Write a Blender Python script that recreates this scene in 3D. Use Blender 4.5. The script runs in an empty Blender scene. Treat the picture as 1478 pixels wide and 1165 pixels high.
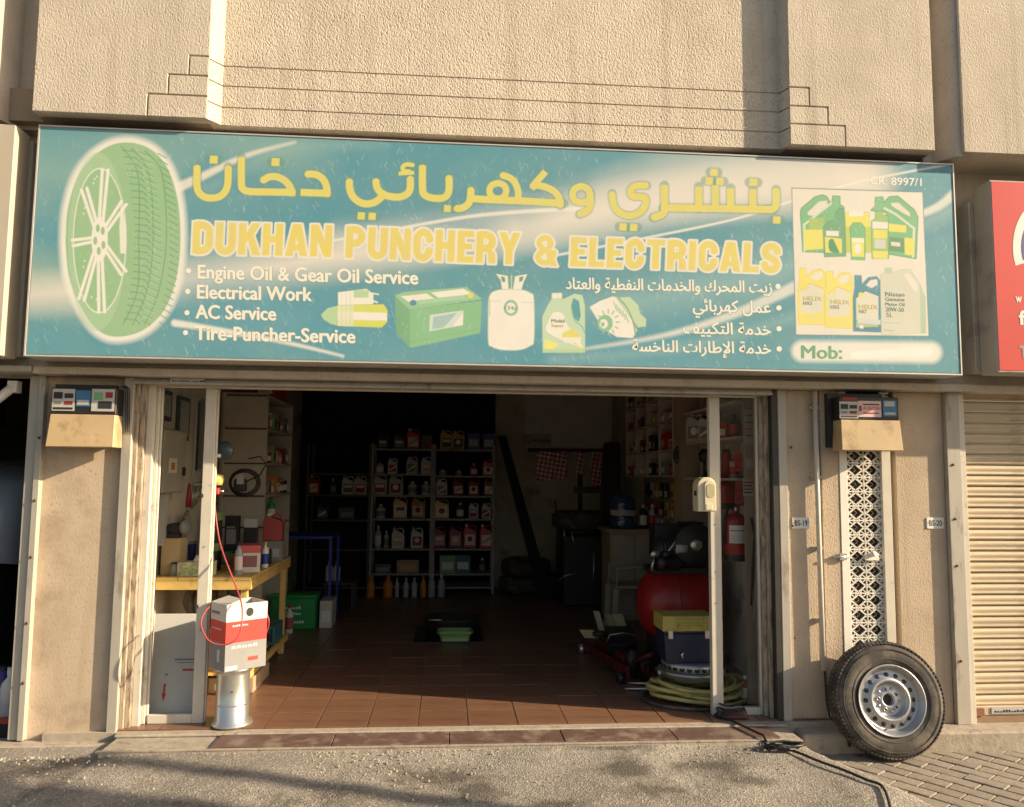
import bpy, bmesh, math, random
import numpy as np
from mathutils import Vector, Matrix
random.seed(7)
sc = bpy.context.scene
COL = sc.collection
# ------------------------------------------------------------------ camera, sky, sun, exposure
F, YAW, PITCH, ROLL = 1150.3, 0.0807, 0.0907, 0.0094
EYE = np.array([0.0, -5.0, 1.5])
def _basis():
    cy, sy, cp, sp = math.cos(YAW), math.sin(YAW), math.cos(PITCH), math.sin(PITCH)
    w = np.array([sy*cp, cy*cp, sp]); r = np.array([cy, -sy, 0.0]); u = np.cross(r, w)
    return math.cos(ROLL)*r + math.sin(ROLL)*u, -math.sin(ROLL)*r + math.cos(ROLL)*u, w
CR, CU, CW = _basis()
cam = bpy.data.cameras.new('camera'); cam.sensor_width = 36; cam.lens = F/1478*36; cam.clip_end = 500; cam.clip_start = .05
camo = bpy.data.objects.new('camera', cam); COL.objects.link(camo)
camo.matrix_world = Matrix(((CR[0], CU[0], -CW[0], EYE[0]), (CR[1], CU[1], -CW[1], EYE[1]), (CR[2], CU[2], -CW[2], EYE[2]), (0, 0, 0, 1)))
sc.camera = camo
SUN = Vector((3.38, -1.0, 1.45)).normalized()
world = bpy.data.worlds.new('World'); sc.world = world; world.use_nodes = True
wn = world.node_tree.nodes; sky = wn.new('ShaderNodeTexSky'); sky.sky_type = 'NISHITA'; sky.sun_disc = False
sky.sun_elevation = math.asin(SUN.z); sky.sun_rotation = math.atan2(SUN.x, SUN.y); sky.dust_density = 3.0; sky.air_density = 1.2
world.node_tree.links.new(sky.outputs[0], wn['Background'].inputs[0]); wn['Background'].inputs[1].default_value = 0.078
sl = bpy.data.lights.new('sun', 'SUN'); sl.energy = 5.0; sl.angle = math.radians(.5); sl.color = (1.0, .81, .56)
so = bpy.data.objects.new('sun', sl); COL.objects.link(so); so.rotation_euler = SUN.to_track_quat('Z', 'Y').to_euler()
sc.view_settings.view_transform = 'Standard'; sc.view_settings.look = 'None'; sc.view_settings.gamma = 1
sc.view_settings.use_curve_mapping = False; sc.view_settings.exposure = 0.93
sc.render.film_transparent = False
sc.cycles.max_bounces = 8; sc.cycles.diffuse_bounces = 4; sc.cycles.transparent_max_bounces = 8
# ------------------------------------------------------------------ measuring: photo pixel -> point on a known plane of the place
def ray(px, py): return CW + CR*(px-739)/F - CU*(py-582.5)/F
def at(px, py, Y):
    d = ray(px, py); t = (Y-EYE[1])/d[1]; return EYE + t*d
def gnd(px, py, Z=0.0):
    d = ray(px, py); t = (Z-EYE[2])/d[2]; return EYE + t*d
def ax(px, Y=0., py=800): return float(at(px, py, Y)[0])
def az(py, Y=0., px=700): return float(at(px, py, Y)[2])
# ------------------------------------------------------------------ objects
def tag(o, label=None, cat=None, group=None, kind=None):
    if label: o['label'] = label
    if cat: o['category'] = cat
    if group: o['group'] = group
    if kind: o['kind'] = kind
    return o
def thing(name, label, cat, loc=(0, 0, 0), group=None, rz=0.):
    o = bpy.data.objects.new(name, None); COL.objects.link(o); o.location = loc; o.rotation_euler = (0, 0, rz)
    o.empty_display_size = .1
    return tag(o, label, cat, group)
class MB:
    def __init__(s): s.v = []; s.f = []; s.sm = []
    def add(s, vs, fs, smooth=False):
        n = len(s.v); s.v += [tuple(map(float, p)) for p in vs]; s.f += [tuple(i+n for i in f) for f in fs]; s.sm += [smooth]*len(fs); return s
    def box(s, x0, x1, y0, y1, z0, z1):
        return s.add([(x0,y0,z0),(x1,y0,z0),(x1,y1,z0),(x0,y1,z0),(x0,y0,z1),(x1,y0,z1),(x1,y1,z1),(x0,y1,z1)],
                     [(0,3,2,1),(4,5,6,7),(0,1,5,4),(1,2,6,5),(2,3,7,6),(3,0,4,7)])
    def hexa(s, lo, hi):  # two quads
        return s.add(list(lo)+list(hi), [(3,2,1,0),(4,5,6,7),(0,1,5,4),(1,2,6,5),(2,3,7,6),(3,0,4,7)])
    def prism(s, poly, a, b, ax=1):  # polygon in the two other axes, extruded along axis ax
        def P(p, t):
            q = list(p); q.insert(ax, t); return q
        n = len(poly)
        return s.add([P(p, a) for p in poly]+[P(p, b) for p in poly],
                     [tuple(range(n))[::-1], tuple(range(n, 2*n))]+[(i, (i+1) % n, n+(i+1) % n, n+i) for i in range(n)])
    def tube(s, path, r, n=8, cap=True, smooth=True):
        P = [Vector(p) for p in path]; rs = r if isinstance(r, (list, tuple)) else [r]*len(P)
        vs = []; up = None
        for i, p in enumerate(P):
            t = (P[min(i+1, len(P)-1)]-P[max(i-1, 0)]).normalized()
            if up is None:
                up = Vector((0, 0, 1)) if abs(t.z) < .9 else Vector((1, 0, 0))
            a = t.cross(up); a = a.normalized() if a.length > 1e-5 else Vector((1, 0, 0)); up = a.cross(t).normalized()
            for k in range(n):
                w = 2*math.pi*k/n; vs.append(p + (a*math.cos(w)+up*math.sin(w))*rs[i])
        fs = [(i*n+k, i*n+(k+1) % n, (i+1)*n+(k+1) % n, (i+1)*n+k) for i in range(len(P)-1) for k in range(n)]
        s.add(vs, fs, smooth)
        if cap:
            m = (len(P)-1)*n; k0 = len(s.v)-len(vs)
            s.f += [tuple(k0+i for i in range(n))[::-1], tuple(k0+m+i for i in range(n))]; s.sm += [False, False]
        return s
    def lathe(s, prof, c=(0, 0, 0), axis=(0, 0, 1), n=24, smooth=True, caps=False):
        A = Vector(axis).normalized(); X = A.orthogonal().normalized(); Y = A.cross(X); c = Vector(c); vs = []
        for r, h in prof:
            for k in range(n):
                w = 2*math.pi*k/n; vs.append(c + A*h + (X*math.cos(w)+Y*math.sin(w))*max(r, 1e-5))
        fs = [(i*n+k, i*n+(k+1) % n, (i+1)*n+(k+1) % n, (i+1)*n+k) for i in range(len(prof)-1) for k in range(n)]
        s.add(vs, fs, smooth)
        k0 = len(s.v)-len(vs); m = (len(prof)-1)*n
        if caps and prof[0][0] > 1e-4: s.f.append(tuple(k0+i for i in range(n))[::-1]); s.sm.append(False)
        if caps and prof[-1][0] > 1e-4: s.f.append(tuple(k0+m+i for i in range(n))); s.sm.append(False)
        return s
    def xf(s, M):
        s.v = [tuple(M @ Vector(p)) for p in s.v]; return s
    def build(s, name, mat, parent=None, bevel=0, local=False, seg=1):
        me = bpy.data.meshes.new(name)
        off = Vector((0, 0, 0))
        if parent is not None and not local:
            Minv = wm(parent).inverted(); vs = [tuple(Minv @ Vector(p)) for p in s.v]
        else: vs = s.v
        me.from_pydata(vs, [], s.f); me.polygons.foreach_set('use_smooth', s.sm)
        me.materials.append(mat); me.update()
        o = bpy.data.objects.new(name, me); COL.objects.link(o)
        if parent is not None: o.parent = parent
        if bevel:
            b = o.modifiers.new('bevel', 'BEVEL'); b.width = bevel; b.segments = seg; b.limit_method = 'ANGLE'; b.angle_limit = .6
        return o
def wm(o):
    m = Matrix.LocRotScale(o.location, o.rotation_euler, o.scale)
    return wm(o.parent) @ m if o.parent is not None else m
def normalfix(o):
    bm = bmesh.new(); bm.from_mesh(o.data); bmesh.ops.recalc_face_normals(bm, faces=bm.faces); bm.to_mesh(o.data); bm.free(); return o
def copy_tree(root, loc, label=None, group=None, rz=None, sc_=None):
    r = root.copy(); COL.objects.link(r); r.location = loc
    if rz is not None: r.rotation_euler = (0, 0, rz)
    if sc_ is not None: r.scale = sc_
    if label: r['label'] = label
    if group: r['group'] = group
    for ch in list(root.children):
        c = ch.copy(); COL.objects.link(c); c.parent = r
        for g in list(ch.children):
            d = g.copy(); COL.objects.link(d); d.parent = c
    return r
# ------------------------------------------------------------------ materials
_mats = {}
def M(name, rgb, rough=.6, metal=0., n=(6., .12), bump=None, spec=.5, rnd=0., dirt=None, stretch=None, coat=0., alpha=1.):
    if name in _mats: return _mats[name]
    m = bpy.data.materials.new(name); m.use_nodes = True; _mats[name] = m
    T = m.node_tree; N = T.nodes; L = T.links; b = N['Principled BSDF']
    b.inputs['Roughness'].default_value = rough; b.inputs['Metallic'].default_value = metal
    b.inputs['Specular IOR Level'].default_value = spec; b.inputs['Coat Weight'].default_value = coat
    tc = N.new('ShaderNodeTexCoord'); src = tc.outputs['Object']
    if stretch:
        mp = N.new('ShaderNodeMapping'); mp.inputs['Scale'].default_value = stretch; L.new(src, mp.inputs[0]); src = mp.outputs[0]
    nz = N.new('ShaderNodeTexNoise'); nz.inputs['Scale'].default_value = n[0]; nz.inputs['Detail'].default_value = 5; L.new(src, nz.inputs[0])
    mx = N.new('ShaderNodeMix'); mx.data_type = 'RGBA'
    k = n[1]
    mx.inputs[6].default_value = (*[c*(1-k*1.6) for c in rgb], 1); mx.inputs[7].default_value = (*[min(1, c*(1+k*1.3)) for c in rgb], 1)
    L.new(nz.outputs[0], mx.inputs[0]); out = mx.outputs[2]
    if dirt:  # (scale, threshold, colour, amount)
        n2 = N.new('ShaderNodeTexNoise'); n2.inputs['Scale'].default_value = dirt[0]; n2.inputs['Detail'].default_value = 8; n2.inputs['Roughness'].default_value = .65; L.new(src, n2.inputs[0])
        rp = N.new('ShaderNodeMapRange'); rp.inputs[1].default_value = dirt[1]; rp.inputs[2].default_value = dirt[1]+.12; rp.inputs[4].default_value = dirt[3]; L.new(n2.outputs[0], rp.inputs[0])
        m2 = N.new('ShaderNodeMix'); m2.data_type = 'RGBA'; m2.inputs[7].default_value = (*dirt[2], 1); L.new(rp.outputs[0], m2.inputs[0]); L.new(out, m2.inputs[6]); out = m2.outputs[2]
    if rnd:
        oi = N.new('ShaderNodeObjectInfo'); hs = N.new('ShaderNodeHueSaturation'); mr = N.new('ShaderNodeMapRange')
        mr.inputs[3].default_value = 1-rnd; mr.inputs[4].default_value = 1+rnd; L.new(oi.outputs['Random'], mr.inputs[0]); L.new(mr.outputs[0], hs.inputs['Value']); L.new(out, hs.inputs['Color']); out = hs.outputs[0]
    L.new(out, b.inputs['Base Color'])
    if bump:
        n3 = N.new('ShaderNodeTexNoise'); n3.inputs['Scale'].default_value = bump[0]; n3.inputs['Detail'].default_value = 4; n3.inputs['Roughness'].default_value = .6; L.new(src, n3.inputs[0])
        bp = N.new('ShaderNodeBump'); bp.inputs['Strength'].default_value = bump[1]; bp.inputs['Distance'].default_value = bump[2] if len(bump) > 2 else .004
        L.new(n3.outputs[0], bp.inputs['Height']); L.new(bp.outputs[0], b.inputs['Normal'])
    return m
def stucco(name, rgb, dist, scale=55., dirt=.35, crater=.5, strength=1.):
    m = M(name, rgb, .92, n=(3., .10), spec=.15); T = m.node_tree; N = T.nodes; L = T.links; b = N['Principled BSDF']
    tc = N.new('ShaderNodeTexCoord'); mp = N.new('ShaderNodeMapping'); mp.inputs['Scale'].default_value = (1, 1, .62); L.new(tc.outputs['Object'], mp.inputs[0])
    a = N.new('ShaderNodeTexNoise'); a.inputs['Scale'].default_value = scale; a.inputs['Detail'].default_value = 3; a.inputs['Roughness'].default_value = .55; L.new(mp.outputs[0], a.inputs[0])
    v = N.new('ShaderNodeTexVoronoi'); v.inputs['Scale'].default_value = scale*.8; L.new(mp.outputs[0], v.inputs[0])
    pw = N.new('ShaderNodeMapRange'); pw.inputs[1].default_value = .0; pw.inputs[2].default_value = .35; L.new(v.outputs[0], pw.inputs[0])
    ad = N.new('ShaderNodeMath'); ad.operation = 'MULTIPLY_ADD'; ad.inputs[1].default_value = crater; L.new(pw.outputs[0], ad.inputs[0]); L.new(a.outputs[0], ad.inputs[2])
    bp = N.new('ShaderNodeBump'); bp.inputs['Strength'].default_value = strength; bp.inputs['Distance'].default_value = dist; L.new(ad.outputs[0], bp.inputs['Height']); L.new(bp.outputs[0], b.inputs['Normal'])
    # large soft grime stains, and a darker tone in the pits of the bump
    src = b.inputs['Base Color'].links[0].from_socket
    n2 = N.new('ShaderNodeTexNoise'); n2.inputs['Scale'].default_value = 2.2; n2.inputs['Detail'].default_value = 9; n2.inputs['Roughness'].default_value = .7; L.new(tc.outputs['Object'], n2.inputs[0])
    r2 = N.new('ShaderNodeMapRange'); r2.inputs[1].default_value = .45; r2.inputs[2].default_value = .75; r2.inputs[4].default_value = dirt; L.new(n2.outputs[0], r2.inputs[0])
    pit = N.new('ShaderNodeMapRange'); pit.inputs[1].default_value = .42; pit.inputs[2].default_value = .28; pit.inputs[4].default_value = .55; L.new(a.outputs[0], pit.inputs[0])
    mxx = N.new('ShaderNodeMath'); mxx.operation = 'MAXIMUM'; L.new(r2.outputs[0], mxx.inputs[0]); L.new(pit.outputs[0], mxx.inputs[1])
    ms = N.new('ShaderNodeMapping'); ms.inputs['Scale'].default_value = (9, 9, .5); L.new(tc.outputs['Object'], ms.inputs[0])
    n5 = N.new('ShaderNodeTexNoise'); n5.inputs['Scale'].default_value = 1.0; n5.inputs['Detail'].default_value = 6; L.new(ms.outputs[0], n5.inputs[0])
    r5 = N.new('ShaderNodeMapRange'); r5.inputs[1].default_value = .50; r5.inputs[2].default_value = .78; r5.inputs[4].default_value = .42; L.new(n5.outputs[0], r5.inputs[0])
    mx5 = N.new('ShaderNodeMath'); mx5.operation = 'MAXIMUM'; L.new(mxx.outputs[0], mx5.inputs[0]); L.new(r5.outputs[0], mx5.inputs[1]); mxx = mx5
    m2 = N.new('ShaderNodeMix'); m2.data_type = 'RGBA'; m2.inputs[7].default_value = (rgb[0]*.38, rgb[1]*.34, rgb[2]*.30, 1); L.new(mxx.outputs[0], m2.inputs[0]); L.new(src, m2.inputs[6]); L.new(m2.outputs[2], b.inputs['Base Color'])
    return m
STU_UP = stucco('render_upper', (.63, .555, .46), .0034, 95, .30)
STU_MID = stucco('render_middle', (.66, .58, .47), .0055, 96, .38, .9)
STU = stucco('render_pillar', (.54, .435, .325), .0028, 95, .40, .4)
STU_L = stucco('render_left_pillar', (.54, .435, .325), .0011, 70, .75, .1)
STU_SM = stucco('render_smooth', (.56, .49, .41), .0018, 80, .30, .2)
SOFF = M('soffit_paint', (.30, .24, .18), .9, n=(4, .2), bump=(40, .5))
PLAS_IN = M('inner_plaster', (.56, .50, .42), .9, n=(2.5, .22), bump=(30, .4), dirt=(3, .55, (.14, .11, .08), .6))
BLACKW = M('charcoal_board', (.012, .012, .013), .9, n=(4, .2))  # near-black for the left part of the back wall and the plank
ALU = M('cream_aluminium', (.62, .57, .48), .45, .0, n=(12, .08), dirt=(9, .6, (.22, .17, .12), .6), bump=(60, .15, .001))
WOODJ = M('old_jamb', (.42, .34, .25), .75, n=(9, .2), dirt=(14, .48, (.13, .10, .08), .8), stretch=(3, 3, .6), bump=(40, .4, .002))
STEELW = M('painted_guide', (.43, .40, .345), .5, .1, n=(7, .12), dirt=(6, .55, (.20, .16, .12), .7), bump=(50, .3, .001), stretch=(2, 2, .5))
DARK = M('dark_steel', (.05, .045, .04), .55, .3, n=(8, .2))
BLK = M('black_plastic', (.02, .02, .021), .45, n=(8, .1))
WHT = M('white_plastic', (.72, .70, .66), .4, n=(8, .05))
CRM = M('cream_plastic', (.70, .63, .45), .35, n=(8, .05))
RED = M('red_plastic', (.45, .03, .025), .4, n=(8, .1))
REDP = M('red_paint', (.36, .018, .016), .38, .0, n=(5, .25), coat=.15, dirt=(6, .6, (.06, .02, .02), .5))
GRN = M('green_plastic', (.03, .30, .08), .4)
TEAL = M('teal_plastic', (.04, .16, .17), .5)
BLU = M('blue_plastic', (.02, .05, .32), .4)
NAVY = M('navy_plastic', (.012, .02, .055), .4)
YEL = M('yellow_plastic', (.62, .46, .04), .45)
GOLD = M('gold_plastic', (.50, .34, .12), .35)
ORG = M('orange_plastic', (.62, .22, .03), .45)
GRY = M('grey_plastic', (.22, .22, .22), .5)
LGRY = M('light_grey_plastic', (.45, .45, .44), .45)
YWOOD = M('yellow_painted_wood', (.62, .43, .14), .6, n=(7, .15), dirt=(9, .55, (.18, .12, .06), .6), bump=(40, .3, .001))
TAN = M('tan_cover', (.52, .38, .21), .5, n=(5, .12), dirt=(6, .52, (.26, .18, .10), .7), bump=(8, .3, .006))
PAPER = M('paper', (.75, .73, .68), .7, n=(20, .04))
PINKP = M('faded_pink_paper', (.66, .35, .32), .7, n=(20, .05))
BROWN = M('brown_board', (.26, .17, .10), .8, n=(10, .15))
CARD = M('cardboard', (.42, .30, .19), .8, n=(8, .12))
CHROME = M('galvanised', (.62, .62, .60), .32, .85, n=(12, .15), bump=(30, .15, .001))
STEEL = M('rim_steel', (.46, .46, .47), .38, .75, n=(10, .12), dirt=(12, .58, (.16, .12, .09), .7))
SHELFM = M('rack_steel', (.34, .33, .31), .6, .2, n=(9, .2), dirt=(10, .55, (.12, .10, .08), .6))
SHELFD = M('rack_steel_dark', (.10, .09, .08), .6, .2, n=(9, .2))
WSHELF = M('white_shelf_board', (.50, .46, .38), .6, n=(9, .1), dirt=(8, .58, (.2, .15, .1), .6))
RUB = M('tyre_rubber', (.060, .052, .045), .82, n=(14, .30), dirt=(7, .48, (.15, .125, .10), .85), bump=(120, .5, .002))
TILE = M('floor_tile', (.20, .105, .065), .34, n=(14, .22), rnd=.10, stretch=(.6, 3, 1), dirt=(4, .52, (.10, .055, .035), .6), bump=(30, .12, .001), spec=.4)
GROUT = M('cement_grout', (.38, .32, .25), .9, n=(30, .2))
MAROON = M('maroon_tile', (.135, .080, .066), .5, n=(18, .3), rnd=.1, dirt=(5, .50, (.34, .28, .22), .55), bump=(60, .2, .001))
CEM = M('cement_edge', (.36, .31, .25), .9, n=(14, .25), dirt=(18, .55, (.16, .13, .10), .7), bump=(60, .8, .004))
SLAT = M('shutter_slat', (.52, .42, .285), .5, n=(8, .10), rnd=.07, dirt=(5, .50, (.30, .22, .14), .55), stretch=(.6, 1, 2.5), bump=(9, .4, .004))
LATM = M('white_lattice', (.78, .74, .66), .6, n=(8, .06))
CARP = M('car_paint', (.40, .47, .56), .25, .2, n=(2, .05), coat=.8)
GREENP = M('green_print', (.20, .42, .20), .6)
# ------------------------------------------------------------------ text as geometry
_tcache = {}
def text_mesh(s, off=.0):
    k = (s, off)
    if k in _tcache: return _tcache[k]
    c = bpy.data.curves.new('t', 'FONT'); c.body = s; c.size = 1; c.offset = off; c.resolution_u = 3
    o = bpy.data.objects.new('t', c); COL.objects.link(o); bpy.context.view_layer.update()
    dg = bpy.context.evaluated_depsgraph_get(); me = o.evaluated_get(dg).to_mesh()
    v = np.array([p.co[:2] for p in me.vertices]).reshape(-1, 2); f = [tuple(p.vertices) for p in me.polygons]
    o.evaluated_get(dg).to_mesh_clear(); bpy.data.objects.remove(o); bpy.data.curves.remove(c)
    _tcache[k] = (v, f); return v, f
FORMS = {'ا': 0xFE8D, 'أ': 0xFE83, 'إ': 0xFE87, 'ب': 0xFE8F, 'ة': 0xFE93, 'ت': 0xFE95, 'ح': 0xFEA1, 'خ': 0xFEA5, 'د': 0xFEA9, 'ر': 0xFEAD, 'ز': 0xFEAF, 'س': 0xFEB1,
         'ط': 0xFEC1, 'ع': 0xFEC9, 'ف': 0xFED1, 'ك': 0xFED9, 'ل': 0xFEDD, 'م': 0xFEE1, 'ن': 0xFEE5, 'ه': 0xFEE9, 'و': 0xFEED, 'ي': 0xFEF1, 'ئ': 0xFE89, 'ج': 0xFE9D}
NOJOIN = set('اأإدرزوة')
def shape(s):
    out = []
    for w in s.split(' '):
        g = []; i = 0; prev = False
        while i < len(w):
            ch = w[i]
            if ch == 'ل' and i+1 < len(w) and w[i+1] in 'اإ':
                base = 0xFEFB if w[i+1] == 'ا' else 0xFEF9
                g.append(chr(base + (1 if prev else 0))); prev = False; i += 2; continue
            nxt = i+1 < len(w) and ch not in NOJOIN
            b = FORMS[ch]
            g.append(chr(b + ((3 if nxt else 1) if prev else (2 if nxt else 0))))
            prev = nxt; i += 1
        out.append(''.join(g))
    return ' '.join(out)[::-1]
def put_text(s, origin, xdir, ydir, width, height, mat, parent=None, off=.0, name='lettering', lift=0.):
    """flat lettering fitted to a width and a cap height, lying on the plane origin + x*xdir + y*ydir"""
    v, f = text_mesh(s, off)
    if len(v) == 0: return None
    x0, x1 = v[:, 0].min(), v[:, 0].max()
    O = Vector(origin); X = Vector(xdir).normalized(); Y = Vector(ydir).normalized(); Nn = X.cross(Y)
    mb = MB(); mb.add([O + X*((a-x0)/(x1-x0)*width) + Y*(b/.69*height) + Nn*lift for a, b in v], f)
    return mb.build(name, mat, parent)
PRINT_K = M('black_print', (.03, .03, .03), .6); PRINT_W = M('white_print', (.78, .76, .72), .6); PRINT_R = M('red_print', (.55, .05, .04), .6)
# ================================================================== GROUND
def concrete_mat():
    m = M('ramp_concrete', (.245, .222, .192), .92, n=(2.2, .35)); T = m.node_tree; N = T.nodes; L = T.links; b = N['Principled BSDF']
    tc = N.new('ShaderNodeTexCoord'); src = b.inputs['Base Color'].links[0].from_socket
    v = N.new('ShaderNodeTexVoronoi'); v.inputs['Scale'].default_value = 120; v.inputs['Randomness'].default_value = 1; L.new(tc.outputs['Object'], v.inputs[0])
    cr = N.new('ShaderNodeValToRGB'); e = cr.color_ramp.elements; e[0].position = .0; e[0].color = (.12, .10, .08, 1); e[1].position = 1; e[1].color = (.70, .64, .54, 1)
    for p, c in ((.35, (.30, .27, .23, 1)), (.75, (.36, .325, .28, 1))): q = e.new(p); q.color = c
    sp = N.new('ShaderNodeSeparateColor'); L.new(v.outputs['Color'], sp.inputs[0]); L.new(sp.outputs[0], cr.inputs[0])
    mx = N.new('ShaderNodeMix'); mx.data_type = 'RGBA'; mx.inputs[0].default_value = .38; L.new(src, mx.inputs[6]); L.new(cr.outputs[0], mx.inputs[7])
    # oil stains: broad places given by a vertex weight, broken up by noise
    sa = N.new('ShaderNodeAttribute'); sa.attribute_name = 'stain'
    n2 = N.new('ShaderNodeTexNoise'); n2.inputs['Scale'].default_value = 2.4; n2.inputs['Detail'].default_value = 12; n2.inputs['Roughness'].default_value = .80; n2.inputs['Distortion'].default_value = .15; L.new(tc.outputs['Object'], n2.inputs[0])
    r2 = N.new('ShaderNodeMapRange'); r2.inputs[1].default_value = .52; r2.inputs[2].default_value = .68; r2.inputs[4].default_value = .80
    sm = N.new('ShaderNodeMath'); sm.operation = 'MULTIPLY_ADD'; sm.inputs[1].default_value = .24; L.new(sa.outputs['Fac'], sm.inputs[0]); L.new(n2.outputs[0], sm.inputs[2]); L.new(sm.outputs[0], r2.inputs[0])
    n7 = N.new('ShaderNodeTexNoise'); n7.inputs['Scale'].default_value = 1.1; n7.inputs['Detail'].default_value = 7; L.new(tc.outputs['Object'], n7.inputs[0])
    h7 = N.new('ShaderNodeHueSaturation'); r7 = N.new('ShaderNodeMapRange'); r7.inputs[1].default_value = .3; r7.inputs[2].default_value = .7; r7.inputs[3].default_value = .72; r7.inputs[4].default_value = 1.18; L.new(n7.outputs[0], r7.inputs[0]); L.new(r7.outputs[0], h7.inputs['Value']); L.new(mx.outputs[2], h7.inputs['Color'])
    m2 = N.new('ShaderNodeMix'); m2.data_type = 'RGBA'; m2.inputs[7].default_value = (.062, .052, .043, 1); L.new(r2.outputs[0], m2.inputs[0]); L.new(h7.outputs[0], m2.inputs[6]); L.new(m2.outputs[2], b.inputs['Base Color'])
    n3 = N.new('ShaderNodeTexNoise'); n3.inputs['Scale'].default_value = 38; n3.inputs['Detail'].default_value = 6; L.new(tc.outputs['Object'], n3.inputs[0])
    ad = N.new('ShaderNodeMath'); ad.operation = 'ADD'; L.new(n3.outputs[0], ad.inputs[0]); L.new(v.outputs['Distance'], ad.inputs[1])
    bp = N.new('ShaderNodeBump'); bp.inputs['Strength'].default_value = .8; bp.inputs['Distance'].default_value = .0038; L.new(ad.outputs[0], bp.inputs['Height']); L.new(bp.outputs[0], b.inputs['Normal'])
    return m
CONC = concrete_mat()
ROADM = M('road_asphalt', (.06, .057, .052), .9, n=(30, .3), bump=(80, .8, .004))
SAND = M('bedding_sand', (.13, .11, .085), .95, n=(20, .3), bump=(90, .8, .004))
PAVE = M('paving_block', (.27, .232, .188), .88, n=(22, .2), rnd=.12, dirt=(7, .52, (.15, .12, .09), .65), bump=(70, .9, .004))
MB().box(-150, 150, -150, 150, -.6, -.45).build('road', ROADM)['kind'] = 'structure'
# pavement bed in front of the whole row
pv = MB().box(-14, 16, -3.2, .3, -.44, -.20).build('pavement', SAND); pv['kind'] = 'structure'
GZ = -.16   # top of the paving
# paving blocks laid diagonally at the right of the ramp
def paving():
    base = None; a = math.radians(-54); L, Wd = .215, .105
    ca, sa = math.cos(a), math.sin(a); cnt = 0
    for i in range(-30, 30):
        for j in range(-60, 60):
            u = (i + (.5 if j % 2 else 0))*L; v = j*Wd
            x = 3.3 + u*ca - v*sa; y = -.7 + u*sa + v*ca
            if not (2.0 < x < 4.9 and -1.75 < y < -.09): continue
            d = math.hypot(x-2.9, y+.5)
            if d > 1.72: continue
            if base is None:
                base = MB().box(-L/2+.0025, L/2-.0025, -Wd/2+.0025, Wd/2-.0025, -.05, 0).build('paving_block', PAVE, pv, bevel=.005, local=True); o = base
            else: o = base.copy(); COL.objects.link(o)
            o.location = (x, y, GZ + random.uniform(-.003, .003)); o.rotation_euler = (random.uniform(-.012, .012), random.uniform(-.012, .012), a+random.uniform(-.01, .01)); cnt += 1
paving()
# concrete ramp up to the shop floor: crown follows the door, sides flare down to the paving
def ramp():
    xs = np.linspace(-8, 3.4, 229); ys = np.linspace(-.34, -2.6, 58)
    rr = random.Random(3); vs = []; fs = []
    for y in ys:
        t = (-.34-y)
        right = 2.08 + t*.50           # flared right edge
        for x in xs:
            h = -.035 - .085*min(t, 1.6)
            # side slope
            e = (x-right)
            if e > 0: h = h - e*1.1 if e < .2 else -.30
            h += .006*math.sin(x*3.1+y*2)+.004*math.sin(x*9.3-y*7)+rr.uniform(-.0015, .0015)
            # open joint running out from the left jamb
            jx = -1.86 - (t*.42)
            if abs(x-jx) < .03: h -= .018*(1-abs(x-jx)/.03)
            if x < jx: h -= .012
            vs.append((x, y, max(h, -.30)))
    n = len(xs)
    fs = [(j*n+i, j*n+i+1, (j+1)*n+i+1, (j+1)*n+i) for j in range(len(ys)-1) for i in range(n-1)]
    o = MB().add(vs, fs, True).build('ramp', CONC); o['kind'] = 'structure'
    blobs = [(*gnd(px, py, -.06)[:2], rx, ry, w) for px, py, rx, ry, w in ((640, 1118, .26, .13, 1.), (690, 1135, .16, .10, .8), (880, 1082, .20, .07, 1.), (905, 1112, .14, .10, 1.), (1010, 1105, .22, .10, .9), (960, 1135, .22, .08, .8), (1080, 1125, .16, .08, .6), (430, 1150, .3, .12, .5), (60, 1105, .3, .15, .7), (800, 1150, .14, .05, .7))]
    col = np.ones((len(vs), 4), np.float32); V = np.array(vs); wv = np.zeros(len(vs))
    for bx_, by_, rx, ry, w in blobs: wv = np.maximum(wv, w*np.exp(-(((V[:, 0]-bx_)/rx)**2+((V[:, 1]-by_)/ry)**2)))
    col[:, :3] = wv[:, None]; a_ = o.data.color_attributes.new('stain', 'FLOAT_COLOR', 'POINT'); a_.data.foreach_set('color', col.ravel()); return o
ramp()
ap = MB().box(-8, -1.866, -.36, -.122, -.30, -.058).build('apron', CONC); ap['kind'] = 'structure'
rs = random.Random(11)
def debris():
    mb = MB()
    for k in range(1100):
        x = rs.uniform(-2.4, 2.3); y = -.355 - rs.random()**2.6*1.3; r = rs.uniform(.0012, .0055)
        z = -.035-.085*min(-.34-y, 1.6)+.002
        if x > 2.0: continue
        mb.hexa([(x-r, y-r, z-.004), (x+r*rs.uniform(.6, 1), y-r, z-.004), (x+r, y+r, z-.004), (x-r, y+r, z-.004)],
                [(x-r*.6, y-r*.5, z+r), (x+r*.4, y-r*.6, z+r*.8), (x+r*.5, y+r*.5, z+r), (x-r*.5, y+r*.4, z+r*.7)])
    mb.build('gravel', M('grit', (.42, .37, .30), .9, n=(50, .4)))['kind'] = 'stuff'
debris()
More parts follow.
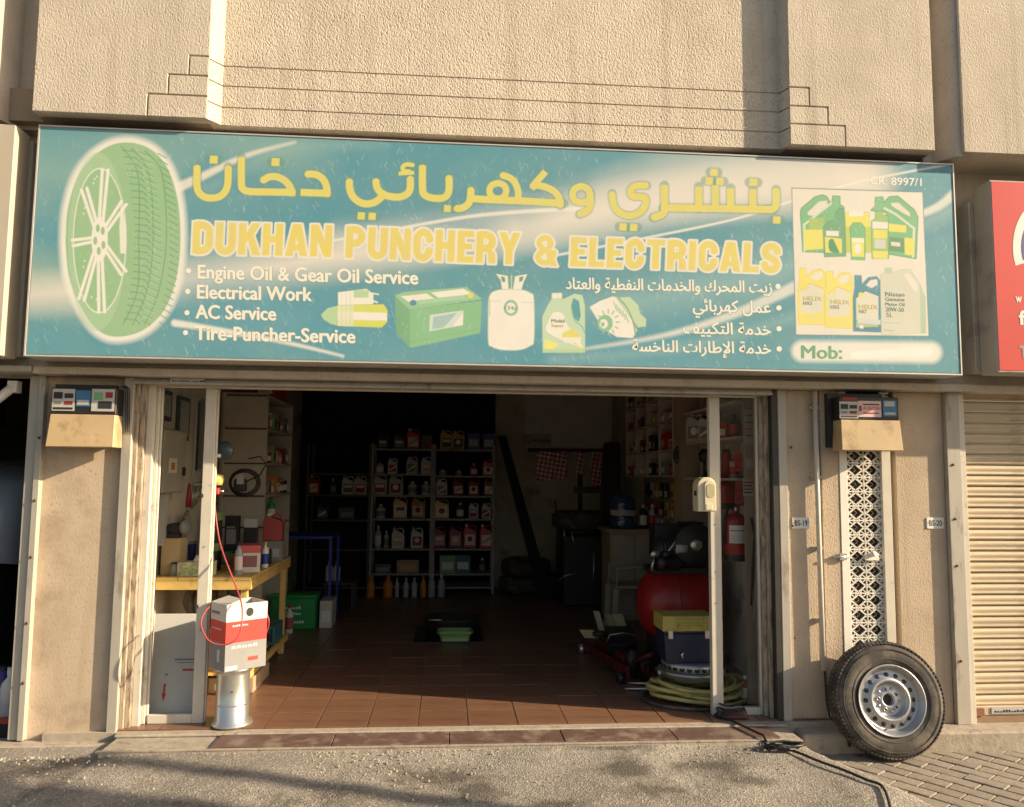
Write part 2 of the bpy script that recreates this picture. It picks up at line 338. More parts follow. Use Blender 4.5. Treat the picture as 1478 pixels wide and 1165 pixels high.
# shop floor, tiled
fl = MB().box(-2.3, 2.6, -.045, 6.2, -.20, -.008).build('shop_floor', GROUT); fl['kind'] = 'structure'
tb = None; TS = .3025
for j in range(20):
    for i in range(-7, 8):
        x = .307 + i*TS + (.0 if j % 2 else 0); y = .13 + j*TS
        if tb is None: tb = MB().box(-TS/2+.003, TS/2-.003, -TS/2+.003, TS/2-.003, -.008, 0).build('floor_tile', TILE, fl, bevel=.0012, local=True); o = tb
        else: o = tb.copy(); COL.objects.link(o)
        o.location = (x+rs.uniform(-.001, .001), y, rs.uniform(-.0012, .0012)); o.rotation_euler = (0, 0, rs.choice((0, 0, math.pi)))
# threshold: cement nosing and a course of maroon tiles outside it
th = MB().box(-1.862, 2.10, -.345, -.047, -.30, -.022).build('threshold', CEM); th['kind'] = 'structure'
MB().box(-1.88, 2.12, -.105, -.047, -.022, -.004).build('cement_nosing', CEM, th, bevel=.006)
xe = [-1.62, -.77, .62, 1.62]
xs_ = [-1.88, -1.28, -.62, .04, .70, 1.36, 1.98]
for a, b in zip(xs_[1:-1], xs_[2:]):
    MB().box(a+.003, b-.003, -.318, -.108, -.022, -.008-rs.uniform(0, .002)).build('threshold_tile', MAROON, th, bevel=.002)
MB().box(-1.88, 2.02, -.345, -.321, -.024, -.016).build('edge_trim', CEM, th)
# kerb ledge to the right and to the left
kr = MB().box(2.18, 9, -.175, .05, -.44, -.045).build('kerb_ledge', CEM, bevel=.012); kr['kind'] = 'structure'
kl = MB().box(-9, -1.864, -.12, .05, -.44, -.052).build('kerb_ledge', CEM, bevel=.012); kl['kind'] = 'structure'

# ================================================================== BUILDING
BL = thing('shop_building', 'beige rendered row building with a stepped-groove upper facade over the open tyre shop', 'building', (0, 0, 0))
ZS = 3.565; ZT = 7.2; ZO = 2.085
def wall_panel(poly, y0, y1, mat, name='wall_panel', bevel=.003):
    return MB().prism(poly, y0, y1, 1).build(name, mat, BL, bevel=bevel)
XL, XR = -2.41, 3.03
XA, XB = ax(300, -.38, 120), ax(1140, -.38, 160)
g = .0042  # half joint
def stepped(side):
    s = -1 if side == 'L' else 1
    x_in = XA if side == 'L' else XB; x_out = XL if side == 'L' else XR
    if side == 'L':
        xs = [ax(213, -.38, 145), ax(243, -.38, 118), ax(273, -.38, 92)]; zs = [float(at(p, q, -.38)[2]) for p, q in ((213, 135), (243, 107), (273, 80))]
    else:
        xs = [ax(1220, -.38, 195), ax(1195, -.38, 168), ax(1168, -.38, 142)]; zs = [float(at(p, q, -.38)[2]) for p, q in ((1220, 182), (1195, 155), (1168, 127))]
    z0, z1, z2 = zs
    # main sheet with a stepped bite out of it
    poly = [(x_out, ZS), (xs[0]+s*g, ZS), (xs[0]+s*g, z0+g), (xs[1]+s*g, z0+g), (xs[1]+s*g, z1+g), (xs[2]+s*g, z1+g), (xs[2]+s*g, z2+g), (x_in, z2+g), (x_in, ZT), (x_out, ZT)]
    normalfix(wall_panel(poly, -.38, -.30, STU_UP))
    for k, (za, zb) in enumerate(((ZS, z0-g), (z0+g, z1-g), (z1+g, z2-g))):
        a, b = xs[k]-s*g, x_in
        MB().box(min(a, b), max(a, b), -.38, -.30, za, zb).build('facing_block', STU_UP, BL, bevel=.003)
stepped('L'); stepped('R')
MB().box(XL+.02, XA-.004, -.370, -.305, ZS+.002, ZS+.6).build('backing_wall', STU_SM, BL); MB().box(XB+.004, XR-.02, -.370, -.305, ZS+.002, ZS+.6).build('backing_wall', STU_SM, BL)
# recessed middle field: four strips with open joints, splayed cheeks
zc = [float(at(700, p, -.30)[2]) for p in (172, 142, 114)]
edges = [ZS]+zc+[ZT]
for a, b in zip(edges[:-1], edges[1:]):
    a2 = a+(0 if a == ZS else g); b2 = b-(0 if b == ZT else g)
    MB().box(XA+.062, XB-.034, -.30, -.23, a2, b2).build('facing_strip', STU_MID, BL)
    MB().prism([(XA+.0005, -.379), (XA+.062, -.30), (XA+.062, -.23), (XA+.0005, -.23)], a2, b2, 2).build('splayed_cheek', STU_MID, BL)
    MB().prism([(XB-.0005, -.379), (XB-.034, -.30), (XB-.034, -.23), (XB-.0005, -.23)], a2, b2, 2).build('splayed_cheek', STU_MID, BL)
MB().box(XL+.01, XR-.01, -.295, -.232, ZS+.003, ZT-.01).build('backing_wall', STU_SM, BL)
# grooves between houses and the neighbours' upper walls
MB().box(-2.60, XL, -.16, .2, ZS-.02, ZT).build('recessed_groove', STU_SM, BL)
MB().prism([(-2.60, -.16), (-2.66, -.40), (-2.70, -.40), (-2.70, .2), (-2.60, .2)], ZS-.02, ZT, 2).build('splayed_cheek', STU_SM, BL)
MB().box(-7.5, -2.70, -.42, .2, ZS-.01, ZT).build('wall_panel', STU_UP, BL, bevel=.004)
MB().box(XR, 3.17, -.25, .2, ZS-.03, ZT).build('recessed_groove', STU_SM, BL)
MB().prism([(3.09, -.25), (3.17, -.38), (3.21, -.38), (3.21, .2), (3.09, .2)], ZS-.03, ZT, 2).build('splayed_cheek', STU_SM, BL)
MB().box(3.21, 9, -.40, .2, ZS-.01, ZT).build('wall_panel', STU_UP, BL, bevel=.004)
# slab under the upper wall, fascia beam over the openings, lintel band
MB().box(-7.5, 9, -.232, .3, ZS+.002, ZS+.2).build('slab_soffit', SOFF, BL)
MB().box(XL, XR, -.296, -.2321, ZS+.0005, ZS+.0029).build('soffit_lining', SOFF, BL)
MB().box(-7.5, 9, -.06, .25, 2.12, ZS+.001).build('fascia_beam', STU_SM, BL)
MB().box(-2.44, 3.4, -.13, .25, 2.075, 2.119).build('lintel_band', STU_SM, BL, bevel=.004)
MB().box(3.403, 9, -.11, .25, 2.07, 2.119).build('lintel_band', STU_SM, BL, bevel=.004)
MB().box(-7.5, -2.443, -.15, .25, 2.085, 2.119).build('lintel_band', WSHELF, BL, bevel=.004)
# pillars
def pillar(x0, x1, mat=STU, y=0., z0=-.06, z1=2.074, d=.28):
    return MB().box(x0, x1, y, d, z0, z1).build('pillar', mat, BL, bevel=.004)
pillar(-2.44, -1.955, STU_L)
pillar(2.185, ax(1187), y=.0)
pillar(ax(1187)+.001, ax(1213), y=-.012)
XW0, XW1 = ax(1297), ax(1368)
pillar(XW0, XW1)
MB().box(ax(1213)+.001, XW0-.001, .075, .28, -.06, 2.074).build('niche_back', M('niche_dark', (.11, .09, .07), .9, n=(9, .4)), BL)  # dark of the recess put into the back's base colour
# interior shell
MB().box(-2.12, -1.97, .285, 6.1, -.2, 3.0).build('side_wall', PLAS_IN, BL)
MB().box(2.32, 2.47, .285, 6.1, -.2, 3.0).build('side_wall', PLAS_IN, BL)
MB().box(.66, 2.319, 5.95, 6.1, -.2, 3.0).build('back_wall', PLAS_IN, BL)
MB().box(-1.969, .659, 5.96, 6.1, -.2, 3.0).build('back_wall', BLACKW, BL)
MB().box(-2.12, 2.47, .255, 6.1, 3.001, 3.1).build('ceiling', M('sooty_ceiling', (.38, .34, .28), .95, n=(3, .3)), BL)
MB().box(-2.11, 2.46, .251, .284, 2.119, 3.0).build('head_wall', PLAS_IN, BL)
MB().box(2.19, 2.319, .281, .33, -.05, 3.0).build('side_wall', PLAS_IN, BL)
# neighbour bay on the left (dark) and closed bay on the right
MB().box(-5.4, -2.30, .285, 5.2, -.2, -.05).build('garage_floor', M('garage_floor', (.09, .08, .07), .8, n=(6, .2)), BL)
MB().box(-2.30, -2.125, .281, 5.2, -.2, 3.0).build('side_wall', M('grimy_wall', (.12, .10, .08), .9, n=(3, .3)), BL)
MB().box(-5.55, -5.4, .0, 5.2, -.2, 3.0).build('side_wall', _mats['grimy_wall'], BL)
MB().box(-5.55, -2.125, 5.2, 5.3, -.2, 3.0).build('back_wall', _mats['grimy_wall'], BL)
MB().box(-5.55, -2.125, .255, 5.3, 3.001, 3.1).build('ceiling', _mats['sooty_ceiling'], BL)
MB().box(-7.5, -5.551, 0, .25, -.2, 2.118).build('pillar', STU, BL)
MB().box(5.9, 9, 0, .25, -.2, 2.07).build('pillar', STU, BL)
MB().box(-7.5, 9, .251, 6.5, 3.101, 3.2).build('roof_slab', SOFF, BL)
# own roller-shutter guides and rolled-up shutter head
def guide(x0, x1, y0=-.032, y1=.075, lip=.018, z0=-.045, z1=2.074, mat=STEELW):
    o = MB().box(x0, x1, y0, y1, z0, z1).build('shutter_guide', mat, BL, bevel=.003)
    return o
GL = guide(-1.953, -1.895); GR = guide(2.085, 2.125, -.02, .13, mat=DARK)
GRB = MB().box(2.126, 2.184, -.022, .10, -.045, 2.074).build('shutter_guide', STEELW, BL, bevel=.004)
guide(-2.50, -2.441, -.03); MB().box(-2.4405, -2.405, -.045, -.001, -.045, 2.074).build('guide_strip', STEELW, BL, bevel=.002)
guide(XW1+.001, ax(1388), -.035, .09); MB().box(ax(1388)+.001, ax(1396), -.028, .09, -.045, 2.069).build('guide_strip', ALU, BL, bevel=.002)
for (x, zz, yy) in [(-2.42, z, -.046) for z in (.28, .62, 1.0, 1.33, 1.70)]+[((ax(1376)), z, -.036) for z in (.35, .95, 1.25, 1.6)]+[(ax(1143), z, -.0225) for z in (.5, 1.2, 1.7)]:
    MB().lathe([(.009, 0), (.008, -.005), (.001, -.006)], (x, yy, zz), (0, 1, 0), 10).build('guide_bolt', M('rust', (.20, .08, .03), .8, n=(30, .3)), BL)
# jamb linings between guide and shop front
for (x0, x1, y0, y1) in ((-1.894, -1.872, .0, .16), (-1.871, -1.842, .02, .16), (-1.841, -1.80, .05, .17)):
    MB().box(x0, x1, y0, y1, -.02, 2.074).build('jamb_lining', WOODJ if x0 < -1.85 else ALU, BL, bevel=.002)
for (x0, x1, y0, y1) in ((2.062, 2.084, .03, .16), (2.036, 2.061, .06, .16)):
    MB().box(x0, x1, y0, y1, -.02, 2.074).build('jamb_lining', WOODJ, BL, bevel=.002)
HB = MB()
for k in range(3): HB.box(-1.893, 2.084, -.045+.012*k, .14, 2.036+.0125*k, 2.0475+.0125*k)
HB.build('rolled_shutter_rail', STEELW, BL)
lp = MB().box(ax(246, -.05, 538), ax(296, -.05, 538), -.0485, -.0455, 2.042, 2.072).build('maker_plate', LGRY, BL)
for k in range(13):
    x = ax(249, -.05, 538)+.015*k
    MB().box(x, x+.011, -.0493, -.0486, 2.050, 2.052+.010*rs.random()).build('plate_mark', PRINT_K, BL)
# conduit down the pillar
MB().tube([(ax(1181, -.03), -.035, 2.07), (ax(1181, -.03)+.004, -.035, 1.2), (ax(1184, -.03), -.035, .30)], .0155, 12).build('conduit', ALU, BL)
MB().tube([(ax(1186, -.03), -.035, .31), (ax(1188, -.03), -.03, .12), (ax(1192, -.04), -.035, .02), (ax(1202, -.05), -.06, -.02), (ax(1204, -.06), -.17, -.035), (ax(1205, -.08), -.20, -.11)], .009, 8).build('old_cable', BLK, BL)
for z in (1.95, 1.5, 1.05, .6): MB().box(ax(1181, -.03)-.03, ax(1181, -.03)+.03, -.03, -.001, z, z+.018).build('conduit_clip', STEELW, BL)

# lattice-fronted niche
LT = thing('lattice_screen', 'tall white pierced star-pattern lattice in a frame between the BS-19 and BS-20 pillars', 'lattice screen', (0, 0, 0))
lx0, lx1 = ax(1225), ax(1274)
def lattice():
    zt, zb = float(at(1250, 648, 0)[2]), -.05
    MB().box(ax(1213)+.002, lx0, -.016, .03, zb, 2.07).build('frame_strip', LATM, LT, bevel=.002)
    MB().box(lx1, ax(1287), -.022, .06, zb, 2.07).build('frame_strip', ALU, LT, bevel=.002)
    w = (lx1-lx0)/2; cell = None
    def stroke(mb, P, wd, y0, y1, closed=False):
        n = len(P); rng = range(n if closed else n-1)
        for i in rng:
            a = Vector(P[i]); b = Vector(P[(i+1) % n]); d = (b-a).normalized(); q = Vector((-d.y, d.x))*wd/2; e = d*wd*.2
            c = [a-q-e, b-q+e, b+q+e, a+q-e]
            mb.hexa([(p.x, y0, p.y) for p in c], [(p.x, y1, p.y) for p in c])
    h = .0925
    mb = MB(); cx, cz = w/2, h/2; t = .0074; y0, y1 = -.004, .006
    stroke(mb, [(cx, h*.08), (w*.92, cz), (cx, h*.92), (w*.08, cz)], t, y0, y1, True)
    for q, (x, z) in enumerate(((0, 0), (w, 0), (0, h), (w, h))):
        sx = 1 if x == 0 else -1; sz = 1 if z == 0 else -1
        stroke(mb, [(x+sx*w*.36*math.cos(a), z+sz*w*.36*math.sin(a)) for a in np.linspace(0, math.pi/2, 6)], t, y0+.0002*(q+1), y1-.0002*(q+1))
        stroke(mb, [(x+sx*w*.02, z+sz*h*.02), (x+sx*w*.22, z+sz*h*.22)], t*.8, y0+.00012*(q+1), y1-.00012*(q+1))
    stroke(mb, [(cx, h*.30), (w*.70, cz), (cx, h*.70), (w*.30, cz)], t*.45, .030, .034, True)
    stroke(mb, [(0, 0), (w, 0)], t, y0-.0003, y1+.0003); stroke(mb, [(0, 0), (0, h)], t, y0-.0005, y1+.0005); stroke(mb, [(w, 0), (w, h)], t*.6, y0-.0005, y1+.0005)
    n = int((zt-zb)/h)+1
    for i in range(2):
        for j in range(n):
            z = zt-(j+1)*h
            if cell is None: cell = mb.build('lattice_cell', LATM, LT, local=True); o = cell
            else: o = cell.copy(); COL.objects.link(o)
            o.location = (lx0+i*w, 0, z)
    z = az(803, -.02)
    MB().tube([(ax(1203, -.03), -.03, z), (ax(1225, -.03), -.03, z)], .008, 8).box(ax(1212, -.03), ax(1222, -.03), -.035, -.018, z-.02, z+.022).build('latch', CHROME, LT)
    MB().box(ax(1248, -.01), ax(1266, -.01), -.03, -.006, z-.022, z+.022).lathe([(.018, 0), (.018, .02), (.001, .022)], (ax(1257, -.01), -.03, z+.02), (0, -1, 0), 12).build('lock_plate', LATM, LT)
lattice()

# number plates
for body, px0, px1, py, ypl in (('BS-19', 1144, 1168, 755, 0.), ('BS-20', 1338, 1362, 755, 0.)):
    t = thing('number_plate', 'small white plate reading %s on the rendered %s' % (body, 'pillar beside the shop opening' if body == 'BS-19' else 'wall beside the yellow shutter'), 'number plate', (0, 0, 0))
    a = at(px0, py+8, -.004); b = at(px1, py-8, -.004)
    r = .006; P = []
    for (cx, cz, s0) in ((b[0]-r, b[2]-r, 0), (a[0]+r, b[2]-r, 90), (a[0]+r, a[2]+r, 180), (b[0]-r, a[2]+r, 270)):
        P += [(cx+r*math.cos(math.radians(s0+q)), cz+r*math.sin(math.radians(s0+q))) for q in (0, 45, 90)]
    MB().prism(P, -.006, -.0005, 1).build('plate', PAPER, t)
    put_text(body, (a[0]+.014, -.0065, (a[2]+b[2])/2-.017), (1, 0, 0), (0, 0, 1), b[0]-a[0]-.028, .034, PRINT_K, t, off=.02)
    for x in (a[0]+.004, b[0]-.009): MB().box(x, x+.005, -.0075, -.006, (a[2]+b[2])/2-.002, (a[2]+b[2])/2+.002).build('screw', DARK, t)

# closed roller shutter at the right
sx0, sx1 = ax(1397), 5.9
sh = thing('roller_shutter', 'closed cream-yellow roller shutter with horizontal slats at the right edge', 'roller shutter', (0, 0, 0))
pit = .0705; prof = [(.0, 0), (-.006, .006), (-.008, .012), (.0, .018), (-.008, .030), (-.010, .045), (-.006, .056), (.006, .063), (.014, .0695)]
so_ = None; zz = .055
while zz < 2.07:
    if so_ is None:
        mb = MB(); n = len(prof)
        mb.add([(sx0, y, z) for y, z in prof]+[(sx1, y, z) for y, z in prof], [(i, i+1, n+i+1, n+i) for i in range(n-1)], True)
        mb.add([(sx0, y+.004, z) for y, z in prof]+[(sx1, y+.004, z) for y, z in prof], [(i, i+1, n+i+1, n+i) for i in range(n-1)], True)
        so_ = mb.build('slat', SLAT, sh, local=True); o = so_
    else: o = so_.copy(); COL.objects.link(o)
    o.location = (0, .03+rs.uniform(-.001, .001), zz); zz += pit
MB().box(sx0, sx1, .012, .05, -.005, .054).build('bottom_rail', SLAT, sh, bevel=.004)
MB().box(sx0+.01, sx1, .0, .012, -.045, -.006).build('rubber_strip', BROWN, sh)
mp_ = MB().box(ax(1433, 0, 1039), ax(1500, 0, 1039), .006, .011, .008, .046).build('maker_plate', LGRY, sh)
for k in range(14):
    x = ax(1437, 0, 1039)+.019*k; MB().box(x, x+.012, .0045, .0055, .016, .02+.014*rs.random()).build('plate_mark', PRINT_K, mp_)
lk = MB().box(ax(1406, 0, 1035), ax(1420, 0, 1035), -.01, .012, .0, .045).build('lock_tab', M('rusty_lock', (.22, .10, .06), .8), sh)

# meter boxes with stickers under the beam
STP = M('sun_faded_paper', (.50, .48, .43), .7, n=(25, .12))
def meter_box(x0, x1, zt, zm, zb, label, stick, tilt=.0):
    t = thing('junction_box', label, 'junction box', (0, 0, 0)); f = -.17
    MB().box(x0-.03, x1-.05, -.05, -.001, zb+.02, zt+.03).build('mounting_frame', DARK, t, bevel=.002)
    MB().box(x0, x1, f+.02, -.051, zm, zt).build('housing', BLK, t, bevel=.004)
    w = .010
    MB().hexa([(x0-.004, f-w, zb), (x1+.006, f-w, zb), (x1+.006, -.052, zb), (x0-.004, -.052, zb)], [(x0+.004, f+.012, zm-.002), (x1, f+.012, zm-.002), (x1, -.052, zm-.002), (x0+.004, -.052, zm-.002)]).build('cover', TAN, t, bevel=.003)
    for (u0, u1, v0, v1, mt, marks) in stick:
        a = x0+(x1-x0)*u0; b = x0+(x1-x0)*u1; c = zm+(zt-zm)*v0; d = zm+(zt-zm)*v1
        s = MB().box(a, b, f+.0165, f+.0195, c, d).build('sticker', mt, t)
        for (kind, p, q, r_, s_, m2, body) in marks:
            X0 = a+(b-a)*p; X1 = a+(b-a)*q; Z0 = c+(d-c)*r_; Z1 = c+(d-c)*s_
            if kind == 't': put_text(body, (X0, f+.0157, Z0), (1, 0, 0), (0, 0, 1), X1-X0, Z1-Z0, m2, s, off=.02)
            else: MB().box(X0, X1, f+.0152, f+.0162, Z0, Z1).build('print_patch', m2, s)
    for k in range(3):
        x = x1-.02+.01*k; MB().tube([(x, -.03, zt+.03), (x+.03, -.05, zt+.01), (x+.035, -.03, zb+.1), (x-.01, -.02, zb+.02)], .003, 5).build('wire', BLK, t)
    return t
DKR = M('dark_red_print', (.30, .03, .03), .6); BLP = M('blue_print', (.05, .18, .34), .6)
car_marks = [('b', .06, .46, .55, .85, PRINT_K, ''), ('b', .54, .94, .58, .80, PRINT_K, ''), ('b', .10, .42, .30, .42, GRY, ''), ('b', .54, .92, .28, .44, DKR, ''), ('b', .06, .94, .06, .16, PRINT_K, '')]
x0, x1 = float(at(70, 600, -.17)[0]), float(at(165, 600, -.17)[0]); m1 = meter_box(x0, x1, float(at(120, 560, -.15)[2]), float(at(120, 598, -.15)[2]), float(at(120, 645, -.2)[2]),
    'black junction box with stickers and tan cover on the left pillar', [(.02, .36, .12, .95, STP, car_marks), (.38, .60, .3, .9, BLP, [('b', .1, .9, .1, .4, STP, '')]), (.62, .97, .12, .97, STP, [('b', .1, .5, .5, .85, GREENP, ''), ('b', .3, .9, .12, .45, PRINT_K, ''), ('b', .6, .92, .6, .86, DKR, '')])])
x0, x1 = float(at(1214, 600, -.17)[0]), float(at(1300, 600, -.17)[0]); m2_ = meter_box(x0, x1, float(at(1255, 573, -.15)[2]), float(at(1255, 606, -.15)[2]), float(at(1255, 650, -.2)[2]),
    'black junction box with stickers and tan cover above the white lattice', [(.00, .31, .05, .78, STP, car_marks), (.315, .70, .12, .82, M('pink_sticker', (.72, .50, .46), .6), [('t', .20, .96, .45, .66, PRINT_R, 'AL RAYYAN'), ('b', .04, .14, .35, .7, DKR, ''), ('b', .2, .92, .74, .82, PRINT_K, ''), ('b', .2, .9, .20, .28, DKR, '')]), (.73, .96, .16, .86, BLP, [('b', .1, .85, .62, .95, STP, ''), ('b', .1, .9, .1, .25, STP, '')]), (.05, .30, .82, .97, DKR, [])])
# ================================================================== SHOP SIGN
SX0, SX1, SZ0, SZ1, SY = -2.389, 3.180, 2.158, 3.500, -.32
def homog(src, dst):
    A = []; b = []
    for (x, y), (u, v) in zip(src, dst):
        A += [[x, y, 1, 0, 0, 0, -u*x, -u*y], [0, 0, 0, x, y, 1, -v*x, -v*y]]; b += [u, v]
    h = np.linalg.solve(np.array(A, float), np.array(b, float)); return np.append(h, 1).reshape(3, 3)
QUAD = [(57, 178), (1376, 240), (1385, 540), (37, 512)]
RECT = [(SX0, SZ1), (SX1, SZ1), (SX1, SZ0), (SX0, SZ0)]
HP2W = homog(QUAD, RECT); HW2P = np.linalg.inv(HP2W)
def hmap(H, P):
    P = np.asarray(P, float); q = np.c_[P, np.ones(len(P))] @ H.T; return q[:, :2]/q[:, 2:]
SG = thing('shop_sign', 'wide teal sign board reading DUKHAN PUNCHERY & ELECTRICALS above the open shop', 'shop sign', (0, 0, 0))
NX, NZ = 1560, 378
gx = np.linspace(SX0+.006, SX1-.006, NX); gz = np.linspace(SZ0+.006, SZ1-.006, NZ)
GX, GZ_ = np.meshgrid(gx, gz); PX = hmap(HW2P, np.c_[GX.ravel(), GZ_.ravel()]); QX = PX[:, 0].reshape(NZ, NX); QY = PX[:, 1].reshape(NZ, NX)
CAN = np.zeros((NZ, NX, 3)); CAN[:] = (.055, .27, .36)
def window(x0, y0, x1, y1):
    m = (QX >= x0) & (QX <= x1) & (QY >= y0) & (QY <= y1); r = np.where(m.any(1))[0]; c = np.where(m.any(0))[0]
    if len(r) == 0 or len(c) == 0: return None
    return slice(r[0], r[-1]+1), slice(c[0], c[-1]+1)
def blend(w, a, col):
    CAN[w] = CAN[w]*(1-a[..., None]) + np.array(col)*a[..., None]
def segd(X, Y, a, b):
    dx, dy = b[0]-a[0], b[1]-a[1]; L = dx*dx+dy*dy+1e-9
    t = np.clip(((X-a[0])*dx+(Y-a[1])*dy)/L, 0, 1); return np.hypot(X-a[0]-t*dx, Y-a[1]-t*dy), t
def poly(P, col, soft=.9, grow=0., alpha=1.):
    P = np.array(P, float); m = soft+grow+3
    w = window(P[:, 0].min()-m, P[:, 1].min()-m, P[:, 0].max()+m, P[:, 1].max()+m)
    if w is None: return
    X, Y = QX[w], QY[w]; d = np.full(X.shape, 1e9); ins = np.zeros(X.shape, bool)
    for i in range(len(P)):
        a, b = P[i], P[(i+1) % len(P)]
        d = np.minimum(d, segd(X, Y, a, b)[0])
        c = ((a[1] > Y) != (b[1] > Y)) & (X < (b[0]-a[0])*(Y-a[1])/(b[1]-a[1]+1e-12)+a[0]); ins ^= c
    sd = np.where(ins, -d, d)-grow
    blend(w, np.clip(.5-sd/soft, 0, 1)*alpha, col)
def line(P, w0, col, w1=None, soft=.9, alpha=1.):
    P = [np.array(p, float) for p in P]; w1 = w0 if w1 is None else w1; m = max(w0, w1)+soft+3; A = np.array(P)
    w = window(A[:, 0].min()-m, A[:, 1].min()-m, A[:, 0].max()+m, A[:, 1].max()+m)
    if w is None: return
    X, Y = QX[w], QY[w]; best = np.full(X.shape, 1e9); n = len(P)-1
    for i in range(n):
        d, t = segd(X, Y, P[i], P[i+1]); wd = (w0+(w1-w0)*(i+t)/n)/2; best = np.minimum(best, d-wd)
    blend(w, np.clip(.5-best/soft, 0, 1)*alpha, col)
def smooth(P, k=8):
    P = [np.array(p, float) for p in P]; out = []
    for i in range(len(P)-1):
        p0 = P[max(i-1, 0)]; p1 = P[i]; p2 = P[i+1]; p3 = P[min(i+2, len(P)-1)]
        for j in range(k):
            t = j/k; out.append(.5*((2*p1)+(-p0+p2)*t+(2*p0-5*p1+4*p2-p3)*t*t+(-p0+3*p1-3*p2+p3)*t**3))
    out.append(P[-1]); return out
def ell(cx, cy, rx, ry, rot=0, n=40):
    c, s = math.cos(rot), math.sin(rot)
    return [(cx+rx*math.cos(a)*c-ry*math.sin(a)*s, cy+rx*math.cos(a)*s+ry*math.sin(a)*c) for a in np.linspace(0, 2*math.pi, n, endpoint=False)]
PALE = (.74, .69, .63); PALE2 = (.80, .78, .73); TEALD = (.045, .25, .36); SAGE = (.30, .46, .38)
# printed background: teal with soft pale sweeps
line([(40, 250), (420, 215)], 60, SAGE, 90, soft=90, alpha=.5)
line([(40, 400), (120, 420)], 60, (.34, .46, .34), 50, soft=70, alpha=.8)
line(smooth([(40, 425), (260, 405), (520, 365), (760, 325), (1000, 285), (1250, 262)]), 34, PALE, 60, soft=46, alpha=.92)
line(smooth([(500, 350), (760, 325), (1000, 262), (1240, 250)]), 22, PALE, 90, soft=60, alpha=.75)
line(smooth([(700, 455), (900, 440), (1180, 380)]), 14, (.35, .55, .60), 26, soft=60, alpha=.5)
line([(300, 250), (700, 330)], 70, TEALD, 40, soft=60, alpha=.7)
line([(620, 260), (760, 300), (830, 250)], 40, TEALD, 30, soft=60, alpha=.6)
line([(300, 440), (600, 470), (980, 500)], 60, (.04, .28, .42), 40, soft=70, alpha=.75)
line([(1180, 520), (1380, 420)], 60, (.05, .30, .40), 60, soft=60, alpha=.6)
line(smooth([(252, 272), (300, 250), (360, 222), (430, 203)]), 15, PALE, 3, soft=5, alpha=.9)
line(smooth([(300, 270), (420, 215), (560, 205)]), 10, (.25, .42, .45), 8, soft=22, alpha=.5)
line(smooth([(484, 347), (560, 333), (700, 310), (860, 300)]), 3, PALE2, 6, soft=3, alpha=.85)
line(smooth([(790, 372), (930, 345), (1060, 318), (1150, 290), (1250, 262), (1376, 238)]), 3.5, PALE2, 3, soft=2.5, alpha=.9)
line(smooth([(1150, 340), (1260, 330), (1345, 305), (1380, 280)]), 4, PALE2, 14, soft=5, alpha=.85)
line(smooth([(1150, 380), (1280, 350), (1382, 300)]), 8, (.28, .45, .46), 20, soft=18, alpha=.5)
line(smooth([(255, 466), (330, 478), (420, 495), (500, 514)]), 10, PALE2, 3, soft=4, alpha=.9)
line(smooth([(840, 505), (960, 485), (1060, 455), (1150, 415)]), 2, PALE2, 16, soft=6, alpha=.75)
line(smooth([(800, 520), (1000, 500), (1160, 455)]), 6, (.22, .42, .46), 12, soft=16, alpha=.6)
# tyre
tyre = [(p[0]/2.842, 150+p[1]/2.842) for p in [(270, 560), (278, 430), (315, 300), (375, 215), (440, 168), (500, 150), (570, 155), (640, 190), (700, 270), (738, 400), (748, 560), (732, 710), (690, 830), (620, 910), (540, 948), (450, 950), (380, 900), (315, 790), (282, 690)]]
tyre = smooth(tyre+[tyre[0]], 5)
poly(tyre, PALE2, soft=9, grow=9, alpha=.95)
TG = (.27, .48, .26); TG2 = (.11, .28, .15); TGL = (.40, .58, .38)
poly(tyre, TG)
c1 = lambda q: [(p[0]/2.842, 150+p[1]/2.842) for p in q]
poly(c1(ell(402, 560, 122, 372)), TGL, soft=1.5, alpha=.55)
for k, (x0, xm, x1) in enumerate(((500, 575, 560), (545, 635, 600), (600, 690, 650))):
    line(smooth(c1([(x0, 165+k*10), (x0+70, 280), (xm, 540), (x1+10, 760), (x1-50, 905)])), 1.6, TG2, soft=1.2, alpha=.9)
for k in range(26):
    y = 180+k*28; xo = 505+60*math.sin((y-150)/800*math.pi)
    line(c1([(xo-5, y), (xo+45, y+6), (xo+60, y+22)]), 1.5, TG2, soft=1, alpha=.9)
    line(c1([(xo+66, y+8), (xo+104, y+26)]), 1.2, TG2, soft=1, alpha=.7); line(c1([(xo+66, y+16), (xo+104, y+34)]), .9, TGL, soft=1, alpha=.8)
    line(c1([(xo+140, y+14), (xo+175, y+34)]), 1.5, TG2, soft=1, alpha=.9)
poly(c1(ell(412, 556, 112, 302)), PALE2, soft=1.2); poly(c1(ell(412, 556, 108, 297)), TG, soft=1.2)
poly(c1([(500, 400), (522, 500), (520, 610), (498, 610), (494, 500)]), PALE2, soft=1.4, alpha=.9)
hub = (412, 548)
for e in ((434, 262), (347, 342), (512, 400), (300, 566), (512, 690), (338, 800), (422, 852)):
    dx, dy = e[0]-hub[0], e[1]-hub[1]; L = math.hypot(dx, dy); nx, ny = -dy/L, dx/L
    for s in (-1, 1):
        line(c1([(hub[0]+nx*6*s, hub[1]+ny*8*s), (hub[0]+dx*.45+nx*9*s, hub[1]+dy*.45+ny*9*s), (e[0]+nx*12*s, e[1]+ny*12*s)]), 4.6, PALE2, soft=1.1)
poly(c1(ell(412, 550, 34, 92)), PALE2, soft=1.2)
for a in range(5): poly(c1(ell(412+18*math.cos(a*1.257+.5), 550+50*math.sin(a*1.257+.5), 8, 17)), TG, soft=1)
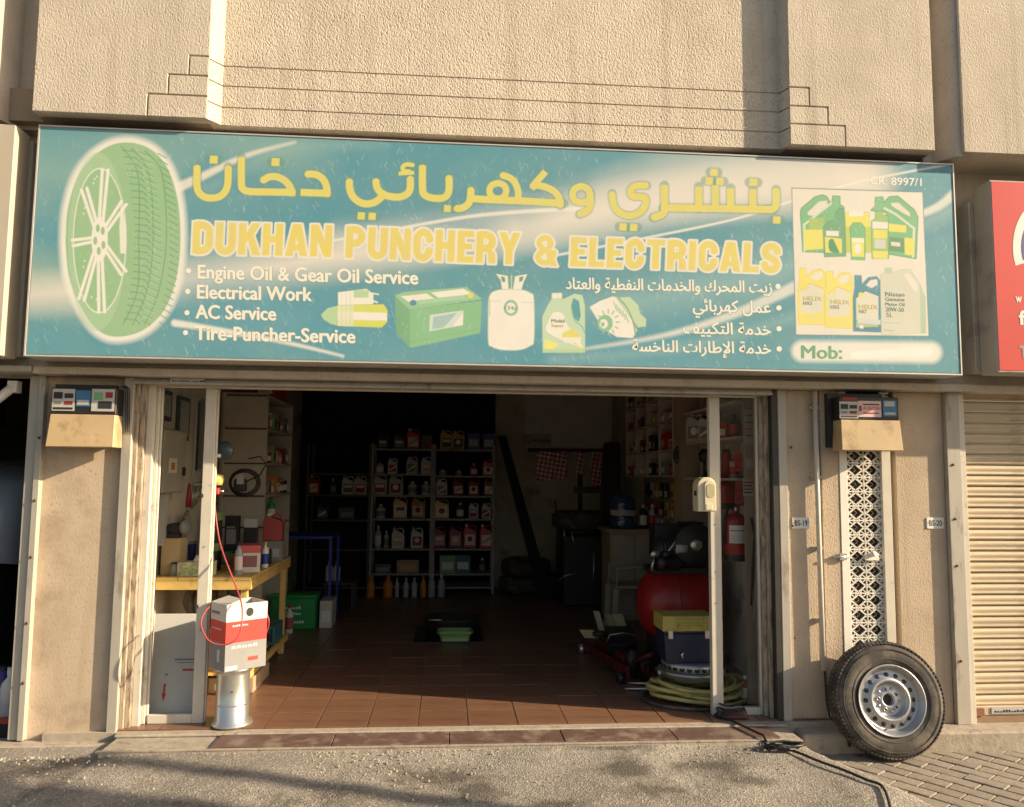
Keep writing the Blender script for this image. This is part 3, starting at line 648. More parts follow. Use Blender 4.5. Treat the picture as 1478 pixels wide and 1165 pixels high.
for (x, y) in ((390, 300), (400, 290), (385, 318), (350, 420), (345, 445), (350, 640), (345, 665), (380, 790), (400, 800), (412, 798)): poly(c1(ell(x, y, 3, 4)), PALE2, soft=1)
# starter motor
c4 = lambda q: [(260+p[0]/3.213, 370+p[1]/3.213) for p in q]
PG = (.42, .62, .36); YG = (.62, .66, .10); DG = (.14, .36, .20)
def shp(cc, P, col, edge=DG, ew=.9):
    poly(cc(P), edge, soft=1.2, grow=ew*.6); poly(cc(P), col, soft=1.)
shp(c4, [(668, 270), (700, 240), (748, 228), (750, 322), (712, 312), (680, 292)], PG)
shp(c4, [(748, 166), (880, 150), (912, 175), (912, 225), (748, 232)], PALE2); poly(c4([(820, 156), (890, 156), (890, 190), (820, 192)]), PG)
shp(c4, [(745, 228), (960, 222), (978, 250), (976, 305), (950, 330), (745, 322)], YG); poly(c4([(745, 255), (975, 262), (975, 298), (745, 292)]), PALE2); poly(c4([(745, 228), (820, 226), (820, 325), (745, 322)]), (.70, .70, .55), alpha=.8)
for x in (765, 785, 805): line(c4([(x, 170), (x, 320)]), .8, PG, alpha=.8)
line(c4([(905, 170), (936, 176)]), 2, PALE2); line(c4([(905, 205), (930, 213)]), 2.4, PALE2)
# battery
BG = (.20, .48, .25)
shp(c4, [(1015, 195), (1080, 245), (1082, 425), (1018, 352)], (.15, .38, .21)); shp(c4, [(1080, 245), (1415, 207), (1408, 355), (1082, 425)], BG)
shp(c4, [(1012, 182), (1055, 165), (1345, 143), (1416, 198), (1080, 248)], (.26, .52, .30))
poly(c4([(1040, 185), (1160, 172), (1195, 195), (1075, 210)]), PALE2); poly(c4([(1180, 168), (1330, 150), (1375, 175), (1215, 192)]), PALE2); poly(c4([(1110, 205), (1330, 182), (1350, 196), (1130, 222)]), (.34, .60, .38))
poly(c4(ell(1097, 215, 15, 14)), (.05, .22, .34)); poly(c4(ell(1363, 182, 14, 13)), (.70, .62, .08))
poly(c4([(1175, 272), (1330, 250), (1328, 320), (1172, 348)]), (.60, .68, .66)); poly(c4([(1190, 282), (1300, 262), (1240, 330), (1185, 338)]), (.22, .42, .46), alpha=.7); poly(c4([(1330, 262), (1328, 318), (1280, 325)]), PALE2)
line(c4([(1082, 400), (1408, 335)]), 1, DG, alpha=.6)
# gas cylinder
c5 = lambda q: [(700+p[0]/3.284, 380+p[1]/3.284) for p in q]
cyl = smooth([(35, 175), (50, 140), (100, 125), (180, 125), (232, 142), (248, 175), (248, 360), (232, 390), (180, 410), (100, 410), (50, 395), (33, 365), (35, 175)], 4)
poly(c5(cyl), SAGE, soft=1.4, grow=1.2); poly(c5(cyl), PALE2)
for P in ([(70, 50), (125, 60), (130, 125), (98, 122), (92, 80)], [(160, 62), (218, 52), (200, 90), (190, 125), (150, 125)]): shp(c5, P, PALE2)
poly(c5([(92, 62), (112, 66), (114, 90), (100, 88)]), TG2); poly(c5([(180, 66), (202, 62), (194, 84), (180, 90)]), TG2); line(c5([(143, 60), (143, 120)]), 2.2, PG)
poly(c5(ell(140, 212, 34, 38)), (.24, .46, .34)); poly(c5(ell(140, 212, 23, 26)), PALE2)
line(c5([(38, 180), (95, 180)]), .8, SAGE, alpha=.7); line(c5([(190, 185), (246, 188)]), .8, SAGE, alpha=.7); line(c5([(40, 170), (40, 250)]), 1, SAGE)
# oil can
can = [(288, 255), (312, 205), (333, 168), (333, 142), (382, 140), (384, 172), (400, 165), (440, 145), (478, 152), (490, 200), (490, 424), (290, 424)]
shp(c5, can, (.50, .66, .48)); poly(c5([(336, 142), (380, 142), (380, 165), (336, 166)]), PALE2)
poly(c5([(435, 165), (462, 180), (470, 250), (460, 278), (440, 265), (424, 205)]), (.06, .30, .36)); line(smooth(c5([(425, 205), (440, 268), (475, 300), (488, 330)])), 2, (.22, .46, .34))
poly(c5(smooth([(318, 275), (340, 235), (385, 240), (410, 300), (450, 330), (470, 380), (470, 400), (315, 330), (318, 275)], 4)), PALE2)
poly(c5([(385, 330), (430, 310), (470, 345), (450, 365), (380, 350)]), (.72, .66, .12)); poly(c5([(300, 360), (370, 385), (330, 408), (298, 404)]), (.78, .74, .16)); poly(c5([(390, 352), (470, 350), (470, 372), (392, 378)]), PALE2, alpha=.8)
poly(c5([(290, 408), (490, 408), (490, 424), (290, 424)]), PG); line(c5([(440, 378), (470, 405)]), 2, (.7, .66, .2))
# alternator
shp(c5, [(512, 208), (560, 180), (620, 158), (680, 170), (700, 230), (735, 320), (715, 355), (640, 350), (590, 320), (545, 262)], PALE2)
shp(c5, [(640, 165), (700, 160), (742, 200), (750, 240), (778, 265), (776, 300), (740, 305), (700, 250)], (.50, .66, .45))
poly(c5(ell(585, 285, 36, 40)), (.22, .48, .28)); poly(c5(ell(578, 288, 20, 22)), PALE2); poly(c5(ell(574, 290, 9, 10)), TG)
for a in range(12): line(c5([(600+38*math.cos(a*.5236), 280+44*math.sin(a*.5236)), (600+52*math.cos(a*.5236), 280+60*math.sin(a*.5236))]), 1.8, (.26, .46, .30))
for k in range(5): line(c5([(625+k*14, 185+k*14), (640+k*14, 225+k*14)]), 1.6, (.3, .5, .32))
line(smooth(c5([(650, 168), (690, 215), (720, 290), (728, 340)])), 2.2, DG)
# inset panel with two rows of oil cans
c6 = lambda q: [(1120+p[0]/3.4265, 220+p[1]/3.4265) for p in q]
poly(c6([(92, 178), (732, 200), (755, 912), (105, 905)]), (.10, .20, .2), soft=1.2, grow=.5); poly(c6([(94, 181), (730, 203), (753, 909), (108, 902)]), (.76, .72, .66), soft=1)
DKG = (.04, .26, .13); MG = (.16, .46, .22); YY = (.76, .70, .12)
jl = [(135, 300), (140, 280), (205, 225), (240, 215), (262, 222), (278, 250), (290, 262), (290, 240), (294, 220), (326, 222), (326, 262), (345, 275), (350, 500), (145, 492)]
shp(c6, jl, MG, DKG, 2); poly(c6([(168, 300), (225, 246), (262, 242), (268, 262), (200, 318), (170, 312)]), PALE)
line(c6([(152, 490), (152, 360), (285, 255)]), 3, (.62, .70, .55)); poly(c6([(150, 385), (245, 385), (245, 480), (152, 486)]), YY); poly(c6([(175, 330), (250, 325), (250, 380), (178, 385)]), (.35, .52, .12))
jr = [(480, 290), (500, 270), (502, 228), (536, 226), (540, 255), (570, 225), (610, 222), (690, 290), (706, 325), (695, 528), (565, 505), (555, 300)]
shp(c6, jr, MG, DKG, 2); poly(c6([(576, 255), (612, 252), (665, 300), (672, 322), (648, 312), (580, 268)]), PALE); line(c6([(545, 280), (600, 310), (688, 380), (682, 520)]), 3.2, (.66, .72, .60))
poly(c6([(560, 355), (650, 365), (650, 400), (565, 395)]), YY); poly(c6([(566, 420), (640, 430), (640, 500), (566, 490)]), (.10, .28, .16)); poly(c6([(575, 445), (620, 450), (620, 470), (575, 465)]), PALE)
poly(c6([(640, 425), (690, 430), (684, 515), (642, 508)]), YY)
shp(c6, [(352, 300), (470, 300), (470, 375), (352, 378)], YY, (.3, .45, .1)); poly(c6([(350, 372), (480, 372), (480, 500), (350, 500)]), (.50, .58, .10)); poly(c6([(372, 295), (440, 292), (440, 318), (372, 320)]), PALE2)
bl = [(245, 375), (270, 345), (300, 340), (308, 300), (325, 280), (345, 285), (350, 350), (352, 515), (250, 518)]
shp(c6, bl, (.12, .36, .20), DKG, 1.5); poly(c6([(252, 420), (335, 430), (335, 500), (254, 498)]), YY); poly(c6([(258, 390), (320, 392), (320, 418), (258, 415)]), PALE2); poly(c6(smooth([(270, 440), (290, 430), (310, 470), (320, 500), (275, 490), (270, 440)], 3)), DKG)
b2_ = [(378, 420), (375, 375), (392, 352), (430, 352), (446, 375), (448, 420), (446, 535), (380, 532)]
shp(c6, b2_, MG, DKG, 1.2); poly(c6([(382, 425), (444, 427), (442, 520), (384, 518)]), YY); poly(c6(ell(412, 480, 16, 24)), PALE2); poly(c6([(384, 428), (442, 430), (442, 450), (384, 448)]), PALE2)
b3_ = [(480, 345), (500, 330), (500, 300), (530, 292), (532, 310), (562, 320), (562, 528), (482, 528)]
shp(c6, b3_, (.30, .50, .14), DKG, 1.2); poly(c6([(486, 345), (560, 350), (560, 382), (486, 380)]), PALE2); poly(c6([(490, 385), (558, 388), (556, 430), (490, 428)]), YY); poly(c6([(494, 432), (550, 434), (550, 480), (494, 478)]), (.60, .62, .58)); poly(c6([(484, 490), (560, 492), (556, 530), (488, 528)]), YY)
def jug_low(x, col, dk, w=135, y0=575, h=280, cap=None):
    cap = cap or col
    P = [(x, y0+110), (x+8, y0+60), (x+8, y0), (x+40, y0), (x+42, y0+45), (x+75, y0+10), (x+115, y0+5), (x+w, y0+30), (x+w, y0+h), (x, y0+h-5)]
    shp(c6, P, col, dk, 1.); poly(c6([(x+62, y0+48), (x+84, y0+22), (x+118, y0+18), (x+120, y0+45), (x+90, y0+62)]), (.76, .72, .66)); poly(c6([(x+14, y0+110), (x+60, y0+75), (x+w-12, y0+100), (x+w-14, y0+h-60), (x+14, y0+h-58)]), (.70, .68, .56)); poly(c6([(x+8, y0+2), (x+39, y0+2), (x+39, y0+30), (x+8, y0+30)]), cap)
    line(c6([(x+14, y0+110), (x+60, y0+75), (x+w-12, y0+100)]), 1, dk); poly(c6(ell(x+38, y0+95, 13, 13)), (.80, .68, .12))
    poly(c6([(x+14, y0+h-52), (x+w-14, y0+h-56), (x+w-14, y0+h-26), (x+14, y0+h-22)]), (.76, .68, .18), alpha=.6)
jug_low(118, (.80, .70, .14), (.55, .48, .10)); jug_low(250, (.80, .70, .14), (.55, .48, .10), y0=592, h=280)
jug_low(388, (.03, .24, .36), (.02, .14, .24), y0=612, h=278)
poly(c6([(408, 820), (520, 830), (520, 855), (408, 845)]), (.6, .66, .66)); poly(c6([(418, 855), (436, 857), (436, 874), (418, 872)]), PALE2)
shp(c6, [(522, 610), (540, 600), (545, 575), (578, 577), (580, 600), (625, 582), (668, 585), (712, 650), (738, 720), (740, 895), (525, 903)], (.64, .64, .55), (.40, .52, .40), 1.); poly(c6([(632, 604), (662, 602), (700, 655), (702, 690), (680, 680)]), (.78, .74, .68)); poly(c6([(712, 655), (738, 720), (740, 895), (715, 897)]), (.42, .56, .42)); poly(c6([(545, 575), (578, 577), (578, 603), (545, 602)]), (.44, .58, .42))
line(c6([(535, 845), (620, 845)]), .8, (.4, .4, .38), alpha=.8); line(c6([(535, 880), (585, 885)]), 1.2, (.3, .3, .3), alpha=.7)
# phone plate, painted over
line([(1160, 507), (1343, 509)], 30, PALE2, soft=8, alpha=.95)
line(smooth([(1232, 513), (1255, 512), (1290, 510), (1338, 508)]), 9, (.86, .85, .82), 15, soft=2.5)
# pale haze behind small lettering, green shade behind the big Arabic line
S23 = lambda q, o: [(o[0]+p[0]/3.2844, o[1]+p[1]/3.2844) for p in q]
O2, O3 = (250, 200), (700, 210)
AR = []  # (centre line, width)
def st(o, P, w=10.4, sm=True): AR.append(([tuple(p) for p in (smooth(S23(P, o), 6) if sm else S23(P, o))], w))
def dot(o, x, y, s=11.5):
    c = S23([(x, y)], o)[0]; AR.append(([(c[0]-s/2, c[1]+.2), (c[0]+s/2, c[1]+.8)], s))
st(O2, [(122, 122), (122, 215), (134, 252), (162, 272), (195, 276), (232, 268), (258, 243), (270, 205), (272, 128)]); dot(O2, 202, 90)
st(O2, [(335, 82), (335, 205), (342, 232), (372, 245), (470, 248), (592, 250)]); st(O2, [(438, 192), (468, 176), (506, 176), (545, 196), (568, 225), (575, 256)]); dot(O2, 498, 103)
st(O2, [(650, 163), (690, 165), (722, 184), (740, 215), (746, 262)]); st(O2, [(618, 250), (758, 256)], sm=False)
st(O2, [(851, 197), (853, 235), (872, 276), (915, 304), (962, 302), (998, 280), (1014, 256)]); st(O2, [(978, 198), (982, 224), (998, 250), (1030, 268), (1085, 274), (1122, 262), (1140, 236), (1142, 184)])
st(O2, [(1156, 122), (1126, 118), (1106, 130), (1112, 150), (1140, 152)], 6.2); st(O2, [(1086, 162), (1160, 158)], 5.5, False); dot(O2, 908, 362, 10.5); dot(O2, 960, 364, 10.5)
st(O2, [(1200, 124), (1200, 232), (1208, 262), (1240, 278), (1290, 280), (1316, 266), (1326, 236), (1326, 180)]); dot(O2, 1318, 328, 10)
st(O2, [(1362, 330), (1392, 326), (1418, 306), (1428, 276), (1430, 240)])
st(O3, [(-36, 250), (20, 254), (200, 262), (392, 274)]); st(O3, [(80, 176), (108, 186), (120, 212), (108, 240), (80, 250), (52, 240), (40, 212), (52, 186), (80, 176)], 9.2); st(O3, [(100, 138), (142, 154), (166, 184), (176, 220), (176, 262)], 9.6)
st(O3, [(306, 122), (246, 190), (262, 200)], 9.6, False); st(O3, [(250, 186), (300, 194), (346, 216), (370, 248), (376, 284)], 10)
st(O3, [(475, 192), (504, 204), (516, 232), (506, 262), (475, 270), (446, 260), (434, 230), (446, 204), (475, 192)], 9.8); st(O3, [(517, 226), (518, 272), (505, 306), (468, 326)], 10)
st(O3, [(784, 190), (742, 190), (714, 204), (708, 226), (724, 242), (772, 246), (780, 272), (762, 308), (725, 330), (688, 332), (648, 312), (627, 276), (621, 228)], 9.6); dot(O3, 672, 385, 10.5); dot(O3, 722, 387, 10.5)
st(O3, [(868, 190), (868, 296), (858, 326), (816, 342)]); st(O3, [(862, 296), (1380, 306)], sm=False)
for x, y in ((1030, 196), (1108, 190), (1180, 204), (1285, 210)): st(O3, [(x, y), (x, 300)], sm=False)
st(O3, [(1394, 212), (1394, 275), (1384, 300), (1350, 306)]); dot(O3, 1103, 127, 10.5); dot(O3, 1080, 168, 10.5); dot(O3, 1130, 170, 10.5); dot(O3, 1288, 175, 11); dot(O3, 1396, 354, 10.5)
for P, w in AR: line(P, w+3.6, (.09, .27, .20), soft=2.6, alpha=.6)
def stroke2(P, w0, col, soft=1.0, grow=0.):
    P = [np.array(p, float) for p in P]; A = np.array(P); m = w0+soft+grow+3
    w = window(A[:, 0].min()-m, A[:, 1].min()-m, A[:, 0].max()+m, A[:, 1].max()+m)
    if w is None: return
    X, Y = QX[w], QY[w]; best = np.full(X.shape, 1e9)
    keep = [P[0]]
    for p in P[1:]:
        if np.hypot(*(p-keep[-1])) > .3: keep.append(p)
    P = keep; closed = np.hypot(*(P[0]-P[-1])) < 1.5
    for i in range(len(P)-1):
        d = segd(X, Y, P[i], P[i+1])[0]-w0/2
        for p, q, on in ((P[0], P[1], i == 0), (P[-1], P[-2], i == len(P)-2)):
            if on and not closed:
                dd = (p-q)/np.hypot(*(p-q)); d = np.maximum(d, (X-p[0])*dd[0]+(Y-p[1])*dd[1])
        best = np.minimum(best, d)
    blend(w, np.clip(.5-(best-grow)/soft, 0, 1), col)
YEL_T = (.72, .60, .13); CRM_T = (.76, .74, .69)
for P, w in AR: stroke2(P, w, (.68, .61, .13))
SW = .245
def arc(cx, cy, rx, ry, a0, a1, n=10): return [(cx+rx*math.cos(math.radians(a0+(a1-a0)*i/n)), cy+ry*math.sin(math.radians(a0+(a1-a0)*i/n))) for i in range(n+1)]
def R4(a, b, c, d): return [(a, b), (c, b), (c, d), (a, d)]
def glyph(ch):
    # width, filled polygons, strokes of width SW
    w, S, h = .66, SW, SW/2; l, r, b, t = h, .66-h, h*.82, 1-h*.82
    if ch == 'D': return w, [R4(0, 0, S, 1)], [[(l, b), (w*.40, b)]+arc(w*.42, b+.22, r-w*.42, .22, -80, 0)+arc(w*.42, t-.22, r-w*.42, .22, 0, 80)+[(w*.40, t), (l, t)]]
    if ch == 'U': return w, [], [[(l, 1)]+arc((l+r)/2, .31, (r-l)/2, .31-b, 180, 360)+[(r, 1)]]
    if ch == 'K': return .70, [R4(0, 0, S, 1), [(.20, .36), (.20, .60), (.43, 1), (.70, 1), (.43, .52)], [(.28, .56), (.43, .76), (.73, 0), (.46, 0)]], []
    if ch == 'H': return w, [R4(0, 0, S, 1), R4(w-S, 0, w, 1), R4(S*.8, .40, w-S*.8, .62)], []
    if ch == 'A': return .72, [[(0, 0), (.24, 0), (.45, 1), (.21, 1)], [(.72, 0), (.48, 0), (.27, 1), (.51, 1)], R4(.16, .17, .56, .36)], []
    if ch == 'N': return .70, [R4(0, 0, .235, 1), R4(.465, 0, .70, 1), [(0, 1), (.25, 1), (.70, 0), (.45, 0)]], []
    if ch in 'PR':
        q = [R4(0, 0, S, 1)]; k = .215
        if ch == 'R': q.append([(.30, .50), (.52, .42), (.62, .36), (.66, .26), (.67, 0), (.42, 0), (.41, .30), (.36, .38), (.24, .38)])
        return .67, q, [[(l, t), (w*.42, t)]+arc(w*.44, t-k, r-w*.44, k, 80, -80)+[(w*.42, t-2*k), (l, t-2*k)]]
    if ch == 'C': return w, [], [[(r, .60)]+arc((l+r)/2, t-.22, (r-l)/2, .22, 0, 180)+arc((l+r)/2, b+.22, (r-l)/2, .22, 180, 360)+[(r, .40)]]
    if ch == 'E': return .55, [R4(0, 0, S, 1), R4(0, 0, .55, .2), R4(0, .8, .55, 1), R4(0, .41, .50, .60)], []
    if ch == 'L': return .54, [R4(0, 0, S, 1), R4(0, 0, .54, .2)], []
    if ch == 'T': return .62, [R4(.31-S/2, 0, .31+S/2, 1), R4(0, .8, .62, 1)], []
    if ch == 'I': return S, [R4(0, 0, S, 1)], []
    if ch == 'Y': return .72, [[(0, 1), (.25, 1), (.49, .40), (.24, .40)], [(.72, 1), (.47, 1), (.23, .40), (.48, .40)], R4(.24, 0, .48, .45)], []
    if ch == 'S': return w, [], [[(r, .66)]+arc((l+r)/2, t-.17, (r-l)/2, .17, 0, 200)+[(l+.05, .58), (r-.05, .42)]+arc((l+r)/2, b+.17, (r-l)/2, .17, 20, -180)+[(l, .33)]]
    if ch == '&': return .78, [[(.30, .60), (.52, .60), (.80, 0), (.54, 0)]], [smooth([(.48, .60), (.55, .76), (.42, .90), (.26, .90), (.14, .76), (.22, .60), (.34, .50)], 4), smooth([(.34, .52), (.14, .36), (.12, .22), (.30, .10), (.48, .14), (.60, .28), (.66, .48)], 4)]
def word(txt, bl, br, tl):
    bl, br, tl = (np.array(p, float) for p in (bl, br, tl)); H = tl-bl; gap = .085
    gl = [glyph(c) for c in txt]; tot = sum(g_[0] for g_ in gl)+gap*(len(gl)-1); Xv = (br-bl)/tot; sw = SW*(np.hypot(*H)+np.hypot(*Xv))/2
    for grow, col in ((2.7, CRM_T), (0, YEL_T)):
        x = 0
        for wd, polys, strokes in gl:
            k = .82 if txt == '&' else 1
            for p_ in polys: poly([bl+Xv*(x+a)+H*b for a, b in p_], col, soft=1., grow=grow)
            for p_ in strokes: stroke2([bl+Xv*(x+a)+H*b for a, b in p_], sw*k, col, soft=1., grow=grow)
            x += wd+gap
word('DUKHAN', (280, 365), (483, 370.5), (282, 318.5)); word('PUNCHERY', (503, 371.5), (755, 382), (505, 325.5)); word('&', (777, 383), (809, 384.5), (778.5, 339)); word('ELECTRICALS', (828, 384.5), (1129, 395), (830, 342))
# faint scratches and dust film
rg = np.random.default_rng(5)
for k in range(2600):
    x, y = rg.uniform(45, 1380), rg.uniform(190, 540); L = rg.uniform(2, 8); s = rg.choice([-1, 1], p=[.75, .25])
    line([(x, y), (x-s*L*.45, y+L)], .9, (.58, .66, .64), soft=1.1, alpha=rg.uniform(.05, .34)*(.3+1.4*abs(math.sin(x*.011+y*.023))))
cloud = np.zeros((NZ, NX))
for q, am in ((14, .5), (40, .3), (110, .2)):
    gsm = rg.random((NZ*q//NX+3, q+3)); yi = np.linspace(0, gsm.shape[0]-1.01, NZ); xi = np.linspace(0, q+1.9, NX)
    y0i, x0i = yi.astype(int), xi.astype(int); fy, fx = (yi-y0i)[:, None], (xi-x0i)[None]
    cloud += am*(gsm[y0i][:, x0i]*(1-fy)*(1-fx)+gsm[y0i+1][:, x0i]*fy*(1-fx)+gsm[y0i][:, x0i+1]*(1-fy)*fx+gsm[y0i+1][:, x0i+1]*fy*fx)
a = (.08+.18*cloud)[..., None]; CAN = CAN*(1-a)+np.array((.50, .54, .47))*a
def grid_mesh():
    me = bpy.data.meshes.new('printed_face'); n = NX*NZ
    co = np.zeros((n, 3), np.float32); co[:, 0] = GX.ravel(); co[:, 1] = SY; co[:, 2] = GZ_.ravel()
    me.vertices.add(n); me.vertices.foreach_set('co', co.ravel())
    i = np.arange(NX-1)[None]+np.arange(NZ-1)[:, None]*NX; q = np.stack([i, i+1, i+1+NX, i+NX], -1).reshape(-1, 4)
    me.loops.add(q.size); me.loops.foreach_set('vertex_index', q.ravel().astype(np.int32))
    me.polygons.add(len(q)); me.polygons.foreach_set('loop_start', (np.arange(len(q))*4).astype(np.int32)); me.polygons.foreach_set('loop_total', np.full(len(q), 4, np.int32))
    me.update(calc_edges=True)
    at_ = me.color_attributes.new('print', 'FLOAT_COLOR', 'POINT'); c = np.ones((n, 4), np.float32); c[:, :3] = np.clip(CAN.reshape(-1, 3), 0, 1); at_.data.foreach_set('color', c.ravel())
    m = bpy.data.materials.new('sign_print'); m.use_nodes = True; T = m.node_tree; b = T.nodes['Principled BSDF']; A = T.nodes.new('ShaderNodeAttribute'); A.attribute_name = 'print'
    b.inputs['Roughness'].default_value = .5; b.inputs['Specular IOR Level'].default_value = .3
    nz = T.nodes.new('ShaderNodeTexNoise'); nz.inputs['Scale'].default_value = 4; nz.inputs['Detail'].default_value = 3; tc = T.nodes.new('ShaderNodeTexCoord'); T.links.new(tc.outputs['Object'], nz.inputs[0])
    bp = T.nodes.new('ShaderNodeBump'); bp.inputs['Strength'].default_value = .25; bp.inputs['Distance'].default_value = .01; T.links.new(nz.outputs[0], bp.inputs['Height']); T.links.new(bp.outputs[0], b.inputs['Normal'])
    T.links.new(A.outputs['Color'], b.inputs['Base Color']); me.materials.append(m)
    o = bpy.data.objects.new('printed_face', me); COL.objects.link(o); o.parent = SG
grid_mesh()
MB().box(SX0, SX1, SY+.003, -.061, SZ0, SZ1).build('sign_box', LGRY, SG)
FRM = M('sign_edge', (.62, .60, .55), .4, .3)
e = .008
MB().box(SX0-e, SX0, SY-.004, -.062, SZ0-e, SZ1+e).build('edge_trim', FRM, SG); MB().box(SX1, SX1+e, SY-.004, -.062, SZ0-e, SZ1+e).build('edge_trim', FRM, SG)
MB().box(SX0, SX1, SY-.004, -.062, SZ1, SZ1+e).build('edge_trim', FRM, SG); MB().box(SX0, SX1, SY-.004, -.062, SZ0-e, SZ0).build('edge_trim', FRM, SG)
for k in range(12):
    x = SX0+.15+k*.48; MB().lathe([(.006, 0), (.005, -.004), (.001, -.005)], (x, -.2, SZ0-e), (0, 0, 1), 8).build('screw', CHROME, SG)
YELT = M('sign_yellow', (.84, .70, .10), .5, n=(30, .06)); CRMT = M('sign_cream', (.82, .78, .68), .5, n=(30, .04)); GRT = M('sign_green_text', (.16, .38, .22), .5); SHT = M('sign_sage_shade', (.30, .40, .33), .5)
def comps(n, f):
    par = list(range(n))
    def fd(a):
        while par[a] != a: par[a] = par[par[a]]; a = par[a]
        return a
    for q in f:
        for k in q[1:]: par[fd(k)] = fd(q[0])
    ids = {}; return np.array([ids.setdefault(fd(i), len(ids)) for i in range(n)])
def sign_text(txt, p0, p1, cap, layers, arabic=False):
    if arabic: txt = shape(txt)
    for mat, off, lift, (dx, dy) in layers:
        v, f = text_mesh(txt, 0.); x0, x1 = v[:, 0].min(), v[:, 0].max(); cid = comps(len(v), f); mb = MB()
        t = (v[:, 0]-x0)/(x1-x0); P = np.array(p0)[None]*(1-t)[:, None]+np.array(p1)[None]*t[:, None]; P[:, 1] -= v[:, 1]/.69*cap; P += (dx, dy)
        e_ = off*cap*1.1
        for k, (ex, ey) in enumerate(((-e_, 0), (e_, 0), (0, -e_*.6), (0, e_*.6), (-e_*.6, -e_*.4), (e_*.6, e_*.4)) if off else ((0, 0),)):
            W = hmap(HP2W, P+(ex, ey)); mb.add([(a, SY-lift*.15-.00003*k-.000006*(c % 4), b) for (a, b), c in zip(W, cid)], f)
        mb.build('lettering', mat, SG)['kind'] = 'stuff'
LS = [(SHT, .060, .0022, (.4, .5)), (CRMT, .042, .0034, (0, 0))]
for t_, p0, p1 in (('Engine Oil & Gear Oil Service', (289, 401), (608, 410)), ('Electrical Work', (288, 430), (454, 434)), ('AC Service', (286, 459), (402, 462)), ('Tire-Puncher-Service', (285, 490), (517, 495))):
    sign_text(t_, p0, p1, 19.5, LS)
for x, y in ((275, 390), (274, 420), (273, 451), (271, 480), (1126, 414), (1127, 445), (1127, 475), (1127, 504)):
    W = hmap(HP2W, ell(x, y, 3.8, 3.8, n=14)); MB().add([(a, SY-.0005, b) for a, b in W], [tuple(range(14))]).build('bullet', CRMT, SG)
LA = [(SHT, .055, .0022, (.4, .5)), (CRMT, .026, .0034, (0, 0))]
sign_text('زيت المحرك والخدمات النفطية والعتاد', (822, 417), (1117, 423), 16, LA, True)
sign_text('عمل كهربائي', (1004, 449), (1115, 452), 16, LA, True)
sign_text('خدمة التكييف', (990, 481), (1115, 484), 16, LA, True)
sign_text('خدمة الإطارات الناخسة', (917, 507), (1115, 511), 16, LA, True)
sign_text('CR: 8997/1', (1259, 267), (1332, 270), 11, [(CRMT, .02, .003, (0, 0))])
sign_text('Mob:', (1159, 517), (1216, 518), 18, [(GRT, .04, .003, (0, 0))])
TK = M('sign_dark_text', (.12, .20, .15), .6); TYK = M('sign_olive_text', (.55, .48, .12), .6)
for t_, p0, p1, c, m in (('Mobil', (801, 465.5), (820, 466), 5, TK), ('Super', (801, 472), (819, 472.5), 4.5, TYK), ('HEIIX' if 0 else 'HELIX', (1162, 434), (1188, 435), 6, TYK), ('HX3', (1162, 440.5), (1174, 441), 5, TK), ('HELIX', (1201, 439), (1228, 440), 6, TYK), ('HX5', (1201, 446), (1213, 446.5), 5, TK),
                         ('HELIX', (1241, 446), (1268, 447), 6, TYK), ('HX7', (1241, 452.5), (1252, 453), 5, TK), ('Nissan', (1279, 428), (1306, 429), 6, TK), ('Genuine', (1279, 435), (1306, 436), 5.5, TK), ('Motor Oil', (1279, 442), (1306, 443), 5, TK), ('20W-50', (1279, 450), (1305, 451), 6, TK), ('5L', (1280, 458), (1289, 458.3), 6, TK), ('134a', (734, 447), (751, 447.5), 5.5, GRT)):
    sign_text(t_, p0, p1, c, [(m, .01, .003, (0, 0))])

# neighbouring signs
RS = thing('shop_sign', 'red light-box sign with white arc logo cut off by the right edge of the picture', 'shop sign', (0, 0, 0))
rx0 = float(at(1434, 400, -.36)[0]); rzt, rzb = float(at(1440, 260, -.36)[2]), float(at(1440, 538, -.36)[2])
REDS = M('red_sign_face', (.62, .06, .05), .35, n=(4, .06), dirt=(30, .66, (.7, .4, .35), .4)); BXM = M('sign_box_side', (.42, .39, .33), .55, n=(5, .15), dirt=(4, .55, (.2, .17, .13), .5))
MB().box(rx0, 6.2, -.36, -.20, rzb, rzt).build('light_box', BXM, RS, bevel=.006)
MB().box(rx0-.03, 6.2, -.199, -.061, rzb+.02, rzt-.09).build('back_box', BXM, RS, bevel=.004)
MB().box(rx0+.012, 6.19, -.3625, -.3602, rzb+.015, rzt-.010).build('printed_face', REDS, RS)
def rsp(px, py, l=0): p = at(px, py, -.363-l); return (float(p[0]), -.363-l, float(p[2]))
def rarc(cx, cy, r0, r1, mat, l, a0=90, a1=270):
    P = [rsp(cx+r0*math.cos(math.radians(a)), cy-r1*math.sin(math.radians(a)), l) for a in np.linspace(a0, a1, 14)]; return P
for r_, mt, l in ((42, PRINT_W, .0005), (30, M('navy_print', (.06, .05, .25), .6), .0012), (22, REDS, .002)):
    P = rarc(1504, 356, r_, r_*1.55, mt, l, 100, 205); MB().add(P+[rsp(1504, 372, l)], [tuple(range(len(P)+1))]).build('logo_arc', mt, RS)
for bod, x, y, w_, h_, mt in (('w', 1466, 436, 10, 9, PRINT_W), ('f', 1471, 468, 11, 20, PRINT_W), ('T', 1472, 516, 12, 17, M('grey_print', (.35, .28, .25), .6))):
    p = rsp(x, y, .001); put_text(bod, p, (1, 0, 0), (0, 0, 1), w_/237, h_/237*(1.35 if bod == 'w' else 1), mt, RS, off=.03)
NSG = thing('shop_sign', 'blank cream end of the neighbouring light-box sign at the left edge', 'shop sign', (0, 0, 0))
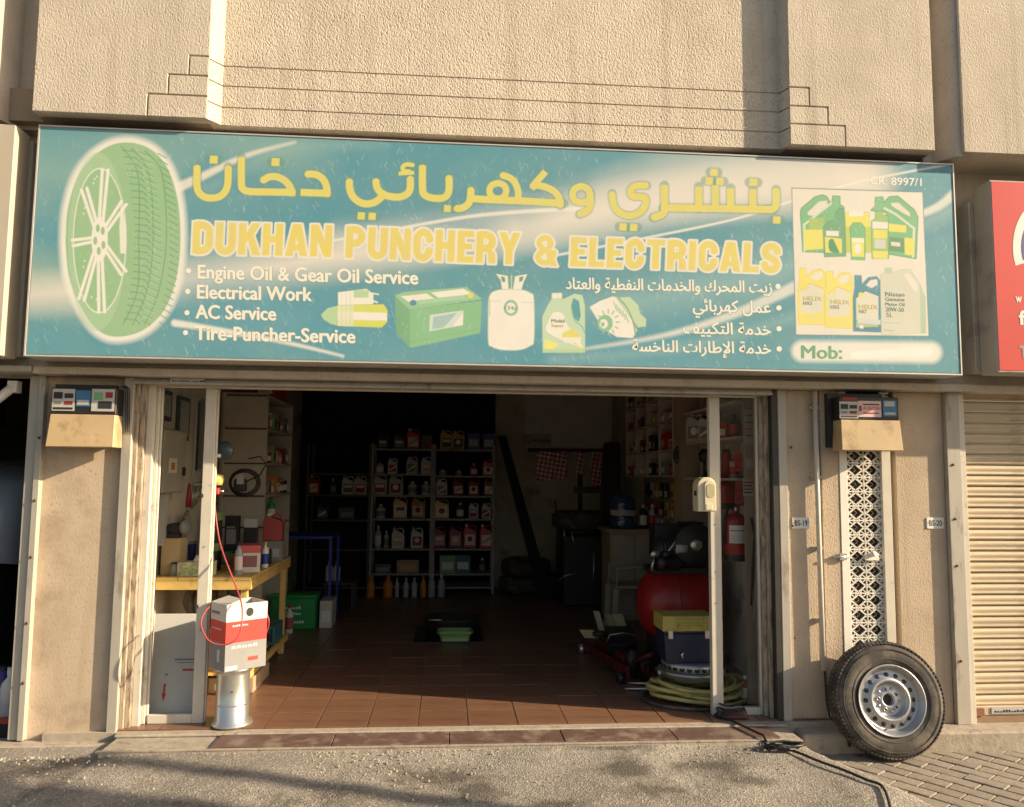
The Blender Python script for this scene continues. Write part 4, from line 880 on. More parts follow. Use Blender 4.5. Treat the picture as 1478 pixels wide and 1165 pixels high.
nx = float(at(15, 300, -.33)[0]); MB().box(-6.2, nx, -.33, -.17, 2.15, 3.50).build('light_box', M('cream_box', (.50, .44, .35), .6, n=(4, .1)), NSG, bevel=.005)
MB().box(-6.19, nx+.02, -.169, -.061, 2.17, 3.47).build('back_box', BXM, NSG, bevel=.004)
# ================================================================== SHOP FRONT (cream aluminium frame, fixed side panes)
FR = thing('glazed_storefront', 'cream aluminium shop front with two slim mullions and glazed side panels', 'storefront', (0, 0, 0))
GLS = bpy.data.materials.new('window_glass'); GLS.use_nodes = True
def glass():
    T = GLS.node_tree; N = T.nodes; N.remove(N['Principled BSDF']); o = N['Material Output']
    tr = N.new('ShaderNodeBsdfTransparent'); tr.inputs[0].default_value = (.96, .97, .96, 1); gl = N.new('ShaderNodeBsdfGlossy'); gl.inputs['Roughness'].default_value = .03
    fr = N.new('ShaderNodeFresnel'); fr.inputs[0].default_value = 1.2; mx = N.new('ShaderNodeMixShader')
    T.links.new(fr.outputs[0], mx.inputs[0]); T.links.new(tr.outputs[0], mx.inputs[1]); T.links.new(gl.outputs[0], mx.inputs[2]); T.links.new(mx.outputs[0], o.inputs[0])
glass()
FY0, FY1 = .085, .135
zh = float(at(700, 562, FY0)[2])
jl0, jl1 = float(at(213, 800, FY0)[0]), float(at(224, 800, FY0)[0])
pl0, pl1 = float(at(287, 800, FY0)[0]), float(at(303, 800, FY0)[0])
pr0, pr1 = float(at(1026, 800, FY0)[0]), float(at(1040, 800, FY0)[0])
jr0, jr1 = float(at(1094, 800, FY0)[0]), 2.035
def bar(x0, x1, z0, z1, name='frame_bar', y0=FY0, y1=FY1): return MB().box(x0, x1, y0, y1, z0, z1).build(name, ALU, FR, bevel=.003)
bar(-1.799, jl1-.014, 0, zh-.024, 'jamb'); bar(jl1-.0135, jl1, 0, zh-.024, 'jamb', FY0+.012, FY1-.012)
bar(pl0, pl1, 0, zh-.024, 'mullion'); bar(pr0, pr1, 0, zh-.024, 'mullion'); bar(pr1+.0005, pr1+.012, 0, zh-.024, 'mullion', FY0+.014, FY1-.012)
bar(pl1+.0005, pl1+.010, 0, zh-.024, 'mullion', FY0+.014, FY1-.012)
bar(jr0, jr1, 0, zh-.024, 'jamb'); bar(-1.799, jr1, zh-.0235, zh+.010, 'head_rail'); bar(-1.799, jr1, zh+.0105, zh+.020, 'head_rail', FY0+.02, FY1)
bar(jl1+.0005, pl0-.0005, 0, .052, 'bottom_rail'); bar(pr1+.0125, jr0-.0005, 0, .045, 'bottom_rail')
for (a, b, z) in ((jl1, pl0, .052), (pr1+.012, jr0, .045)): MB().box(a+.001, b-.001, FY0+.022, FY0+.027, z+.0005, zh-.025).build('glass_pane', GLS, FR)
for z in (1.35, .68): MB().box(pl0+.004, pl0+.012, FY0-.006, FY0, z, z+.022).build('hinge_mark', DARK, FR)
for (x, z) in ((pl0+.03, 1.05), (pl0+.028, .55), (pr0+.03, 1.2), (pr0+.03, .7), (pr0+.03, .9)): MB().lathe([(.004, 0), (.003, -.003), (.0005, -.0035)], (x, FY0-.0005, z), (0, 1, 0), 8).build('screw', DARK, FR)

# dispenser on the right mullion
DP = thing('dispenser', 'cream rounded dispenser fixed to the right mullion of the shop front', 'dispenser', (0, 0, 0))
dx0, dx1 = float(at(1003, 712, .03)[0]), float(at(1029, 712, .03)[0]); dz0, dz1 = float(at(1015, 738, .03)[2]), float(at(1015, 689, .03)[2])
def rounded(x0, x1, z0, z1, rt, rb, n=8):
    P = []
    for (cx, cz, r, a0) in ((x1-rt, z1-rt, rt, 0), (x0+rt, z1-rt, rt, 90), (x0+rb, z0+rb, rb, 180), (x1-rb, z0+rb, rb, 270)):
        P += [(cx+r*math.cos(math.radians(a0+90*i/n)), cz+r*math.sin(math.radians(a0+90*i/n))) for i in range(n+1)]
    return P
w_ = dx1-dx0
MB().prism(rounded(dx0, dx1, dz0, dz1, w_*.46, .006), -.03, .082, 1).build('body', CRM, DP, bevel=.008, seg=3)
MB().prism(rounded(dx0+w_*.34, dx1-.003, dz0+.004, dz1-.018, w_*.30, .004), -.042, -.0305, 1).build('front_cover', CRM, DP, bevel=.006, seg=2)
MB().prism(rounded(dx0+w_*.46, dx1-.014, dz0+.09, dz1-.04, w_*.2, .02), -.0445, -.0425, 1).build('window', M('smoked_cream', (.50, .43, .26), .2), DP)
MB().box(dx0+w_*.4, dx0+w_*.75, -.046, -.0425, dz0+.012, dz0+.05).build('push_bar', CRM, DP, bevel=.002)
MB().box(dx0-.006, dx0, -.005, .03, dz0+.10, dz0+.13).build('lock', DARK, DP)

# ================================================================== LEFT SIDE OF THE SHOP
# red and white carton standing on a steel drum at the left mullion
cx, cy = -1.245, .072
DR = thing('steel_drum', 'narrow galvanised steel drum standing on the threshold by the left mullion', 'drum', (cx-.02, cy, 0))
MB().lathe([(.001, 0), (.118, 0), (.122, .006), (.118, .018), (.098, .03), (.096, .30), (.10, .315), (.112, .326), (.114, .334), (.106, .336), (.10, .33), (.001, .328)], (cx-.02, cy, 0), (0, 0, 1), 40).build('body', CHROME, DR)
MB().lathe([(.0975, .12), (.101, .125), (.101, .13), (.0975, .135)], (cx-.02, cy, 0), (0, 0, 1), 40).build('hoop', CHROME, DR)
MB().box(cx-.005, cx+.003, cy-.099, cy-.093, .205, .213).build('rivet', DARK, DR)
ca = math.radians(40); CT = thing('carton', 'white, red and grey carton with a round hole standing on the steel drum', 'carton', (cx, cy, .338), rz=ca)
w2, d2, hh = .130, .104, .385
M_CW = M('carton_white', (.60, .57, .52), .6, n=(6, .1), dirt=(7, .56, (.34, .29, .23), .5)); M_CR = M('carton_red', (.62, .04, .03), .5, n=(5, .1)); M_CG = M('carton_grey', (.24, .24, .24), .6, n=(6, .1), dirt=(7, .56, (.3, .27, .23), .4))
MB().box(-w2, w2, -d2, d2, 0, hh*.42).build('grey_band', M_CG, CT, local=True); MB().box(-w2, w2, -d2, d2, hh*.42+.0005, hh*.74).build('red_band', M_CR, CT, local=True)
mbx = MB(); t = .004
mbx.box(-w2, w2, -d2, -d2+t, hh*.74+.0005, hh).box(-w2, w2, d2-t, d2, hh*.74+.0005, hh).box(-w2, -w2+t, -d2+t+.0003, d2-t-.0003, hh*.74+.0005, hh).box(w2-t, w2, -d2+t+.0003, d2-t-.0003, hh*.74+.0005, hh).box(-w2+t, w2-t, -d2+t, d2-t, hh*.74+.0005, hh*.76)
mbx.build('white_band', M_CW, CT, local=True)
MB().hexa([(-w2, -d2, hh+.0005), (-w2+.004, -d2, hh+.0005), (-w2+.004, d2, hh+.0005), (-w2, d2, hh+.0005)], [(-w2+.10, -d2+.01, hh+.028), (-w2+.104, -d2+.01, hh+.026), (-w2+.104, d2-.01, hh+.026), (-w2+.10, d2-.01, hh+.028)]).build('flap', M_CW, CT, local=True)
P = ell(w2*.12, hh*.865, .024, .026, n=20); MB().prism(P, -d2-.0006, -d2+.002, 1).build('round_hole', BLK, CT, local=True)
def ctext(s_, x, z, w, h, m, face='f'):
    v, f = text_mesh(s_, .02); x0, x1 = v[:, 0].min(), v[:, 0].max()
    P = [((x+(a-x0)/(x1-x0)*w), -d2-.0008, z+b/.69*h) if face == 'f' else (-w2-.0008, -(x+(a-x0)/(x1-x0)*w), z+b/.69*h) for a, b in v]
    MB().add(P, f).build('print', m, CT, local=True)
def marks(x, z, w, h, n, m, face='f'):
    r_ = random.Random(int(abs(x*1e4)+z*1e4)); mb = MB(); dx = w/n
    for k in range(n):
        a = x+dx*k; b = a+dx*.68; top = z+h*r_.uniform(.7, 1)
        q = [(a, z), (a+dx*.16, z), (a+dx*.16, z+h*.4), (b-dx*.16, z+h*.4), (b-dx*.16, z), (b, z), (b, top), (a, top)]
        mb.add([((u, -d2-.0008, v) if face == 'f' else (-w2-.0008, -u, v)) for u, v in q], [tuple(range(8))])
    mb.build('print', m, CT, local=True)['kind'] = 'stuff'
marks(-.09, hh*.66, .10, .013, 8, PRINT_W); marks(-.09, hh*.33, .17, .017, 5, PRINT_W); marks(-.08, hh*.60, .12, .011, 9, PRINT_W, 's'); marks(-.09, hh*.83, .11, .020, 6, DARK, 's')
MB().box(w2*.1, w2*.6, -d2-.0008, -d2, hh*.12, hh*.18).build('print', PRINT_R, CT, local=True); MB().box(-w2*.95, -w2*.4, -d2-.0008, -d2, .006, .03).build('print', M_CW, CT, local=True)
MB().box(-w2-.0008, -w2, -.03, .0, hh*.12, hh*.3).build('print', M_CW, CT, local=True)

# leaning white carton sheet with a red arrow behind the left pane
LB = thing('carton_sheet', 'big flattened white carton with a red arrow leaning behind the left glass', 'cardboard sheet', (0, 0, 0))
def lean(mb): return mb
bx0, bx1 = float(at(213, 1036, .17)[0]), float(at(287, 1036, .17)[0])
TX0, TX1 = float(at(224, 898, .36)[0]), float(at(296, 898, .36)[0])
MB().hexa([(bx0, .165, .001), (bx1, .165, .001), (bx1, .18, .001), (bx0, .18, .001)], [(TX0, .36, .60), (TX1, .36, .60), (TX1, .375, .60), (TX0, .375, .60)]).build('sheet', M('white_carton', (.62, .61, .60), .7, n=(4, .05)), LB, bevel=.002)
def onb(u, z, o=.0012):
    k = z/.60; return (bx0+(TX0-bx0)*k+((bx1-bx0)*(1-k)+(TX1-TX0)*k)*u, .165+.195*k-o, z+.0)
A = [(.28, .10), (.33, .145), (.305, .145), (.315, .20), (.27, .20), (.265, .145), (.24, .145)]
MB().add([onb(*p) for p in A], [tuple(range(7))]).build('arrow', PRINT_R, LB)
for (u0, u1, z0, z1, m) in ((.62, .98, .27, .282, PRINT_R), (.45, .98, .33, .34, GRY), (.28, .34, .245, .255, GRY), (.5, .9, .315, .32, GRY)):
    MB().add([onb(u0, z0), onb(u1, z0), onb(u1, z1), onb(u0, z1)], [(0, 1, 2, 3)]).build('print', m, LB)

# workbench
WB = thing('workbench', 'yellow painted wooden workbench with a low shelf along the left wall', 'workbench', (0, 0, 0))
bX0, bX1, bY0, bY1, bZ = -1.96, -1.31, .62, 2.02, .80
for k in range(4):
    a = bX0+(bX1-bX0)*k/4; b = bX0+(bX1-bX0)*(k+1)/4; MB().box(a+.002, b-.002, bY0, bY1, bZ-.025, bZ).build('plank', YWOOD, WB, bevel=.003)
MB().box(bX0, bX1, bY0+.004, bY0+.03, bZ-.085, bZ-.0255).build('apron', YWOOD, WB); MB().box(bX1-.03, bX1-.002, bY0+.031, bY1, bZ-.085, bZ-.0255).build('apron', YWOOD, WB)
for (x, y) in ((bX1-.075, bY0+.032), (bX1-.075, bY1-.06), (float(at(289, 900, .66)[0]), bY0+.032), (bX0+.02, bY1-.06)): MB().box(x, x+.045, y, y+.05, 0, bZ-.086).build('leg', YWOOD, WB, bevel=.003)
MB().box(bX0+.01, bX1-.078, bY0+.083, bY1-.062, .13, .15).build('low_shelf', YWOOD, WB); MB().box(bX1-.0295, bX1-.006, bY0+.05, bY1, .105, .152).build('shelf_rail', YWOOD, WB)

def jug(name, label, col, loc, w=.13, h=.26, d=.08, lab=PAPER, cap=None, group=None, parent=None, cat='oil jug', rz=0., handle='R'):
    t = thing(name, label, cat, loc, group, rz)
    s_ = 1 if handle == 'R' else -1
    P = [(-w/2, 0), (w/2, 0), (w/2, h*.60), (w*.36, h*.74), (-w*.12, h*.86), (-w*.16, h*.90), (-w*.40, h*.90), (-w*.42, h*.84), (-w/2, h*.70)]
    P = [(x*s_, z) for x, z in P]
    normalfix(MB().prism(P, -d/2, d/2, 1).build('body', col, t, bevel=.010, local=True, seg=2))
    MB().lathe([(w*.13, h*.90), (w*.13, h), (.001, h)], (-w*.28*s_, 0, 0), (0, 0, 1), 14).build('cap', cap or col, t, local=True)
    MB().tube([(-w*.14*s_, 0, h*.86), (w*.12*s_, 0, h*.97), (w*.38*s_, 0, h*.92), (w*.46*s_, 0, h*.76), (w*.44*s_, 0, h*.60)], [.010]*5, 8).build('handle', col, t, local=True)
    if lab:
        MB().box(-w*.36, w*.36, -d/2-.0015, -d/2, h*.12, h*.56).build('label', lab, t, local=True)
        k = int(abs(loc[0])*977+loc[2]*311) % 3; em = (DKR, GOLD, NAVY)[k] if lab in (PAPER, WHT, CRM, LGRY) else PAPER
        if k == 0: MB().lathe([(.001, .0), (w*.20, .0)], (0, -d/2-.0022, h*.38), (0, 1, 0), 14).build('emblem', em, t, local=True)
        elif k == 1: MB().add([(-w*.34, -d/2-.0022, h*.16), (w*.34, -d/2-.0022, h*.40), (w*.34, -d/2-.0022, h*.54), (-w*.34, -d/2-.0022, h*.26)], [(0, 1, 2, 3)]).build('emblem', em, t, local=True)
        else: MB().box(-w*.30, w*.30, -d/2-.0024, -d/2-.0016, h*.36, h*.50).build('emblem', em, t, local=True)
    return t
def bottle(name, label, col, loc, r=.03, h=.2, cap=WHT, lab=None, group=None, cat='bottle', neck=.35):
    t = thing(name, label, cat, loc, group)
    MB().lathe([(.001, 0), (r*.94, 0), (r, .006), (r, h*.62), (r*.86, h*.72), (r*neck, h*.82), (r*neck, h*.88)], (0, 0, 0), (0, 0, 1), 18).build('body', col, t, local=True)
    MB().lathe([(r*neck*1.15, h*.86), (r*neck*1.15, h), (.001, h)], (0, 0, 0), (0, 0, 1), 14).build('cap', cap, t, local=True)
    if lab: MB().lathe([(r*1.01, h*.15), (r*1.012, h*.55)], (0, 0, 0), (0, 0, 1), 18).build('label', lab, t, local=True)
    return t
def can(name, label, col, loc, r=.03, h=.18, top=CHROME, band=None, group=None, cat='spray can'):
    t = thing(name, label, cat, loc, group)
    MB().lathe([(.001, 0), (r, 0), (r, h*.86), (r*.8, h*.90)], (0, 0, 0), (0, 0, 1), 16).build('body', col, t, local=True)
    MB().lathe([(r*.78, h*.90), (r*.78, h), (.001, h)], (0, 0, 0), (0, 0, 1), 12).build('cap', top, t, local=True)
    if band: MB().lathe([(r*1.01, h*.2), (r*1.012, h*.6)], (0, 0, 0), (0, 0, 1), 16).build('label', band, t, local=True)
    return t
def carton(name, label, col, loc, size, lab=None, group=None, cat='box', rz=0., lid=None, marks=()):
    t = thing(name, label, cat, loc, group, rz); a, b, c = size
    MB().box(-a/2, a/2, -b/2, b/2, 0, c*(.72 if lid else 1)).build('body', col, t, bevel=.002, local=True)
    if lid: MB().box(-a/2-.001, a/2+.001, -b/2-.001, b/2+.001, c*.72+.0005, c).build('lid', lid, t, bevel=.002, local=True)
    MB().box(-a*.36, a*.36, -b/2-.0012, -b/2-.0002, c*.2, c*.62).build('label', lab or PAPER, t, local=True)
    if len(marks):
        for (u0, u1, v0, v1, m) in marks: MB().box(-a/2+a*u0, -a/2+a*u1, -b/2-.0022, -b/2-.0013, c*v0, c*v1).build('print', m, t, local=True)
    return t
# things standing on the bench
Z = bZ
t = carton('tissue_box', 'floral tissue box with a tissue pulled out on the workbench', M('floral_card', (.50, .50, .36), .7, n=(30, .6)), (-1.70, .72, Z), (.23, .12, .095), lab=M('floral_print', (.35, .46, .22), .7, n=(60, .6)), cat='tissue box')
mb = MB(); rr = random.Random(2); P = [(.05*math.cos(a), .02*math.sin(a)) for a in np.linspace(0, 2*math.pi, 9)[:-1]]
mb.add([(x+.02, y, .0955) for x, y in P]+[(x*.8+.03+rr.uniform(-.012, .012), y*1.2, .125+rr.uniform(-.01, .03)) for x, y in P]+[(.02, 0, .125)], [(i, (i+1) % 8, 8+(i+1) % 8, 8+i) for i in range(8)]+[(8+i, 8+(i+1) % 8, 16) for i in range(8)]); mb.build('tissue', PAPER, t, local=True)
dm = [(.1+.28*i, .3+.28*i, .12+.22*j, .26+.22*j, LGRY if (i+j) % 2 else GRY) for i in range(3) for j in range(3)]
G1 = 'stacked display packs of bulbs on the workbench'
carton('display_pack', 'green-topped display pack of small parts, lower one of the pair behind the tissue box', BLK, (-1.69, .98, Z), (.13, .12, .20), lab=GRY, group=G1, cat='display pack', lid=M('pack_green', (.22, .30, .12), .6), marks=dm)
carton('display_pack', 'green-topped display pack of small parts, upper one of the pair behind the tissue box', BLK, (-1.69, .98, Z+.2005), (.125, .12, .22), lab=GRY, group=G1, cat='display pack', lid=_mats['pack_green'], marks=dm)
bottle('spray_bottle', 'purple-capped bottle with white label and red base on the bench by the mullion', M('clear_grey', (.30, .32, .36), .25), (-1.43, .75, Z), .027, .23, NAVY, M('bottle_label', (.70, .58, .55), .6))
t = carton('parts_box', 'white carton with a red lid and dark hexagon mark on the workbench', M_CW, (-1.42, .98, Z), (.16, .22, .19), lab=M('hex_red', (.25, .10, .10), .6), lid=M('lid_red', (.55, .10, .09), .6), rz=.25)
bottle('bottle', 'white bottle with blue and yellow label beside the red-lidded carton', WHT, (-1.345, 1.18, Z), .026, .19, YEL, BLU)
t = carton('black_pack', 'black and white pack standing upright behind the bench', BLK, (-1.52, 1.45, Z+.10), (.10, .05, .25), lab=BLK, cat='pack', lid=LGRY)
carton('black_pack', 'all-black boxed parts stacked left of the black and white pack', BLK, (-1.66, 1.45, Z+.10), (.10, .08, .27), lab=GRY, cat='pack', marks=[(.15, .8, .2+.15*k, .25+.15*k, GRY) for k in range(4)])
carton('green_case', 'long green case lying under the packs on the workbench', M('dull_green', (.10, .22, .08), .6), (-1.58, 1.47, Z), (.42, .16, .098), lab=GRY, cat='case', marks=((.6, .95, .1, .8, M('case_orange', (.45, .18, .06), .6)),))
jug('jerry_can', 'red funnel-topped jug with grey base at the far end of the workbench', M('jug_red', (.42, .07, .07), .5), (-1.40, 1.72, Z+.16), .15, .22, .12, lab=None, cap=WHT, cat='jug')
carton('grey_tub', 'dusty grey plastic tub under the red jug at the back of the bench', M('dusty_grey', (.26, .25, .22), .6), (-1.40, 1.72, Z), (.17, .15, .158), lab=LGRY, cat='tub')
carton('wooden_box', 'bare tan wooden box at the front corner of the bench', TAN, (-1.885, .80, Z), (.12, .16, .25), lab=TAN, cat='box')
t = thing('bench_grinder', 'dirty bench grinder with grey wheel on the wooden box', 'grinder', (0, 0, 0))
MB().lathe([(.001, -.05), (.035, -.05), (.04, -.02), (.04, .04), (.03, .06), (.001, .06)], (-1.88, .78, 1.115), (1, -.4, .1), 18).build('motor', DARK, t)
MB().lathe([(.001, -.012), (.05, -.012), (.05, .012), (.001, .012)], (-1.80, .75, 1.125), (1, -.4, .1), 20).build('wheel', GRY, t)
MB().box(-1.92, -1.84, .75, .81, 1.0505, 1.08).build('foot', DARK, t)
MB().tube([(-1.83, .77, 1.14), (-1.81, .76, 1.2), (-1.79, .76, 1.24)], .012, 8).build('guard_arm', RUB, t)
can('grease_tin', 'small dark grease tin on the bench behind the left jamb', GRY, (-1.84, .70, Z), .035, .09, BLK, None, cat='tin')
for k, (x, y, h, m, cp, nm_, wh) in enumerate(((-1.86, 1.12, .20, BLU, WHT, 'blue', 'spray can behind the display packs on the bench'), (-1.80, 1.22, .16, GRY, RED, 'grey', 'spray can with a red cap behind the display packs on the bench'), (-1.56, 1.16, .12, ORG, BLK, 'orange', 'tin left of the red-lidded carton on the bench'), (-1.48, 1.24, .15, YEL, BLK, 'yellow', 'tin behind the red-lidded carton on the bench'), (-1.38, 1.42, .13, DARK, CHROME, 'dark', 'tin between the red-lidded carton and the red jug'))): can('tin', nm_+' '+wh, m, (x, y, Z), .03, h, cp, None, cat='tin')
t = thing('pliers', 'pair of red-handled pliers hanging on the left wall above the bench', 'pliers', (0, 0, 0))
for q in (-1, 1): MB().tube([(-1.955, 1.30, 1.42), (-1.955, 1.30+.012*q, 1.36), (-1.955, 1.30+.035*q, 1.24)], [.006, .010, .010], 6).build('handle', RED, t)
t = thing('spanner_set', 'row of dull spanners hanging on the left wall above the bench', 'spanners', (0, 0, 0))
for k in range(6): MB().tube([(-1.958, 1.40+.05*k, 1.40), (-1.958, 1.40+.05*k, 1.22+.02*k)], .006, 6).lathe([(.008, -.004), (.016, -.004), (.016, .004), (.008, .004)], (-1.956, 1.40+.05*k, 1.41), (1, 0, 0), 10).build('spanner', CHROME, t)
# below the bench
rg2 = random.Random(5)
carton('crate', 'teal plastic crate on the low shelf at the far end of the bench', TEAL, (-1.47, 1.75, .151), (.26, .34, .14), lab=BLK, cat='crate', marks=[(.08+.16*k, .16+.16*k, .12, .9, BLK) for k in range(6)])
carton('box', 'brown cardboard box on the low shelf nearest the door', CARD, (-1.72, .86, .151), (.3, .2, .26), cat='box')
carton('box', 'grey-white carton with faded print under the bench', M('dim_white', (.45, .43, .40), .7), (-1.50, 1.35, .151), (.22, .3, .34), lab=GRY, cat='box', marks=((.55, .9, .3, .34, PRINT_R), (.55, .85, .42, .46, BLK)))
t = thing('rubber_hose', 'bundle of black rubber parts hanging under the bench top', 'rubber parts', (0, 0, 0))
for k in range(5): MB().tube([(-1.78+.08*k, .90, .70), (-1.80+.08*k, .88, .60+.02*k), (-1.76+.08*k, .86, .48)], [.03, .04, .02], 10).build('lump', RUB, t)
bottle('bottle', 'white bottle with a red stripe on the floor past the bench leg', WHT, tuple(gnd(417, 914)), .035, .27, RED, M('bottle_red', (.4, .1, .1), .6))
carton('flat_box', 'brown flattened box lying under the bench', CARD, (-1.45, 1.0, .001), (.3, .5, .10), cat='box')

# on the left wall
t = thing('distribution_board', 'grey electrical distribution board on the left wall with small sticker', 'fuse box', (0, 0, 0))
MB().box(-1.968, -1.90, .50, .98, 1.36, 1.80).build('enclosure', M('grey_enamel', (.34, .31, .26), .5), t, bevel=.004)
MB().box(-1.899, -1.888, .51, .97, 1.37, 1.79).build('door', M('grey_enamel2', (.40, .37, .31), .5), t, bevel=.003)
MB().box(-1.8878, -1.8865, .62, .78, 1.50, 1.60).build('sticker', PAPER, t); MB().box(-1.8864, -1.8855, .66, .74, 1.52, 1.57).build('sticker_mark', ORG, t)
MB().box(-1.8878, -1.875, .90, .94, 1.48, 1.54).build('lock', BLK, t); MB().lathe([(.012, 0), (.012, .01), (.001, .01)], (-1.888, .72, 1.68), (1, 0, 0), 10).build('knob', LGRY, t)
t = thing('trunking', 'white cable trunking running down below the distribution board', 'trunking', (0, 0, 0)); MB().box(-1.968, -1.93, .70, .78, 1.0, 1.355).build('duct', LGRY, t)
for (y0, y1, z0, z1, lb, nm) in ((.52, .80, 1.86, 2.07, 'black-framed certificate high on the left wall', 'certificate'), (.95, 1.20, 1.74, 2.06, 'tall black-framed notice beside the certificate', 'notice')):
    t = thing('picture_frame', lb, 'frame', (0, 0, 0))
    MB().box(-1.968, -1.945, y0, y1, z0, z1).build('frame', BLK, t); MB().box(-1.9445, -1.943, y0+.03, y1-.03, z0+.03, z1-.03).build('sheet', M('dim_paper', (.34, .35, .33), .5), t)
    for k in range(3): MB().box(-1.9428, -1.942, y0+.06, y1-.07, z1-.08-.05*k, z1-.075-.05*k).build('print', GRY, t)
for k in range(4):
    t = thing('wiper_blade', ['first', 'second', 'third', 'last'][k]+' wiper blade in its grey pack hanging on the left wall, counted from the door', 'wiper blade', (0, 0, 0), 'wiper blades hanging on the left wall')
    y = 1.38+.13*k; MB().box(-1.966, -1.95, y, y+.055, 1.48+.05*k, 2.10-.01*k).build('card', (LGRY, M('mauve_card', (.22, .17, .17), .6), LGRY, BLK)[k], t); MB().box(-1.9495, -1.935, y+.02, y+.035, 1.52+.05*k, 2.06-.01*k).build('blade', (BLK, GRY, BLK, GRY)[k], t)
# air regulator with yellow bowl, pipe and red hose
t = thing('air_regulator', 'air regulator with a gauge, yellow bowl and red valve behind the left mullion', 'air regulator', (0, 0, 0))
p = at(323, 651, .45); MB().lathe([(.001, -.02), (.06, -.02), (.066, 0), (.06, .015), (.001, .018)], tuple(p), (0, -1, 0), 24).build('gauge', M('gauge_face', (.05, .08, .09), .3), t)
p2 = at(314, 693, .17); MB().lathe([(.001, -.035), (.03, -.03), (.04, 0), (.036, .03), (.001, .04)], tuple(p2), (0, 0, 1), 20).build('bowl', M('amber_bowl', (.70, .55, .16), .3), t)
p3 = at(310, 709, .17); MB().box(p3[0]-.030, p3[0]+.030, .15, .19, p3[2]-.022, p3[2]+.022).build('valve', RED, t, bevel=.006)
MB().tube([(p3[0]+.030, .17, p3[2]), (p3[0]+.055, .17, p3[2])], .007, 8).build('valve_tip', CHROME, t)
p4 = at(309, 658, .17); MB().tube([(p4[0]-.04, .17, p4[2]), (p4[0]+.04, .17, p4[2])], .012, 10).build('elbow', WHT, t); MB().tube([(p4[0]-.005, .17, p4[2]), (p3[0]-.005, .17, p3[2]+.02)], .005, 8).build('stem', CHROME, t)
q0 = at(307, 718, .17); q1 = at(305, 828, .17)
t = thing('air_pipe', 'thin yellow pipe running down beside the left mullion', 'pipe', (0, 0, 0)); MB().tube([(q0[0], .17, q0[2]), ((q0[0]+q1[0])/2, .17, 1.2), (q1[0], .17, q1[2])], .009, 8).build('pipe', YEL, t); MB().tube([(q0[0]-.001, .17, q0[2]+.03), (q0[0], .17, q0[2]-.02)], .013, 8).build('fitting', CHROME, t)
hz = [(309, 716, .17), (312, 750, .16), (318, 785, .12), (330, 820, .02), (342, 850, -.02), (349, 874, -.12), (349, 900, -.17), (344, 918, -.19), (334, 928, -.20), (318, 931, -.20), (303, 926, -.20), (294, 914, -.19), (290, 900, -.17), (294, 886, -.13), (302, 876, -.08)]
hp = [at(a, b, y) for a, b, y in hz]; hp = [tuple(q) for q in smooth(hp, 5)]
tag(MB().tube(hp, .0045, 8).build('air_hose', M('red_hose', (.42, .06, .07), .4)), 'thin red air hose drooping from the regulator and looping over the carton', 'hose')
h2 = [tuple(q) for q in smooth([at(a, b, y) for a, b, y in [(377, 882, .10), (386, 888, .09), (388, 900, .08), (384, 914, .09), (377, 920, .11)]], 5)]
tag(MB().tube(h2, .004, 8).build('air_hose', _mats['red_hose']), 'short red hose end curling out behind the right side of the carton', 'hose')
# hand tool with coiled black cable
t = thing('angle_grinder', 'angle grinder with its black cable coiled above the workbench', 'angle grinder', (0, 0, 0))
pc = at(352, 695, 1.5)
for k in range(3): MB().tube([(pc[0]+(.10+.01*k)*math.cos(a), 1.5+.015*k, pc[2]-.01+(.085+.012*k)*math.sin(a)) for a in np.linspace(0, 2*math.pi, 26)], .006, 6).build('cable_loop', BLK, t)
MB().tube([(pc[0]+.02, 1.5, pc[2]), (pc[0]+.12, 1.5, pc[2]+.05), (pc[0]+.17, 1.5, pc[2]+.14), (pc[0]+.12, 1.5, pc[2]+.2), (pc[0]+.03, 1.5, pc[2]+.18)], .006, 6).build('cable_loop', BLK, t)
MB().box(pc[0]-.06, pc[0]+.03, 1.42, 1.49, pc[2]-.08, pc[2]+.02).build('body', DARK, t, bevel=.01); MB().box(pc[0]-.03, pc[0]+.02, 1.40, 1.4195, pc[2]-.02, pc[2]+.05).build('guard', LGRY, t)
# upright shelf unit behind the bench, seen end-on
US = thing('shelf_unit', 'tall white board shelf unit standing end-on behind the workbench', 'shelf unit', (0, 0, 0))
ux0, ux1, uy0, uy1 = -1.93, -1.555, 2.06, 3.18
MB().box(ux0, ux1, uy0, uy0+.018, 0, 2.2).build('end_panel', WSHELF, US); MB().box(ux0, ux1, uy1-.018, uy1, 0, 2.2).build('end_panel', WSHELF, US); MB().box(ux0-.03, ux0-.001, uy0+.019, uy1-.019, 0, 2.2).build('back_panel', WSHELF, US)
BRN = M('brown_edge', (.13, .06, .04), .7)
LV = [float(at(368, y, 2.06)[2]) for y in (570, 618, 668, 715, 760)]
for z in LV: MB().box(ux0, ux1, uy0+.019, uy1-.019, z-.018, z).build('shelf', WSHELF, US); MB().box(ux0+.01, ux1-.003, uy0-.012, uy0-.0005, z-.014, z).build('edge_strip', BRN, US)
MB().box(ux0, ux0+.02, uy0-.02, uy0-.001, .2, 2.2).build('edge_post', WSHELF, US)
for k, (y, z) in enumerate(((592, .05), (653, .02), (656, .1))): pass
cols = [(DKR, 'dark red'), (GRY, 'grey'), (ORG, 'orange'), (GOLD, 'gold'), (BLK, 'black'), (PINKP, 'faded pink'), (GREENP, 'green')]
ordn = ['nearest', 'second', 'third', 'fourth', 'fifth', 'sixth', 'seventh', 'eighth', 'ninth', 'tenth', 'eleventh', 'twelfth']
lev = {0: 'top', 1: 'second', 2: 'third', 3: 'fourth'}
rg3 = random.Random(21)
